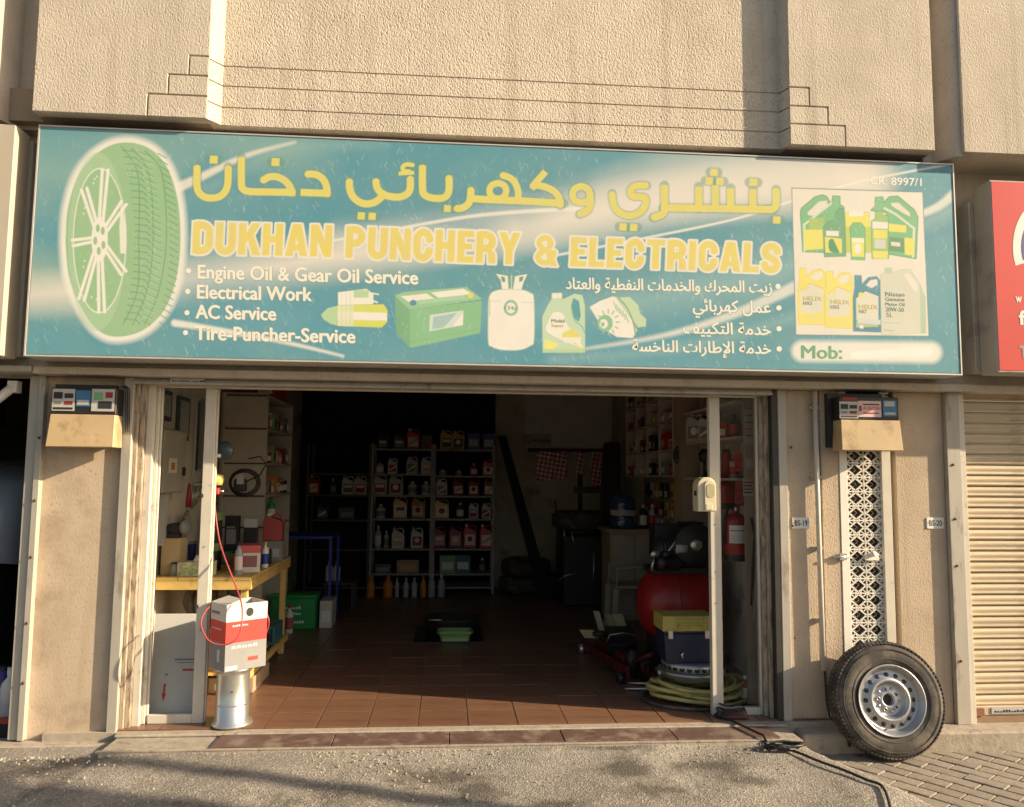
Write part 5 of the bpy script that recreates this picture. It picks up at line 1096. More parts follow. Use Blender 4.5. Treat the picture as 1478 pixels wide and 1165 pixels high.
for li, z in enumerate(LV[1:4]):
    for k in range(7):
        m, nmc = rg3.choice(cols); y = uy0+.10+.15*k; hgt = rg3.uniform(.10, .16)
        kk = rg3.random()
        lb = '%s pack, %s from the front on the %s shelf of the end-on unit' % (nmc, ordn[k], lev[li])
        if kk < .5: carton('pack', lb, m, (ux1-.06, y, z), (.10, .09, hgt), lab=rg3.choice((PAPER, GRY, DKR)), group='packs in the end-on shelf unit', cat='pack', rz=math.pi/2)
        else: can('tin', lb.replace('pack', 'tin', 1), m, (ux1-.05, y, z), .035, hgt, rg3.choice((CHROME, WHT)), PAPER, group='packs in the end-on shelf unit', cat='tin')
bottle('green_bottle', 'green bottle with white label on the lowest shelf of the end-on unit', GRN, (ux1-.05, 2.55, LV[4]), .04, .24, GRN, PAPER)
carton('pack', 'patchy dark red carton on top of the end-on shelf unit', DKR, (ux1-.10, 2.6, LV[0]), (.18, .5, .2), cat='box', rz=0)
# blue trestle and crate beyond
t = thing('blue_table', 'blue steel-framed table in the dark left corner', 'table', (0, 0, 0)); z = .87
MB().box(-1.93, -1.15, 3.35, 4.0, z-.03, z).build('top', BLU, t, bevel=.003)
for (x, y) in ((-1.90, 3.37), (-1.185, 3.37), (-1.90, 3.95), (-1.185, 3.95)): MB().box(x, x+.03, y, y+.03, 0, z-.031).build('leg', BLU, t)
t = thing('crate', 'green plastic box with white printing on the floor under the blue table', 'crate', (0, 0, 0)); cz = .30
MB().box(-1.68, -1.25, 3.02, 3.30, 0.001, cz).build('body', GRN, t, bevel=.012); MB().box(-1.695, -1.235, 3.005, 3.315, cz+.0005, cz+.03).build('rim', GRN, t, bevel=.006)
mb = MB(); r_ = random.Random(4)
for (xa, za, n_) in ((-1.56, .195, 7), (-1.53, .14, 6), (-1.51, .10, 2), (-1.55, .06, 8)):
    for k in range(n_): mb.box(xa+.025*k, xa+.025*k+.018, 3.0188, 3.0198, za, za+r_.uniform(.015, .03))
mb.build('print', PRINT_W, t)['kind'] = 'stuff'
carton('box', 'pale carton beside the green plastic box', M_CW, (-1.16, 3.25, 0.001), (.12, .3, .26), cat='box')

# ================================================================== BACK WALL RACKS
YR = 5.32
cxs = [float(at(p, 750, YR)[0]) for p in (440, 534, 624, 714)]
rowpx = [(683, 714, 750, 793), (648, 684, 715, 749, 792, 828), (649, 687, 716, 749, 792, 828)]
names = ['left', 'middle', 'right']; racks = []
for b in range(3):
    m = SHELFD if b == 0 else SHELFM
    rk = thing('steel_rack', '%s steel rack of oil cans against the back wall' % names[b], 'rack', (0, 0, 0), 'steel racks against the back wall'); racks.append(rk)
    a, c = cxs[b]+.003, cxs[b+1]-.003; zs = [float(at((440, 579, 670)[b]+20, p, YR)[2]) for p in rowpx[b]]
    ztop = 1.90 if b else 1.90
    for x in ((a, a+.028), (c-.028, c)):
        for y in (YR, YR+.40): MB().box(x[0], x[1], y, y+.028, 0, ztop).build('upright', m, rk)
    for z in zs: MB().box(a+.029, c-.029, YR-.002, YR+.42, z-.022, z).build('shelf', m, rk)
    MB().box(a+.029, c-.029, YR, YR+.42, .07, .09).build('shelf', m, rk)
    rk['zs'] = zs
def item(kind, b, r, px, w, h, col, colname, lab=PAPER, cap=None, pos='', level=''):
    z = racks[b]['zs'][r] if r < 50 else .09; x = float(at(px, 750, YR+.08)[0])
    sh = ('top', 'second', 'third', 'fourth', 'fifth', 'sixth')[r] if r < 50 else 'bottom'
    lb = '%s %s, %s on the %s shelf of the %s rack' % (colname, kind.replace('oil_jug', 'jug'), pos.replace(' from the left', ''), sh, names[b])
    loc = (x, YR+.10+rs.uniform(-.03, .06), z+.001)
    if kind in ('oil_jug',): return jug(kind, lb, col, loc, w, h, .09, lab, cap, 'oil cans on the racks', rz=rs.uniform(-.28, .28))
    if kind == 'bottle': return bottle(kind, lb, col, loc, w/2, h, cap or WHT, lab, 'oil cans on the racks')
    return carton('box', lb, col, loc, (w, .12, h), lab, 'boxes on the racks')
P_ = ['leftmost', 'second from the left', 'third from the left', 'fourth from the left', 'fifth from the left']
J = 'oil_jug'; WG = M('white_jug', (.55, .52, .50), .4); DIM = M('charcoal_jug', (.06, .06, .065), .4); GLD = M('bronze_jug', (.42, .24, .10), .35, .2); RJ = M('scarlet_jug', (.50, .02, .03), .35)
ROWS = {
 (1, 0): [('oil_jug', 551, .15, .20, DIM, 'charcoal', GRY, None), ('oil_jug', 573, .15, .20, DIM, 'charcoal', GRY, None), ('oil_jug', 594, .17, .27, RJ, 'red and white', WHT, WHT), ('box', 614, .14, .18, DIM, 'dark', DKR, None)],
 (1, 1): [('bottle', 546, .11, .16, WG, 'grey', PAPER, DIM), ('oil_jug', 565, .12, .20, WG, 'white', DKR, None), ('oil_jug', 594, .14, .22, WG, 'white', GRY, None), ('oil_jug', 614, .14, .22, WG, 'white', PINKP, None)],
 (1, 2): [('oil_jug', 547, .18, .26, LGRY, 'grey', DKR, None), ('oil_jug', 571, .18, .26, LGRY, 'grey', DKR, None), ('bottle', 594, .12, .18, WG, 'white', GRY, None), ('bottle', 614, .12, .18, WG, 'white', GRY, None)],
 (1, 3): [('bottle', 549, .12, .18, WG, 'white', GRY, None), ('oil_jug', 577, .18, .28, GLD, 'bronze', PAPER, None), ('oil_jug', 604, .18, .28, GLD, 'bronze', CRM, None)],
 (1, 4): [('bottle', 546, .08, .28, LGRY, 'slim grey', PAPER, None), ('bottle', 558, .06, .22, WG, 'slim white', GRY, None), ('oil_jug', 575, .16, .26, WG, 'white', GOLD, None), ('oil_jug', 602, .16, .26, WG, 'white', DKR, None)],
 (2, 0): [('oil_jug', 642, .16, .25, M('mustard_jug', (.50, .36, .05), .4), 'mustard yellow', BLK, None), ('oil_jug', 660, .16, .25, _mats['mustard_jug'], 'mustard yellow', BLK, None), ('box', 682, .16, .21, M('royal_blue', (.03, .05, .32), .4), 'royal blue', LGRY, None), ('box', 704, .16, .21, _mats['royal_blue'], 'royal blue', LGRY, None)],
 (2, 1): [('bottle', 638, .11, .08, WG, 'squat white', GRY, None), ('bottle', 661, .09, .07, WG, 'squat white', GRY, None), ('bottle', 683, .10, .16, RJ, 'red', WHT, WHT), ('oil_jug', 704, .15, .21, RJ, 'red', WHT, None)],
 (2, 2): [('oil_jug', 636, .15, .22, WG, 'white', GRY, None), ('oil_jug', 660, .15, .22, M('wine_jug', (.20, .03, .04), .4), 'wine red', PAPER, None), ('oil_jug', 684, .14, .22, _mats['wine_jug'], 'wine red', WHT, None), ('oil_jug', 706, .14, .22, _mats['wine_jug'], 'wine red', WHT, None)],
 (2, 3): [('oil_jug', 637, .19, .25, GLD, 'gold', CRM, None), ('bottle', 664, .10, .20, DIM, 'black', WHT, WHT), ('oil_jug', 684, .12, .20, WG, 'white', DKR, None), ('oil_jug', 703, .12, .20, WG, 'white', DKR, None)],
 (2, 4): [('oil_jug', 634, .17, .28, _mats['wine_jug'], 'wine red', PINKP, None), ('oil_jug', 658, .17, .28, _mats['wine_jug'], 'wine red', PINKP, None), ('oil_jug', 679, .17, .30, RJ, 'bright red', WHT, WHT), ('oil_jug', 702, .17, .30, RJ, 'bright red', WHT, WHT)],
 (2, 5): [('box', 647, .20, .22, GREENP, 'green-printed', PAPER, None), ('box', 669, .20, .22, TEAL, 'teal', PAPER, None), ('bottle', 697, .08, .18, DIM, 'black', GRY, None)],
 (1, 5): [('box', 590, .28, .16, CARD, 'brown', GOLD, None), ('box', 555, .2, .12, DIM, 'black', GRY, None)],
 (0, 0): [('oil_jug', 451, .14, .22, RJ, 'bright pink and red', WHT, None), ('oil_jug', 500, .16, .25, WG, 'white', DKR, None), ('oil_jug', 519, .16, .25, WG, 'white', BLK, None)],
 (0, 1): [('oil_jug', 451, .14, .24, RJ, 'pink and red', WHT, WHT), ('bottle', 478, .08, .20, DIM, 'black', GRY, None), ('oil_jug', 500, .16, .24, WG, 'white', BLK, None), ('oil_jug', 520, .16, .24, WG, 'white', DKR, None)],
 (0, 2): [('oil_jug', 465, .14, .2, DIM, 'charcoal', GRY, None), ('box', 500, .2, .15, DIM, 'black', GRY, None)],
}
del ROWS[(0, 0)]
for (b, r), L_ in ROWS.items():
    for k, (kind, px, w, hh_, col, cn, lab, cap) in enumerate(L_): item(kind, b, r, px, w, hh_, col, cn, lab, cap, P_[k] if k < len(L_)-1 else 'rightmost')
for k, (px, col, cn, w, hh_) in enumerate(((535, ORG, 'orange', .10, .26), (560, ORG, 'orange', .12, .26), (573, LGRY, 'slim grey', .05, .24), (586, LGRY, 'grey spray', .07, .24), (598, LGRY, 'grey spray', .07, .24), (611, ORG, 'slim orange', .07, .26), (623, M('pale_bottle', (.38, .38, .40), .4), 'pale', .09, .28), (637, _mats['pale_bottle'], 'pale', .09, .28))):
    x = float(at(px, 850, YR-.25)[0]); bottle('bottle', '%s bottle, %s in the floor row before the racks' % (cn, ('leftmost', 'second', 'third', 'fourth', 'fifth', 'sixth', 'seventh', 'last')[k]), col, (x, YR-.25, .001), w/2, hh_, WHT if k > 5 else col, None, 'bottles on the floor in front of the racks')
for k, px in enumerate((475, 486)): bottle('bottle', '%s white bottle beside the leg of the blue table' % ('left' if k == 0 else 'right'), WHT, (float(at(px, 830, 4.3)[0]), 4.3, .30), .04, .22, WHT, None, 'white bottles by the blue table')
t = thing('stool', 'low dark stool holding white bottles behind the blue table', 'stool', (0, 0, 0)); MB().box(-1.35, -1.0, 4.15, 4.5, .27, .299).build('seat', DARK, t)
for (x, y) in ((-1.34, 4.16), (-1.04, 4.16), (-1.34, 4.46), (-1.04, 4.46)): MB().box(x, x+.03, y, y+.03, 0, .2695).build('leg', DARK, t)
# green basin on dark mat
t = thing('basin', 'pale green plastic basin on the floor in the middle of the shop', 'basin', (.10, 2.45, 0))
bw, bd = .155, .11
def ring(w, d, z, r=.04, n=5):
    return [(x, y, z) for x, y in rounded(-w, w, -d, d, r, r, n)]
mb = MB(); RR = [ring(bw*.80, bd*.8, .002), ring(bw*.9, bd*.9, .05), ring(bw, bd, .085), ring(bw*1.06, bd*1.08, .087), ring(bw*1.06, bd*1.08, .082), ]; n = len(RR[0])
for q in RR: mb.v += q
for i in range(len(RR)-1):
    for k in range(n): mb.f.append((i*n+k, i*n+(k+1) % n, (i+1)*n+(k+1) % n, (i+1)*n+k)); mb.sm.append(True)
mb.f.append(tuple(range(n))); mb.sm.append(False)
BASM = M('pale_green', (.26, .42, .16), .4); mb.build('bowl', BASM, t, local=True)
MB().tube([(p[0]*.98, p[1]*.98+.0, .089) for p in ring(bw, bd, 0)]+[(ring(bw, bd, 0)[0][0]*.98, ring(bw, bd, 0)[0][1]*.98, .089)], .007, 6).build('rim', BASM, t, local=True)
tag(MB().box(-.27, .36, 2.33, 3.1, .001, .012).build('floor_mat', BLK), 'black oily rubber mat on the tiles around the green basin', 'mat')
t = thing('drain_pan', 'black oil drain pan standing on the mat behind the green basin', 'drain pan', (0, 0, 0)); MB().lathe([(.001, .013), (.24, .013), (.27, .14), (.275, .15), (.255, .15), (.23, .04), (.001, .035)], (.08, 2.85, 0), (0, 0, 1), 32).build('pan', DARK, t)
MB().tube([(-.15, 2.62, .155), (-.02, 2.60, .158)], .008, 6).build('rod', CHROME, t)
# leaning plank, broom, boards at the back
t = thing('plank', 'wide black plank leaning against the right rack', 'plank', (0, 0, 0)); MB().hexa([(1.16, 4.9, 0), (1.32, 4.9, 0), (1.32, 4.94, 0), (1.16, 4.94, 0)], [(.655, 5.30, 2.02), (.76, 5.30, 2.02), (.76, 5.34, 2.02), (.655, 5.34, 2.02)]).build('board', BLACKW, t)
t = thing('broom', 'broom with a thin wooden handle standing at the back wall', 'broom', (0, 0, 0)); p = at(801, 722, 5.85); MB().tube([(p[0], 5.85, p[2]), (p[0]+.07, 5.7, .12)], .013, 8).build('handle', BROWN, t); MB().hexa([(p[0]-.05, 5.62, .0), (p[0]+.2, 5.62, 0), (p[0]+.2, 5.74, 0), (p[0]-.05, 5.74, 0)], [(p[0], 5.67, .13), (p[0]+.14, 5.67, .13), (p[0]+.14, 5.72, .13), (p[0], 5.72, .13)]).build('brush', DARK, t)
t = thing('white_board', 'large pale grey board fixed on the back wall above the red chequered tape', 'board', (0, 0, 0)); q0 = at(757, 645, 5.9); q1 = at(883, 560, 5.9)
MB().box(q0[0], q1[0], 5.90, 5.945, q0[2], 2.75).build('panel', M('dull_board', (.66, .64, .60), .6), t); MB().box(q0[0], q1[0]+.01, 5.885, 5.8995, q0[2]-.02, q0[2]).build('ledge', LGRY, t)
t = thing('no_smoking_sign', 'white No Smoking sign with red ring on the back wall', 'sign', (0, 0, 0)); q0 = at(754, 644, 5.87); q1 = at(796, 627, 5.87)
MB().box(q0[0], q1[0], 5.874, 5.884, q0[2], q1[2]).build('plate', M('dim_plate', (.45, .42, .36), .6), t); cz_ = (q0[2]+q1[2])/2
MB().tube([(q0[0]+.075+.045*math.cos(a), 5.872, cz_+.045*math.sin(a)) for a in np.linspace(0, 6.283, 24)], .007, 6).tube([(q0[0]+.045, 5.871, cz_+.03), (q0[0]+.105, 5.871, cz_-.03)], .005, 6).build('ring', PRINT_R, t)
put_text('No Smoking', (q0[0]+.145, 5.8735, cz_-.025), (1, 0, 0), (0, 0, 1), q1[0]-q0[0]-.16, .05, PRINT_K, t, off=.02)
t = thing('hanging_bar', 'dark rail under the board that the chequered tapes hang from', 'rail', (0, 0, 0)); q0 = at(762, 650, 5.86); q1 = at(884, 650, 5.86); MB().box(q0[0], q1[0], 5.85, 5.87, q0[2]-.02, q0[2]+.03).build('bar', M('maroon_rail', (.10, .03, .03), .7), t)
def checker():
    m = bpy.data.materials.new('chequered_tape'); m.use_nodes = True; T = m.node_tree; N = T.nodes; b = N['Principled BSDF']; b.inputs['Roughness'].default_value = .4
    tc = N.new('ShaderNodeTexCoord'); mp = N.new('ShaderNodeMapping'); mp.inputs['Rotation'].default_value = (0, math.radians(35), 0); ck = N.new('ShaderNodeTexChecker'); ck.inputs['Scale'].default_value = 24
    ck.inputs[1].default_value = (.60, .03, .05, 1); ck.inputs[2].default_value = (.80, .76, .72, 1); T.links.new(tc.outputs['Object'], mp.inputs[0]); T.links.new(mp.outputs[0], ck.inputs[0]); T.links.new(ck.outputs[0], b.inputs['Base Color']); return m
CHK = checker()
G_ = 'red and white tapes hanging under the back board'
for k, (a, b, e) in enumerate(((775, 786, 694), (787, 798, 693), (800, 808, 690), (809, 817, 692), (826, 831, 684), (832, 841, 687), (853, 860, 700), (861, 867, 703), (868, 875, 693))):
    q0 = at(a, 652, 5.84); q1 = at(b, e, 5.84); o = MB().box(q0[0], q1[0], 5.835, 5.846, q1[2], q0[2]).build('reflective_tape', CHK if k != 4 else LGRY)
    tag(o, '%s strip of %s tape hanging from the rail, counted from the left' % (('first', 'second', 'third', 'fourth', 'fifth', 'sixth', 'seventh', 'eighth', 'ninth')[k], 'plain white' if k == 4 else 'red and white chequered'), 'tape', G_)
for k, (x, y, z) in enumerate(((1.02, 5.5, .11), (1.05, 5.5, .33), (1.45, 5.6, .11))):
    t = thing('tyre', ('old tyre lying flat at the back wall, bottom of the pair', 'old tyre lying on another one at the back wall', 'single old tyre lying flat by the broom')[k], 'tyre', (x, y, z), 'old tyres at the back wall'); MB().lathe([(.19, -.09), (.25, -.105), (.31, -.08), (.325, -.03), (.325, .03), (.31, .08), (.25, .105), (.19, .09), (.18, .0), (.19, -.09)], (0, 0, 0), (0, 0, 1), 32).build('casing', RUB, t, local=True)
# ================================================================== RIGHT SIDE OF THE SHOP
XS = 2.05
RK = thing('pigeonhole_shelf', 'white pigeonhole shelving full of small packs on the right wall', 'shelf unit', (0, 0, 0))
ys = [2.14, 2.62, 3.10, 3.57, 4.05]; zl = [1.52, 1.76, 2.03, 2.27, 2.52]
for z in zl: MB().box(XS, 2.315, ys[0], ys[-1], z-.016, z).build('shelf', WSHELF, RK)
for y in ys: MB().box(XS+.001, 2.314, y-.009, y+.009, zl[0], 2.7).build('divider', WSHELF, RK)
R2 = thing('wall_shelf', 'three-tier open white wall shelf near the door on the right wall', 'shelf unit', (0, 0, 0))
ys2 = [.55, 1.80]; zl2 = [1.50, 1.80, 2.06, 2.30]
for z in zl2: MB().box(XS+.01, 2.315, ys2[0], ys2[1], z-.018, z).build('shelf', WSHELF, R2)
for y in (.56, 1.18, 1.79): MB().box(2.20, 2.314, y-.01, y+.01, 1.3, 2.5).build('bracket', WSHELF, R2)
rg4 = random.Random(9)
sname = {0: 'lowest', 1: 'second', 2: 'third', 3: 'top'}
cc = [(DKR, 'dark red'), (BLK, 'black'), (GRY, 'grey'), (GOLD, 'tan'), (RED, 'red'), (NAVY, 'navy'), (LGRY, 'pale grey')]
for zi in range(4):
    for c in range(4):
        n = 3
        for k in range(n):
            y = ys[c]+.09+.145*k; m, nm_ = rg4.choice(cc); h = rg4.uniform(.08, .17)
            lb = '%s %%s, %s in the %s bay, %s tier of the pigeonholes' % (nm_, ('first', 'second', 'third')[k], ('first', 'second', 'third', 'last')[c], sname[zi])
            if rg4.random() < .5: can('spray_can', lb % 'can', m, (XS+.06, y, zl[zi]), .028, h, rg4.choice((WHT, CHROME, BLK)), rg4.choice((None, PAPER, RED)), 'small goods in the pigeonhole shelving', 'can')
            else: carton('pack', lb % 'pack', m, (XS+.06, y, zl[zi]), (.11, .09, h), rg4.choice((PAPER, GRY, DKR, GOLD)), 'small goods in the pigeonhole shelving', 'pack', rz=-math.pi/2)
# blister packs hanging below the pigeonholes
for r in range(3):
    for k in range(9):
        y = 2.25+.2*k; z = 1.28-.19*r; m, nm_ = rg4.choice([(RED, 'red'), (DKR, 'dark red'), (WG, 'white'), (NAVY, 'navy'), (GOLD, 'tan'), (YEL, 'yellow')])
        if r == 2 and k < 2: continue
        t = thing('blister_pack', '%s blister pack, %s from the door in the %s hanging row' % (nm_, ordn[k] if k else 'first', ('upper', 'middle', 'lower')[r]), 'blister pack', (XS+.2, y, z), 'blister packs hanging on the right wall')
        MB().box(.0, .006, -.06, .06, 0, .16).build('card', m, t, local=True); MB().box(-.02, -.0005, -.035, .035, .02, .08).build('bubble', rg4.choice((WG, BLK, GRY, RED)), t, bevel=.006, local=True)
rl = thing('peg_board', 'narrow tan board behind the hanging blister packs', 'board', (0, 0, 0)); MB().box(2.262, 2.315, 2.15, 4.05, .95, 1.50).build('board', M('dim_board', (.28, .24, .18), .8), rl)
# items near the door
jug('oil_jug', 'pale grey jug on the middle tier of the open wall shelf', LGRY, (2.12, 1.62, 1.80), .17, .24, .10, GRY, WHT, rz=-.9, cat='oil jug')
jug('oil_jug', 'second pale grey jug behind the mullion on the open wall shelf', LGRY, (2.14, 1.38, 1.80), .15, .21, .10, GRY, BLK, rz=-.9, cat='oil jug')
bottle('bottle', 'dark bottle with a red label on the open wall shelf by the door', DARK, (2.14, .80, 1.80), .04, .18, BLK, RED)
carton('box', 'bright red parts box on the open wall shelf by the door', RED, (2.15, .98, 1.80), (.12, .12, .12), rz=-1.2, cat='box')
bottle('bottle', 'grey slim bottle beside the red parts box', GRY, (2.13, 1.12, 1.80), .03, .17, CHROME)
t = thing('grease_gun', 'black headed grease gun standing on the lower tier of the wall shelf', 'grease gun', (2.12, 1.42, 1.50)); MB().lathe([(.001, 0), (.06, 0), (.06, .012), (.02, .02), (.02, .12), (.05, .14), (.055, .2), (.03, .24), (.001, .24)], (0, 0, 0), (0, 0, 1), 18).build('body', BLK, t, local=True); MB().tube([(0, 0, .02), (.0, -.05, .1), (0, -.05, .2)], .007, 6).build('rod', CHROME, t, local=True)
can('tin', 'dark red slim tin on the lower tier by the right pane', DKR, (2.14, .98, 1.50), .035, .22, BLK, None, cat='tin'); can('tin', 'short pale tin on the lower tier by the right pane', LGRY, (2.14, .82, 1.50), .035, .14, RED, RED, cat='tin')
for k, y in enumerate((1.30, 1.12, .92, .75)):
    t = thing('cable_pack', '%s cable loop from the back, hanging under the wall shelf top tier' % ('first', 'second', 'third', 'fourth')[k], 'cable', (0, 0, 0), 'cable loops under the top shelf'); MB().tube([(2.1, y+.035*math.cos(a), 2.19+.08*math.sin(a)) for a in np.linspace(0, 6.283, 16)], .009, 6).build('loop', (BLK, DKR, GRY, BLK)[k], t)
t = thing('wire_wheel', 'black spoked coil hanging on the right wall between the shelf units', 'coil', (0, 0, 0)); pc = at(986, 657, 1.95)
for k in range(3): MB().tube([(pc[0]+(.05+.012*k)*math.cos(a), 1.95+.01*k, pc[2]+(.06+.012*k)*math.sin(a)) for a in np.linspace(0, 6.283, 22)], .014, 6).build('loop', BLK, t)
MB().lathe([(.001, 0), (.03, 0), (.03, .02), (.001, .02)], (pc[0], 1.92, pc[2]), (0, 1, 0), 14).build('centre', DARK, t)
for k in range(5):
    a = math.radians(72*k); MB().lathe([(.001, -.012), (.014, 0), (.001, .012)], (pc[0]+.07*math.cos(a), 1.93, pc[2]+.08*math.sin(a)), (0, 1, 0), 8).build('knob', GRY, t)
t = thing('red_strap', 'dark red straps hanging in a long bunch under the spoked coil', 'strap', (0, 0, 0))
for k in range(4): MB().hexa([(pc[0]-.03+.025*k, 2.0, .95+.03*k), (pc[0]-.012+.025*k, 2.0, .95+.03*k), (pc[0]-.012+.025*k, 2.01, .95+.03*k), (pc[0]-.03+.025*k, 2.01, .95+.03*k)], [(pc[0]-.02+.012*k, 2.0, pc[2]-.06), (pc[0]-.008+.012*k, 2.0, pc[2]-.06), (pc[0]-.008+.012*k, 2.01, pc[2]-.06), (pc[0]-.02+.012*k, 2.01, pc[2]-.06)]).build('band', DKR, t)
MB().box(XS+.001, 2.319, 1.86, 2.08, 0, 3.0).build('pilaster', M('warm_plaster', (.36, .27, .18), .9, n=(4, .2)), BL)
# posters on the inner right return
for (a, b, c, d, m, lb, e) in ((1075, 1090, 592, 640, PAPER, 'long pale notice on the inner right wall by the door', 0), (1076, 1088, 662, 676, PAPER, 'small white notice square on the inner right wall', 1), (1072, 1088, 692, 716, PAPER, 'red and black printed sticker low on the inner right wall', 2), (1060, 1070, 655, 680, RED, 'dark red printed card on the inner right wall', 3), (1061, 1070, 695, 728, DKR, 'tall red printed card above the fire extinguisher', 4)):
    q0 = at(a, d, .33); q1 = at(b, c, .33); q0x, q1x = q0[0], q1[0]
    t = thing('poster', lb, 'poster', (0, 0, 0)); MB().box(q0x, q1x, .322, .326, q0[2], q1[2]).build('sheet', m if m is not PAPER else M('dim_sheet', (.42, .38, .34), .7), t)
    for k in range(4):
        z = q1[2]-(q1[2]-q0[2])*(.15+.2*k); MB().box(q0x+.006, q1x-.006-(k % 2)*.01, .320, .3215, z-.008, z).build('print', (DKR, BLK, DKR, BLK)[k] if e != 1 else LGRY, t)
q0 = at(1092, 700, .33); MB().box(q0[0]-.085, 2.319, .3265, .345, 0, 3.0).build('inner_return', M('pinkish_paint', (.36, .28, .22), .85, n=(5, .15)), BL)
# fire extinguishers
def extinguisher(loc, r, h, label, lab=True):
    t = thing('fire_extinguisher', label, 'fire extinguisher', loc)
    MB().lathe([(.001, 0), (r*.92, 0), (r, .012), (r, h*.78), (r*.92, h*.85), (r*.6, h*.92), (r*.28, h*.95), (r*.28, h)], (0, 0, 0), (0, 0, 1), 28).build('cylinder', REDP, t, local=True)
    MB().lathe([(r*1.01, -.015), (r*1.01, .03)], (0, 0, 0), (0, 0, 1), 24).build('foot_ring', BLK, t, local=True)
    if lab:
        P = [(r*1.012*math.sin(a), -r*1.012*math.cos(a)) for a in np.linspace(-.95, .75, 9)]
        MB().add([(x, y, h*.33) for x, y in P]+[(x, y, h*.70) for x, y in P], [(i, i+1, 10+i, 9+i) for i in range(8)], True).build('label', PAPER, t, local=True)
        P = [(r*1.02*math.sin(a), -r*1.02*math.cos(a)) for a in np.linspace(-.85, .65, 9)]
        for (z0, z1, m) in ((.58, .60, DKR), (.50, .505, GRY), (.46, .465, GRY), (.42, .425, GRY), (.38, .385, GRY)): MB().add([(x, y, h*z0) for x, y in P]+[(x, y, h*z1) for x, y in P], [(i, i+1, 10+i, 9+i) for i in range(8)], True).build('print', m, t, local=True)
    MB().box(-.02, .02, -.02, .02, h, h+.03).build('valve', BLK, t, local=True); MB().hexa([(.0, -.012, h+.031), (.09, -.012, h+.045), (.09, .012, h+.045), (0, .012, h+.031)], [(.0, -.012, h+.04), (.10, -.012, h+.06), (.10, .012, h+.06), (0, .012, h+.04)]).build('lever', BLK, t, local=True)
    MB().tube([(-.02, 0, h+.015), (-.06, -.02, h+.03), (-r*1.05, -.02, h*.8), (-r*1.1, -.02, h*.3)], .010, 8).build('hose', BLK, t, local=True); MB().lathe([(.012, 0), (.016, .01), (.001, .012)], (-.008, -.022, h+.012), (0, -1, 0), 10).build('gauge', WHT, t, local=True)
    return t
p = at(1063, 806, .55); extinguisher((p[0], .55, p[2]), .082, .335, 'big red fire extinguisher with white label hanging behind the right pane')
p = at(1047, 735, 1.05); extinguisher((p[0], 1.05, p[2]+.02), .075, .20, 'small red cylinder above and left of the labelled extinguisher', False)
t = thing('wall_wires', 'grey cables dangling on the inner right wall below the posters', 'cable', (0, 0, 0)); p = at(1090, 752, .31)
for k, (dx, z1) in enumerate(((0, 1.05), (.012, .86), (-.01, .95))): MB().tube([(p[0]-.02+dx, .31, p[2]+.02), (p[0]+dx, .305, p[2]-.1), (p[0]-.02+dx, .305, z1-.08), (p[0]-.03+dx, .305, z1-.3)], .006, 6).build('cable', (BLK, LGRY, DARK)[k], t)

# compressor: red tank with motor
CP = thing('air_compressor', 'big red air compressor tank with a black pump and motor on top', 'air compressor', (0, 0, 0))
cyx, czx, cR = 1.38, .50, .275
xa, xb = 1.53, 2.22
pr = [(.001, xa), (.10, xa+.012), (.19, xa+.05), (.25, xa+.11), (cR, xa+.18), (cR, xb-.16), (.25, xb-.09), (.17, xb-.03), (.001, xb)]
MB().lathe([(r, h) for r, h in pr], (0, cyx, czx), (1, 0, 0), 40).build('tank', REDP, CP)
MB().lathe([(cR+.002, 1.80), (cR+.006, 1.805), (cR+.006, 1.815), (cR+.002, 1.82)], (0, cyx, czx), (1, 0, 0), 40).build('weld_band', REDP, CP)
for x in (1.66, 2.02): MB().box(x, x+.05, cyx-.20, cyx+.20, 0, czx-.20).build('foot', DARK, CP)
ztk = czx+cR
MB().box(1.62, 2.18, cyx-.14, cyx+.14, ztk-.03, ztk+.015).build('saddle', DARK, CP)
MB().lathe([(.001, 1.66), (.10, 1.665), (.11, 1.70), (.11, 1.90), (.09, 1.92), (.001, 1.925)], (0, cyx-.02, ztk+.13), (1, 0, 0), 20).build('motor', DARK, CP)
for k in range(7): MB().lathe([(.112, 1.70+.03*k), (.118, 1.705+.03*k), (.112, 1.71+.03*k)], (0, cyx-.02, ztk+.13), (1, 0, 0), 20).build('cooling_fin', M('grey_fin', (.12, .12, .12), .5, .4), CP)
MB().lathe([(.001, -.01), (.16, -.01), (.17, .02), (.15, .03), (.001, .03)], (1.96, cyx-.18, ztk+.20), (0, 1, 0), 28).build('flywheel', DARK, CP); MB().lathe([(.001, -.03), (.045, -.03), (.05, -.011), (.001, -.011)], (1.96, cyx-.18, ztk+.20), (0, 1, 0), 20).build('hub', CHROME, CP)
MB().box(1.88, 2.06, cyx-.12, cyx+.10, ztk+.016, ztk+.22).build('crankcase', DARK, CP, bevel=.01)
for k in range(6): MB().box(1.89, 2.05, cyx-.11, cyx+.09, ztk+.225+.026*k, ztk+.24+.026*k).build('cylinder_fin', BLK, CP)
MB().lathe([(.001, 0), (.05, 0), (.05, .09), (.001, .09)], (1.80, cyx-.15, ztk+.17), (1, 0, 0), 18).build('filter', LGRY, CP)
MB().tube([(1.72, cyx-.16, ztk+.02), (1.72, cyx-.17, ztk+.12), (1.80, cyx-.17, ztk+.22), (1.94, cyx-.05, ztk+.38)], .010, 8).build('pipe', CHROME, CP)
MB().tube([(1.60, cyx-.2, ztk+.0), (1.62, cyx-.2, ztk+.10)], .012, 8).lathe([(.001, 0), (.03, 0), (.03, .02), (.001, .02)], (1.62, cyx-.21, ztk+.13), (0, -1, 0), 16).build('pressure_gauge', CHROME, CP)
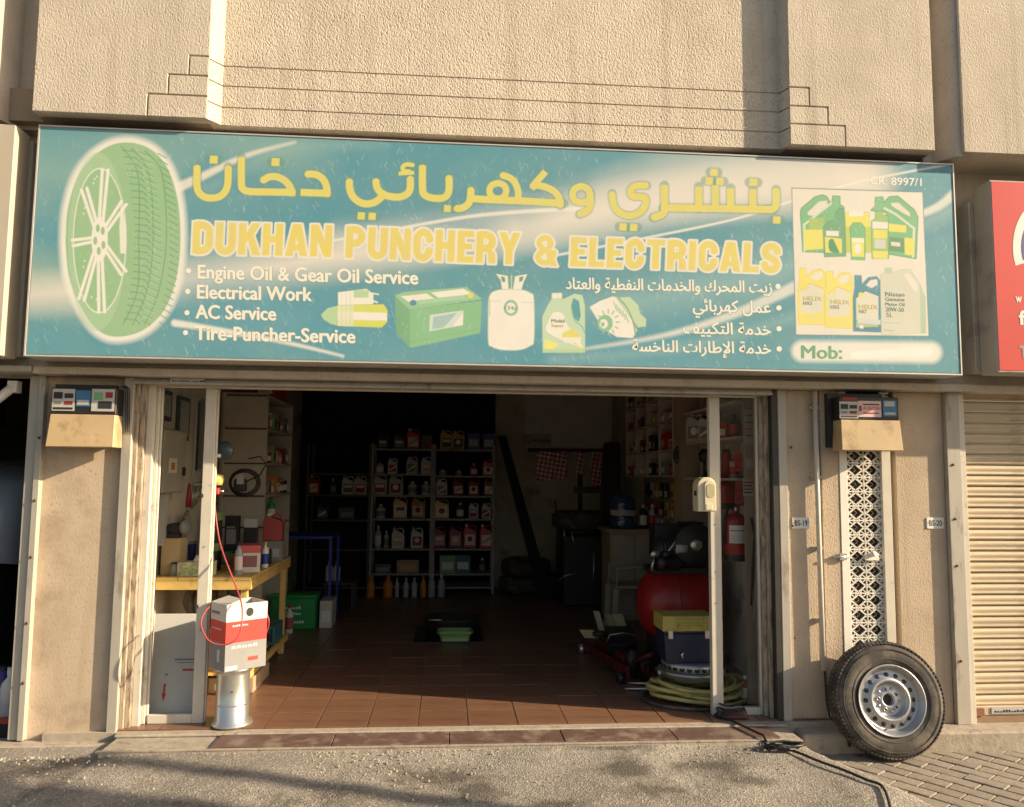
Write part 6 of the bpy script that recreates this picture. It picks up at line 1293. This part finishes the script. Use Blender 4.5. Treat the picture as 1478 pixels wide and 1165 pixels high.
MB().tube([(2.02, cyx-.24, .33), (2.05, cyx-.29, .34), (2.10, cyx-.33, .33)], .012, 8).build('drain_tap', CHROME, CP)
# coil of yellow-green hose with wheel ring, toolbox on top
hc = (1.66, .47)
t = thing('hose_coil', 'tangled coil of pale yellow air hose lying on the floor by the right mullion', 'hose', (0, 0, 0)); HOS = M('yellow_hose', (.50, .44, .16), .5, n=(12, .15), dirt=(9, .52, (.16, .12, .06), .6))
rh = random.Random(13); path = []
for k in range(150):
    a = k*2*math.pi/21; r = .26+.055*math.sin(k*.41)+rh.uniform(-.008, .008); path.append((hc[0]+.05+r*1.08*math.cos(a), hc[1]+r*.80*math.sin(a), .016+.115*k/150+.016*math.sin(a*1.7+k*.1)))
MB().tube([tuple(p) for p in smooth(path, 2)], .0135, 8).build('coil', HOS, t)
t = thing('black_hose', 'black rubber hose lying in loops under the yellow coil', 'hose', (0, 0, 0))
MB().tube([(hc[0]+.03+.35*math.cos(a), hc[1]-.02+.275*math.sin(a), .012) for a in np.linspace(0, 12.3, 60)], .011, 8).build('coil', RUB, t)
t = thing('clutch_ring', 'silver ring with round notches resting on the hose coil', 'metal ring', (0, 0, 0))
MB().lathe([(.001, .0), (.19, .0), (.225, .045), (.23, .055), (.215, .06), (.001, .058)], (hc[0]+.03, hc[1], .145), (0, 0, 1), 40).build('dish', STEEL, t)
MB().lathe([(.165, .0), (.20, .003), (.205, .05), (.18, .058), (.001, .058)], (hc[0]+.03, hc[1], .207), (0, 0, 1), 40).build('ring', STEEL, t)
for k in range(14):
    a = math.radians(180+k*180/13); MB().lathe([(.018, -.003), (.018, .004), (.001, .004)], (hc[0]+.03+.199*math.cos(a), hc[1]+.199*math.sin(a), .235), (math.cos(a), math.sin(a), .05), 12).build('notch', BLK, t)
TBX = thing('toolbox', 'navy toolbox with a yellow lid and two chrome latches on the metal ring', 'toolbox', (0, 0, 0))
tx0, tx1 = float(at(958, 930, .33)[0]), float(at(1033, 930, .33)[0]); tz = .267; tz1 = float(at(990, 912, .33)[2]); tz2 = float(at(990, 888, .33)[2])
MB().hexa([(tx0+.02, .34, tz), (tx1-.02, .34, tz), (tx1-.02, .55, tz), (tx0+.02, .55, tz)], [(tx0+.004, .33, tz1-.012), (tx1-.004, .33, tz1-.012), (tx1-.004, .56, tz1-.012), (tx0+.004, .56, tz1-.012)]).build('body', NAVY, TBX, bevel=.006)
MB().box(tx0, tx1, .325, .565, tz1-.0115, tz1+.002).build('rim', NAVY, TBX, bevel=.003)
YLD = M('lid_yellow', (.46, .38, .09), .5, n=(10, .12), dirt=(14, .58, (.15, .12, .06), .6))
MB().box(tx0-.006, tx1+.004, .322, .57, tz1+.0025, tz2-.006).build('lid', YLD, TBX, bevel=.006, seg=2)
for x in (tx0+.008, tx0+.075, tx1-.085): MB().box(x, x+.012, .316, .3215, tz1+.006, tz2-.008).build('lid_rib', YLD, TBX, bevel=.002)
MB().tube([(tx0+.10, .31, tz1+.04), (tx0+.105, .302, tz1+.052), (tx1-.115, .302, tz1+.052), (tx1-.11, .31, tz1+.04)], .006, 6).build('handle', YLD, TBX)
MB().box(tx0+.09, tx1-.09, .318, .3215, tz2-.03, tz2-.012).build('lid_recess_shade', M('lid_shadow_yellow', (.36, .29, .06), .5), TBX)  # flat plate; the shade of a recess is put into its darker yellow
for x in (tx0+.03, tx1-.075): MB().box(x, x+.032, .316, .329, tz1-.045, tz1+.012).build('latch', CHROME, TBX, bevel=.003)
MB().tube([(tx0+.13, .33, tz+.03), (tx0+.12, .322, tz+.06), (tx0+.14, .33, tz+.075)], .008, 6).build('rag_hook', CHROME, TBX)
# trolley jack
JRD = M('greasy_red', (.13, .012, .010), .55, .2, n=(14, .4), dirt=(12, .5, (.03, .02, .02), .7))
TJ = thing('trolley_jack', 'low red trolley jack with cream arms lying on the tiles', 'trolley jack', (0, 0, 0))
a0, a1 = gnd(862, 943), gnd(940, 1003)
d = Vector((a1[0]-a0[0], a1[1]-a0[1], 0)).normalized(); nrm = Vector((-d.y, d.x, 0)); A0 = Vector((a0[0], a0[1], 0)); Lj = 1.05
def J(u, v, z): q = A0+d*u+nrm*v; return (q.x, q.y, z)
for v in (-.12, .10): MB().hexa([J(0, v, .03), J(Lj, v*.7, .05), J(Lj, v*.7+.018, .05), J(0, v+.018, .03)], [J(0, v, .10), J(Lj, v*.7, .13), J(Lj, v*.7+.018, .13), J(0, v+.018, .10)]).build('side_plate', JRD, TJ)
MB().hexa([J(.1, -.05, .06), J(.8, -.04, .09), J(.8, .04, .09), J(.1, .05, .06)], [J(.1, -.05, .15), J(.8, -.04, .16), J(.8, .04, .16), J(.1, .05, .15)]).build('lift_arm', JRD, TJ, bevel=.008)
MB().lathe([(.001, 0), (.055, 0), (.06, .03), (.001, .03)], J(.06, 0, .16), (0, 0, 1), 16).build('saddle', DARK, TJ)
for (u, v) in ((0, -.14), (0, .13), (Lj-.05, -.12), (Lj-.05, .12)): MB().lathe([(.001, -.02), (.04, -.02), (.042, 0), (.04, .02), (.001, .02)], J(u, v, .042), tuple(nrm), 18).build('wheel', BLK if u > .5 else CHROME, TJ)
MB().tube([J(Lj-.1, 0, .14), J(Lj+.15, .05, .25)], .018, 8).build('handle_socket', JRD, TJ)
t = thing('cardboard_offcuts', 'cream wooden blocks scattered on the trolley jack', 'blocks', (0, 0, 0))
for (px, py, w, h, dd) in ((872, 925, .05, .16, .0), (888, 922, .06, .12, .03), (903, 925, .09, .14, .0), (858, 938, .12, .06, .02)):
    q = gnd(px, py+12); MB().hexa([(q[0]-w/2, q[1]+.12, .14), (q[0]+w/2, q[1]+.10, .14), (q[0]+w/2, q[1]+.14, .14), (q[0]-w/2, q[1]+.16, .14)], [(q[0]-w/2-.04, q[1]+.16, .14+h), (q[0]+w/2-.04, q[1]+.14, .14+h), (q[0]+w/2-.04, q[1]+.18, .14+h), (q[0]-w/2-.04, q[1]+.20, .14+h)]).build('block', M('cream_block', (.46, .37, .22), .7, n=(9, .2)), t)
# plastic chair facing left
CH = thing('plastic_chair', 'worn white plastic chair standing sideways by the compressor', 'chair', (1.84, 3.0, 0)); PCH = M('dirty_white_plastic', (.40, .37, .31), .6, n=(6, .15))
MB().box(-.19, .20, -.20, .20, .41, .44).build('seat', PCH, CH, bevel=.01, local=True)
mb = MB(); B = [(.18, .43), (.24, .60), (.33, .78), (.37, .84)]
for (x0, z0), (x1, z1) in zip(B[:-1], B[1:]): mb.hexa([(x0, -.19, z0), (x0+.022, -.19, z0-.005), (x0+.022, .19, z0-.005), (x0, .19, z0)], [(x1, -.19, z1), (x1+.022, -.19, z1-.005), (x1+.022, .19, z1-.005), (x1, .19, z1)])
mb.build('backrest', PCH, CH, local=True)
for (x, y, dx) in ((-.17, -.18, -.03), (-.17, .18, -.03), (.17, -.18, .05), (.17, .18, .05)): MB().hexa([(x-.02+dx, y-.018, 0), (x+.02+dx, y-.018, 0), (x+.02+dx, y+.018, 0), (x-.02+dx, y+.018, 0)], [(x-.028, y-.02, .409), (x+.028, y-.02, .409), (x+.028, y+.02, .409), (x-.028, y+.02, .409)]).build('leg', PCH, CH, local=True)
for y in (-.2, .18): MB().tube([(-.16, y+.01, .44), (-.16, y+.01, .60), (.05, y+.01, .62), (.27, y+.01, .63)], .014, 8).build('armrest', PCH, CH, local=True)
# cabinet with water bottle
t = thing('cabinet', 'pale wooden cabinet under the blue water bottle', 'cabinet', (0, 0, 0)); CBM = M('pale_wood', (.36, .28, .17), .7, n=(6, .15))
MB().box(1.74, 2.26, 3.45, 3.9, 0, .92).build('body', CBM, t); MB().box(1.765, 2.0, 3.432, 3.4495, .05, .88).build('door', M('cab_door', (.40, .36, .30), .7), t); MB().box(2.01, 2.24, 3.432, 3.4495, .05, .88).build('door', _mats['cab_door'], t); MB().box(1.70, 2.30, 3.42, 3.93, .9205, .945).build('top', CBM, t)
t = thing('water_bottle', 'large blue water bottle standing on the cabinet', 'water bottle', (1.92, 3.62, .946)); MB().lathe([(.001, 0), (.125, 0), (.135, .02), (.135, .10), (.128, .115), (.135, .13), (.135, .20), (.128, .215), (.135, .23), (.133, .31), (.08, .355), (.035, .37), (.03, .41), (.001, .41)], (0, 0, 0), (0, 0, 1), 28).build('body', M('water_blue', (.03, .07, .16), .12, coat=.5), t, local=True)
MB().lathe([(.1365, .14), (.1365, .20)], (0, 0, 0), (0, 0, 1), 28).build('label', LGRY, t, local=True)
for k, (x, m, nm_) in enumerate(((2.14, NAVY, 'navy'), (2.24, WG, 'white'))): bottle('bottle', '%s bottle on the cabinet beside the water bottle' % nm_, m, (x, 3.6, .946), .04, .26, WHT, RED if k else PAPER)
# more workshop clutter around the compressor
DMG = M('greasy_metal', (.07, .065, .06), .45, .6, n=(20, .4), dirt=(10, .5, (.02, .018, .015), .8))
carton('battery', 'old black car battery on the floor between chair and compressor', BLK, (1.47, 1.72, .001), (.20, .16, .19), lab=GRY, cat='battery')
carton('battery', 'second old car battery behind the first one', DARK, (1.52, 2.0, .001), (.22, .16, .19), lab=GRY, cat='battery')
t = thing('bucket', 'black bucket with a wire handle beside the red tank', 'bucket', (1.40, 1.35, 0)); MB().lathe([(.001, 0), (.09, 0), (.12, .20), (.125, .205), (.115, .205), (.085, .02), (.001, .02)], (0, 0, 0), (0, 0, 1), 22).build('pail', BLK, t, local=True); MB().tube([(-.12, 0, .2), (-.10, -.02, .26), (0, -.04, .28), (.10, -.02, .26), (.12, 0, .2)], .004, 6).build('handle', CHROME, t, local=True)
t = thing('engine_part', 'greasy starter motor lying on the compressor saddle', 'engine part', (0, 0, 0)); MB().lathe([(.001, -.12), (.05, -.12), (.06, -.08), (.06, .06), (.04, .10), (.001, .12)], (1.76, 1.22, .83), (1, .3, 0), 16).build('casing', DMG, t); MB().lathe([(.001, -.05), (.028, -.05), (.028, .05), (.001, .05)], (1.74, 1.20, .90), (1, .3, 0), 12).build('solenoid', DMG, t)
carton('box', 'black oily cardboard box on top of the compressor behind its motor', BLK, (1.86, 1.50, .86), (.34, .2, .26), lab=DARK, cat='box')
for k, (x, y, h, m, lb) in enumerate(((1.50, .98, .16, DMG, 'greasy tin standing in front of the red tank'), (1.60, .92, .12, CHROME, 'short bright tin in front of the red tank'), (1.42, 1.05, .20, DARK, 'tall dark oil bottle beside the hose coil'), (2.08, .95, .22, DARK, 'dark canister on the floor behind the right pane'))): can('tin', lb, m, (x, y, .001), .045, h, DARK, None, cat='tin')
for k, (a, b, c, e) in enumerate(((1.33, .86, 1.62, .74), (1.28, .70, 1.52, .62))):
    tag(MB().tube([(a, b, .012), ((a+c)/2, (b+e)/2, .02), (c, e, .03)], .010, 6).build('spanner', CHROME), ('long', 'short')[k]+' steel bar lying on the tiles beside the hose coil', 'bar')
# tyre changer
TC = thing('tyre_changer', 'tall black tyre-changing machine in the dark right corner', 'tyre changer', (0, 0, 0)); y = 4.3
MB().box(1.36, 1.86, y, y+.6, 0, .82).build('cabinet', BLK, TC, bevel=.02); MB().lathe([(.001, 0), (.25, 0), (.25, .04), (.001, .04)], (1.60, y+.3, .83), (0, 0, 1), 28).build('turntable', DARK, TC)
MB().hexa([(1.84, y+.2, .0), (2.12, y+.2, 0), (2.12, y+.5, 0), (1.84, y+.5, 0)], [(1.92, y+.25, 1.92), (2.10, y+.25, 1.92), (2.10, y+.45, 1.92), (1.92, y+.45, 1.92)]).build('column', BLK, TC, bevel=.02)
MB().box(1.55, 2.0, y+.3, y+.38, 1.30, 1.38).build('arm', BLK, TC); MB().tube([(1.62, y+.34, 1.52), (1.62, y+.34, 1.02)], .028, 10).build('shaft', DARK, TC); MB().tube([(1.62, y+.3, 1.02), (1.66, y+.2, .94), (1.62, y+.15, .90)], .02, 8).build('mount_head', CHROME, TC)
MB().lathe([(.19, -.1), (.27, -.11), (.325, -.07), (.33, 0), (.325, .07), (.27, .11), (.19, .1), (.18, 0), (.19, -.1)], (1.60, y+.3, .98), (0, 0, 1), 28).build('clamped_tyre', RUB, TC)
for (P) in ([(1.30, y-.02, .30), (1.38, y-.06, .36), (1.52, y-.07, .40)], [(1.46, y-.05, .86), (1.47, y-.06, .78), (1.50, y-.06, .68)], [(1.36, y-.05, .90), (1.38, y-.06, .76)], [(1.72, y-.02, .62), (1.72, y-.02, .2)]): MB().tube(P, .010, 8).build('lever', CHROME, TC)
# power lead on the ground
q = lambda px, py, z: tuple(gnd(px, py, z))
pts = [q(1022, 1008, .01), q(1030, 1030, .006), q(1045, 1038, .0), q(1062, 1046, -.005), q(1085, 1062, -.025), q(1112, 1078, -.042), q(1150, 1092, -.06), (gnd(1180, 1110, -.09)[0], gnd(1180, 1110, -.09)[1], -.085), q(1215, 1130, -.125), q(1250, 1148, -.145), q(1276, 1160, -.150), q(1290, 1200, -.15)]
def ground_z(x, y):
    if y > -.34: return -.004
    t = -.34-y; h = -.035-.085*min(t, 1.6); r_ = 2.08+t*.5
    if x > r_: h = max(h-(x-r_)*1.1, GZ)
    return h
pp = [];
for a in smooth([p_[:2] for p_ in [tuple(x) for x in pts]], 6): pp.append((a[0], a[1], ground_z(a[0], a[1])+.012))
t = thing('extension_lead', 'black extension lead trailing from the right mullion down the ramp', 'cable', (0, 0, 0)); MB().tube(pp, .0075, 8).build('cord', BLK, t)
c = gnd(1132, 1086, -.055); rr = random.Random(3); path = []
for k in range(70):
    a = k*.62; path.append((c[0]+.095*math.cos(a)*(1+.25*math.sin(k*1.3)), c[1]+.040*math.sin(a)*(1+.3*math.cos(k*.9)), ground_z(c[0], c[1])+.012+.028*rr.random()))
MB().tube([tuple(p) for p in smooth(path, 2)], .0065, 6).build('bundle', BLK, t)
c = gnd(1060, 1036, 0); MB().hexa([(c[0]-.10, c[1]-.04, -.004), (c[0]+.08, c[1]-.055, -.004), (c[0]+.10, c[1]+.03, -.004), (c[0]-.07, c[1]+.05, -.004)], [(c[0]-.08, c[1]-.03, .045), (c[0]+.05, c[1]-.04, .06), (c[0]+.075, c[1]+.02, .05), (c[0]-.05, c[1]+.035, .055)]).build('socket_block', M('dark_red_plastic', (.08, .02, .02), .5), t, bevel=.015, seg=2)
path = [(c[0]-.02+.085*math.cos(a)*(1+.1*math.sin(a*2.3)), c[1]+.045*math.sin(a), .012+.01*math.sin(a*3)+.004*a) for a in np.linspace(0, 15, 60)]; MB().tube(path, .006, 6).build('bundle', BLK, t)
# small red bottle and pale can inside right pane
bottle('bottle', 'small red and white bottle on the floor behind the right pane', M('red_wht', (.45, .05, .05), .5), (2.04, .40, 0), .035, .17, WHT, PAPER)

# ================================================================== SPARE WHEEL
WH = thing('spare_wheel', 'spare wheel with a worn tyre and silver steel rim leaning on the lattice and wall', 'wheel', (0, 0, 0))
R_ = .334; Wt = .165
pt = at(1288, 1018, -.30); tilt = math.radians(11)
axis = Vector((.0, -math.cos(tilt), math.sin(tilt)))   # outward face normal, leaning back
yaw = math.radians(-3); axis = Vector((math.sin(-yaw)*-math.cos(tilt), -math.cos(yaw)*math.cos(tilt), math.sin(tilt)))
Cw = Vector((pt[0]-.0, -.30, GZ+R_*math.cos(tilt)+.5*Wt*math.sin(tilt)*0+.018)); Cb = Cw-axis*Wt/2   # Cw = centre of the front face
hw = Wt/2
tp = [(.200, -hw*.80), (.212, -hw*.92), (.245, -hw*1.02), (.280, -hw*1.0), (.308, -hw*.90), (.323, -hw*.72), (.330, -hw*.5), (R_, -hw*.28), (R_, hw*.28), (.330, hw*.5), (.323, hw*.72), (.308, hw*.90), (.280, hw*1.0), (.262, hw*1.02), (.245, hw*1.02), (.228, hw*.98), (.212, hw*.92), (.200, hw*.80)]
MB().lathe(tp, tuple(Cb), tuple(axis), 96).build('tyre', RUB, WH)
# tread blocks and sidewall rings
X_ = axis.orthogonal().normalized(); Y_ = axis.cross(X_)
def wp(r, a, h): return tuple(Cb+axis*h+(X_*math.cos(a)+Y_*math.sin(a))*r)
mb = MB()
for k in range(84):
    a = 2*math.pi*k/84
    for (h0, h1, r0, o) in ((-.072, -.050, .326, 0), (-.045, -.024, .332, .3), (-.019, .019, .3345, .6), (.024, .045, .332, .2), (.050, .072, .326, .5)):
        a0 = a+o*2*math.pi/84; a1 = a0+2*math.pi/84*.72; r1 = r0+.006
        ro = r0 if abs(h0+h1) < .1 else r0
        mb.hexa([wp(ro-.004, a0, h0), wp(ro-.004, a1, h0), wp(ro-.004, a1, h1), wp(ro-.004, a0, h1)], [wp(r1 if abs(h0) < .06 or h0 > 0 else r1-.004, a0, h0), wp(r1 if abs(h0) < .06 or h0 > 0 else r1-.004, a1, h0), wp(r1 if abs(h1) < .06 or h1 < 0 else r1-.004, a1, h1), wp(r1 if abs(h1) < .06 or h1 < 0 else r1-.004, a0, h1)])
o = mb.build('tread', RUB, WH); o['kind'] = 'stuff'
for r in (.236, .292): MB().lathe([(r-.003, hw*1.0), (r, hw*1.045), (r+.003, hw*1.0)], tuple(Cb), tuple(axis), 80).build('sidewall_rib', RUB, WH)
rim = [(.178, -hw*.9), (.178, hw*.2), (.186, hw*.72), (.197, hw*.84), (.205, hw*.97), (.206, hw*1.04), (.202, hw*1.06), (.195, hw*1.03), (.189, hw*.86), (.182, hw*.76), (.176, hw*.62), (.168, hw*.52), (.160, hw*.54), (.130, hw*.68), (.120, hw*.78), (.112, hw*.80), (.105, hw*.74), (.098, hw*.52), (.090, hw*.36), (.082, hw*.33), (.060, hw*.38), (.048, hw*.44), (.040, hw*.46), (.034, hw*.44), (.031, hw*.3), (.031, hw*.1)]
MB().lathe(rim, tuple(Cb), tuple(axis), 72).build('rim', STEEL, WH)
MB().lathe([(.0305, hw*.12), (.001, hw*.11)], tuple(Cb), tuple(axis), 24).build('centre_bore', BLK, WH)
for k in range(16):
    a = 2*math.pi*k/16; p = Vector(wp(.145, a, hw*.615)); n2 = (axis*.97+(Vector(wp(1, a, 0))-Cb)*.2).normalized()
    MB().lathe([(.0140, -.002), (.0140, .0014), (.0125, .0022), (.001, .0024)], tuple(p), tuple(n2), 16).build('vent_hole', BLK, WH)
for k in range(5):
    a = 2*math.pi*k/5+.35; p = Vector(wp(.060, a, hw*.385)); MB().lathe([(.0135, -.002), (.012, .005), (.0078, .0055), (.0072, .003), (.001, .003)], tuple(p), tuple(axis), 14).build('lug_seat', STEEL, WH)
    MB().lathe([(.0068, .0031), (.0066, .0040), (.001, .0041)], tuple(p), tuple(axis), 12).build('lug_hole', BLK, WH)
    a += .628; MB().lathe([(.012, -.004), (.008, .006), (.001, .007)], tuple(wp(.068, a, hw*.36)), tuple(axis), 10).build('stamping', STEEL, WH)
MB().tube([wp(.176, .5, hw*.45), wp(.172, .5, hw*.62), wp(.168, .5, hw*.82)], .004, 8).build('valve_stem', BLK, WH)

# ================================================================== NEIGHBOUR BAY: parked car, lamp, bottles
CR_ = thing('parked_car', 'blue-grey car nosing out of the dark bay at the left edge', 'car', (0, 0, 0))
fx1 = float(at(47, 720, .75)[0]); cw = 1.85; x0, x1 = fx1-cw, fx1; xc = (x0+x1)/2
def section(y, zb, zh, inset, crown):
    """closed ring of the body at depth y"""
    L_ = []
    hw_ = cw/2-inset
    for (u, z) in ((-1, zb), (-1.0, zb+(zh-zb)*.45), (-.985, zb+(zh-zb)*.78), (-.93, zh-.035), (-.80, zh), (-.4, zh+crown), (0, zh+crown*1.2), (.4, zh+crown), (.80, zh), (.93, zh-.035), (.985, zb+(zh-zb)*.78), (1.0, zb+(zh-zb)*.45), (1, zb)): L_.append((xc+u*hw_, y, z))
    return L_
S_ = [section(.50, .92, 1.08, .16, .01), section(.54, .90, 1.22, .08, .02), section(.66, .88, 1.38, .03, .03), section(.95, .80, 1.46, .01, .045), section(1.5, .6, 1.52, 0, .05), section(2.1, .5, 1.54, 0, .05)]
mb = MB(); n = len(S_[0])
for q_ in S_: mb.v += q_
for i in range(len(S_)-1):
    for k in range(n-1): mb.f.append((i*n+k, i*n+k+1, (i+1)*n+k+1, (i+1)*n+k)); mb.sm.append(True)
mb.f.append(tuple(range(n))); mb.sm.append(False)
mb.build('bonnet', CARP, CR_)
MB().box(x0+.1, x1-.1, .52, 1.1, .35, .88).build('bumper', BLK, CR_, bevel=.03); MB().box(x0+.02, x1-.02, 1.25, 4.4, .45, 1.30).build('body', CARP, CR_, bevel=.05)
MB().hexa([(x0+.05, 2.05, 1.40), (x1-.05, 2.05, 1.40), (x1-.05, 4.3, 1.40), (x0+.05, 4.3, 1.40)], [(x0+.2, 2.7, 1.92), (x1-.2, 2.7, 1.92), (x1-.2, 4.1, 1.92), (x0+.2, 4.1, 1.92)]).build('cabin', M('tinted_glass', (.02, .025, .03), .08, spec=.8), CR_, bevel=.03)
for s_ in (-1, 1):
    MB().lathe([(.001, 0), (.09, 0), (.10, .04), (.001, .05)], (xc+s_*.68, .80, .78), (0, -1, 0), 20).build('headlight', M('lamp_lens', (.25, .27, .28), .1), CR_)
    for y in (1.6, 3.8):
        w_ = MB().lathe([(.19, -.1), (.30, -.11), (.34, -.06), (.34, .06), (.30, .11), (.19, .1)], (xc+s_*.80, y, .29), (1, 0, 0), 28).build('wheel', RUB, CR_); MB().lathe([(.001, -.06), (.19, -.09), (.19, .09), (.001, .06)], (xc+s_*.80, y, .29), (1, 0, 0), 20).build('rim', STEEL, w_)
MB().tube([(x1-.02, 1.9, 1.35), (x1+.03, 1.88, 1.38)], .02, 8).box(x1+.02, x1+.12, 1.84, 1.92, 1.33, 1.47).build('mirror', BLK, CR_)
t = thing('lamp_fitting', 'white strip lamp fitting under the beam of the left bay', 'lamp fitting', (0, 0, 0)); q0 = at(-30, 588, -.05); q1 = at(50, 562, .2)
MB().tube([(q0[0], -.02, q0[2]-.02), (q1[0]-.04, .02, q1[2]-.01)], .028, 12).build('tube', WHT, t); MB().box(q1[0]-.06, q1[0]-.005, .0, .06, q1[2]-.04, q1[2]+.03).build('end_cap', WHT, t)
bottle('bottle', 'tall white bottle on the floor at the left edge of the picture', WHT, (float(at(15, 990, .35)[0]), .35, -.05), .055, .33, WHT, None)
can('tin', 'purple tin behind the white bottle in the left bay', M('purple_tin', (.06, .04, .25), .4), (float(at(4, 980, .55)[0]), .55, -.05), .06, .30, BLK, None, cat='tin')
t = thing('red_stand', 'low red steel stand on the floor of the left bay', 'stand', (0, 0, 0)); p = at(8, 1040, .15); MB().box(p[0]-.3, p[0]+.10, .13, .17, -.0, .03).box(p[0]+.06, p[0]+.09, .12, .18, -.05, -.001).build('bar', REDP, t); MB().box(p[0]-.3, p[0]-.26, .1, .2, -.05, -.001).build('foot', REDP, t)
for k in range(2): 
    o = thing('cable', ('left', 'right')[k]+' thin cable hanging in the left bay opening', 'cable', (0, 0, 0), 'thin cables in the left bay'); p = at(46+5*k, 600, .2); MB().tube([(p[0], .2, 2.0), (p[0]-.02, .21, 1.6), (p[0]-.0, .2, 1.42)], .004, 6).build('cord', LGRY, o)

# ================================================================== STREET: unseen lamp post and utility pole, added to shade the forecourt's lower left
t = thing('added_street_lamp', 'unseen grey steel street lamp added at the right to shade the forecourt', 'street lamp', (7.6, -3.17, -.45)); LPM = M('lamp_post_paint', (.35, .35, .34), .5, .3)
MB().lathe([(.11, 0), (.11, .5), (.075, .52), (.055, 4.5)], (0, 0, 0), (0, 0, 1), 16).build('post', LPM, t, local=True); MB().box(-.16, .16, -.16, .16, 0, .03).build('base_plate', LPM, t, local=True)
MB().tube([(0, 0, 4.48), (0, -.3, 4.62), (0, -.9, 4.66)], .03, 8).build('arm', LPM, t, local=True); MB().box(-.1, .1, -1.4, -.85, 4.60, 4.70).build('lamp_head', LPM, t, bevel=.02, local=True)
t = thing('added_utility_pole', 'unseen grey concrete utility pole added at the right to shade the forecourt', 'utility pole', (8.9, -4.02, -.45))
MB().lathe([(.19, 0), (.13, 8.5), (.001, 8.52)], (0, 0, 0), (0, 0, 1), 14).build('pole', CEM, t, local=True); MB().lathe([(.20, .9), (.20, .96), (.19, .97)], (0, 0, 0), (0, 0, 1), 14).build('band', DARK, t, local=True)
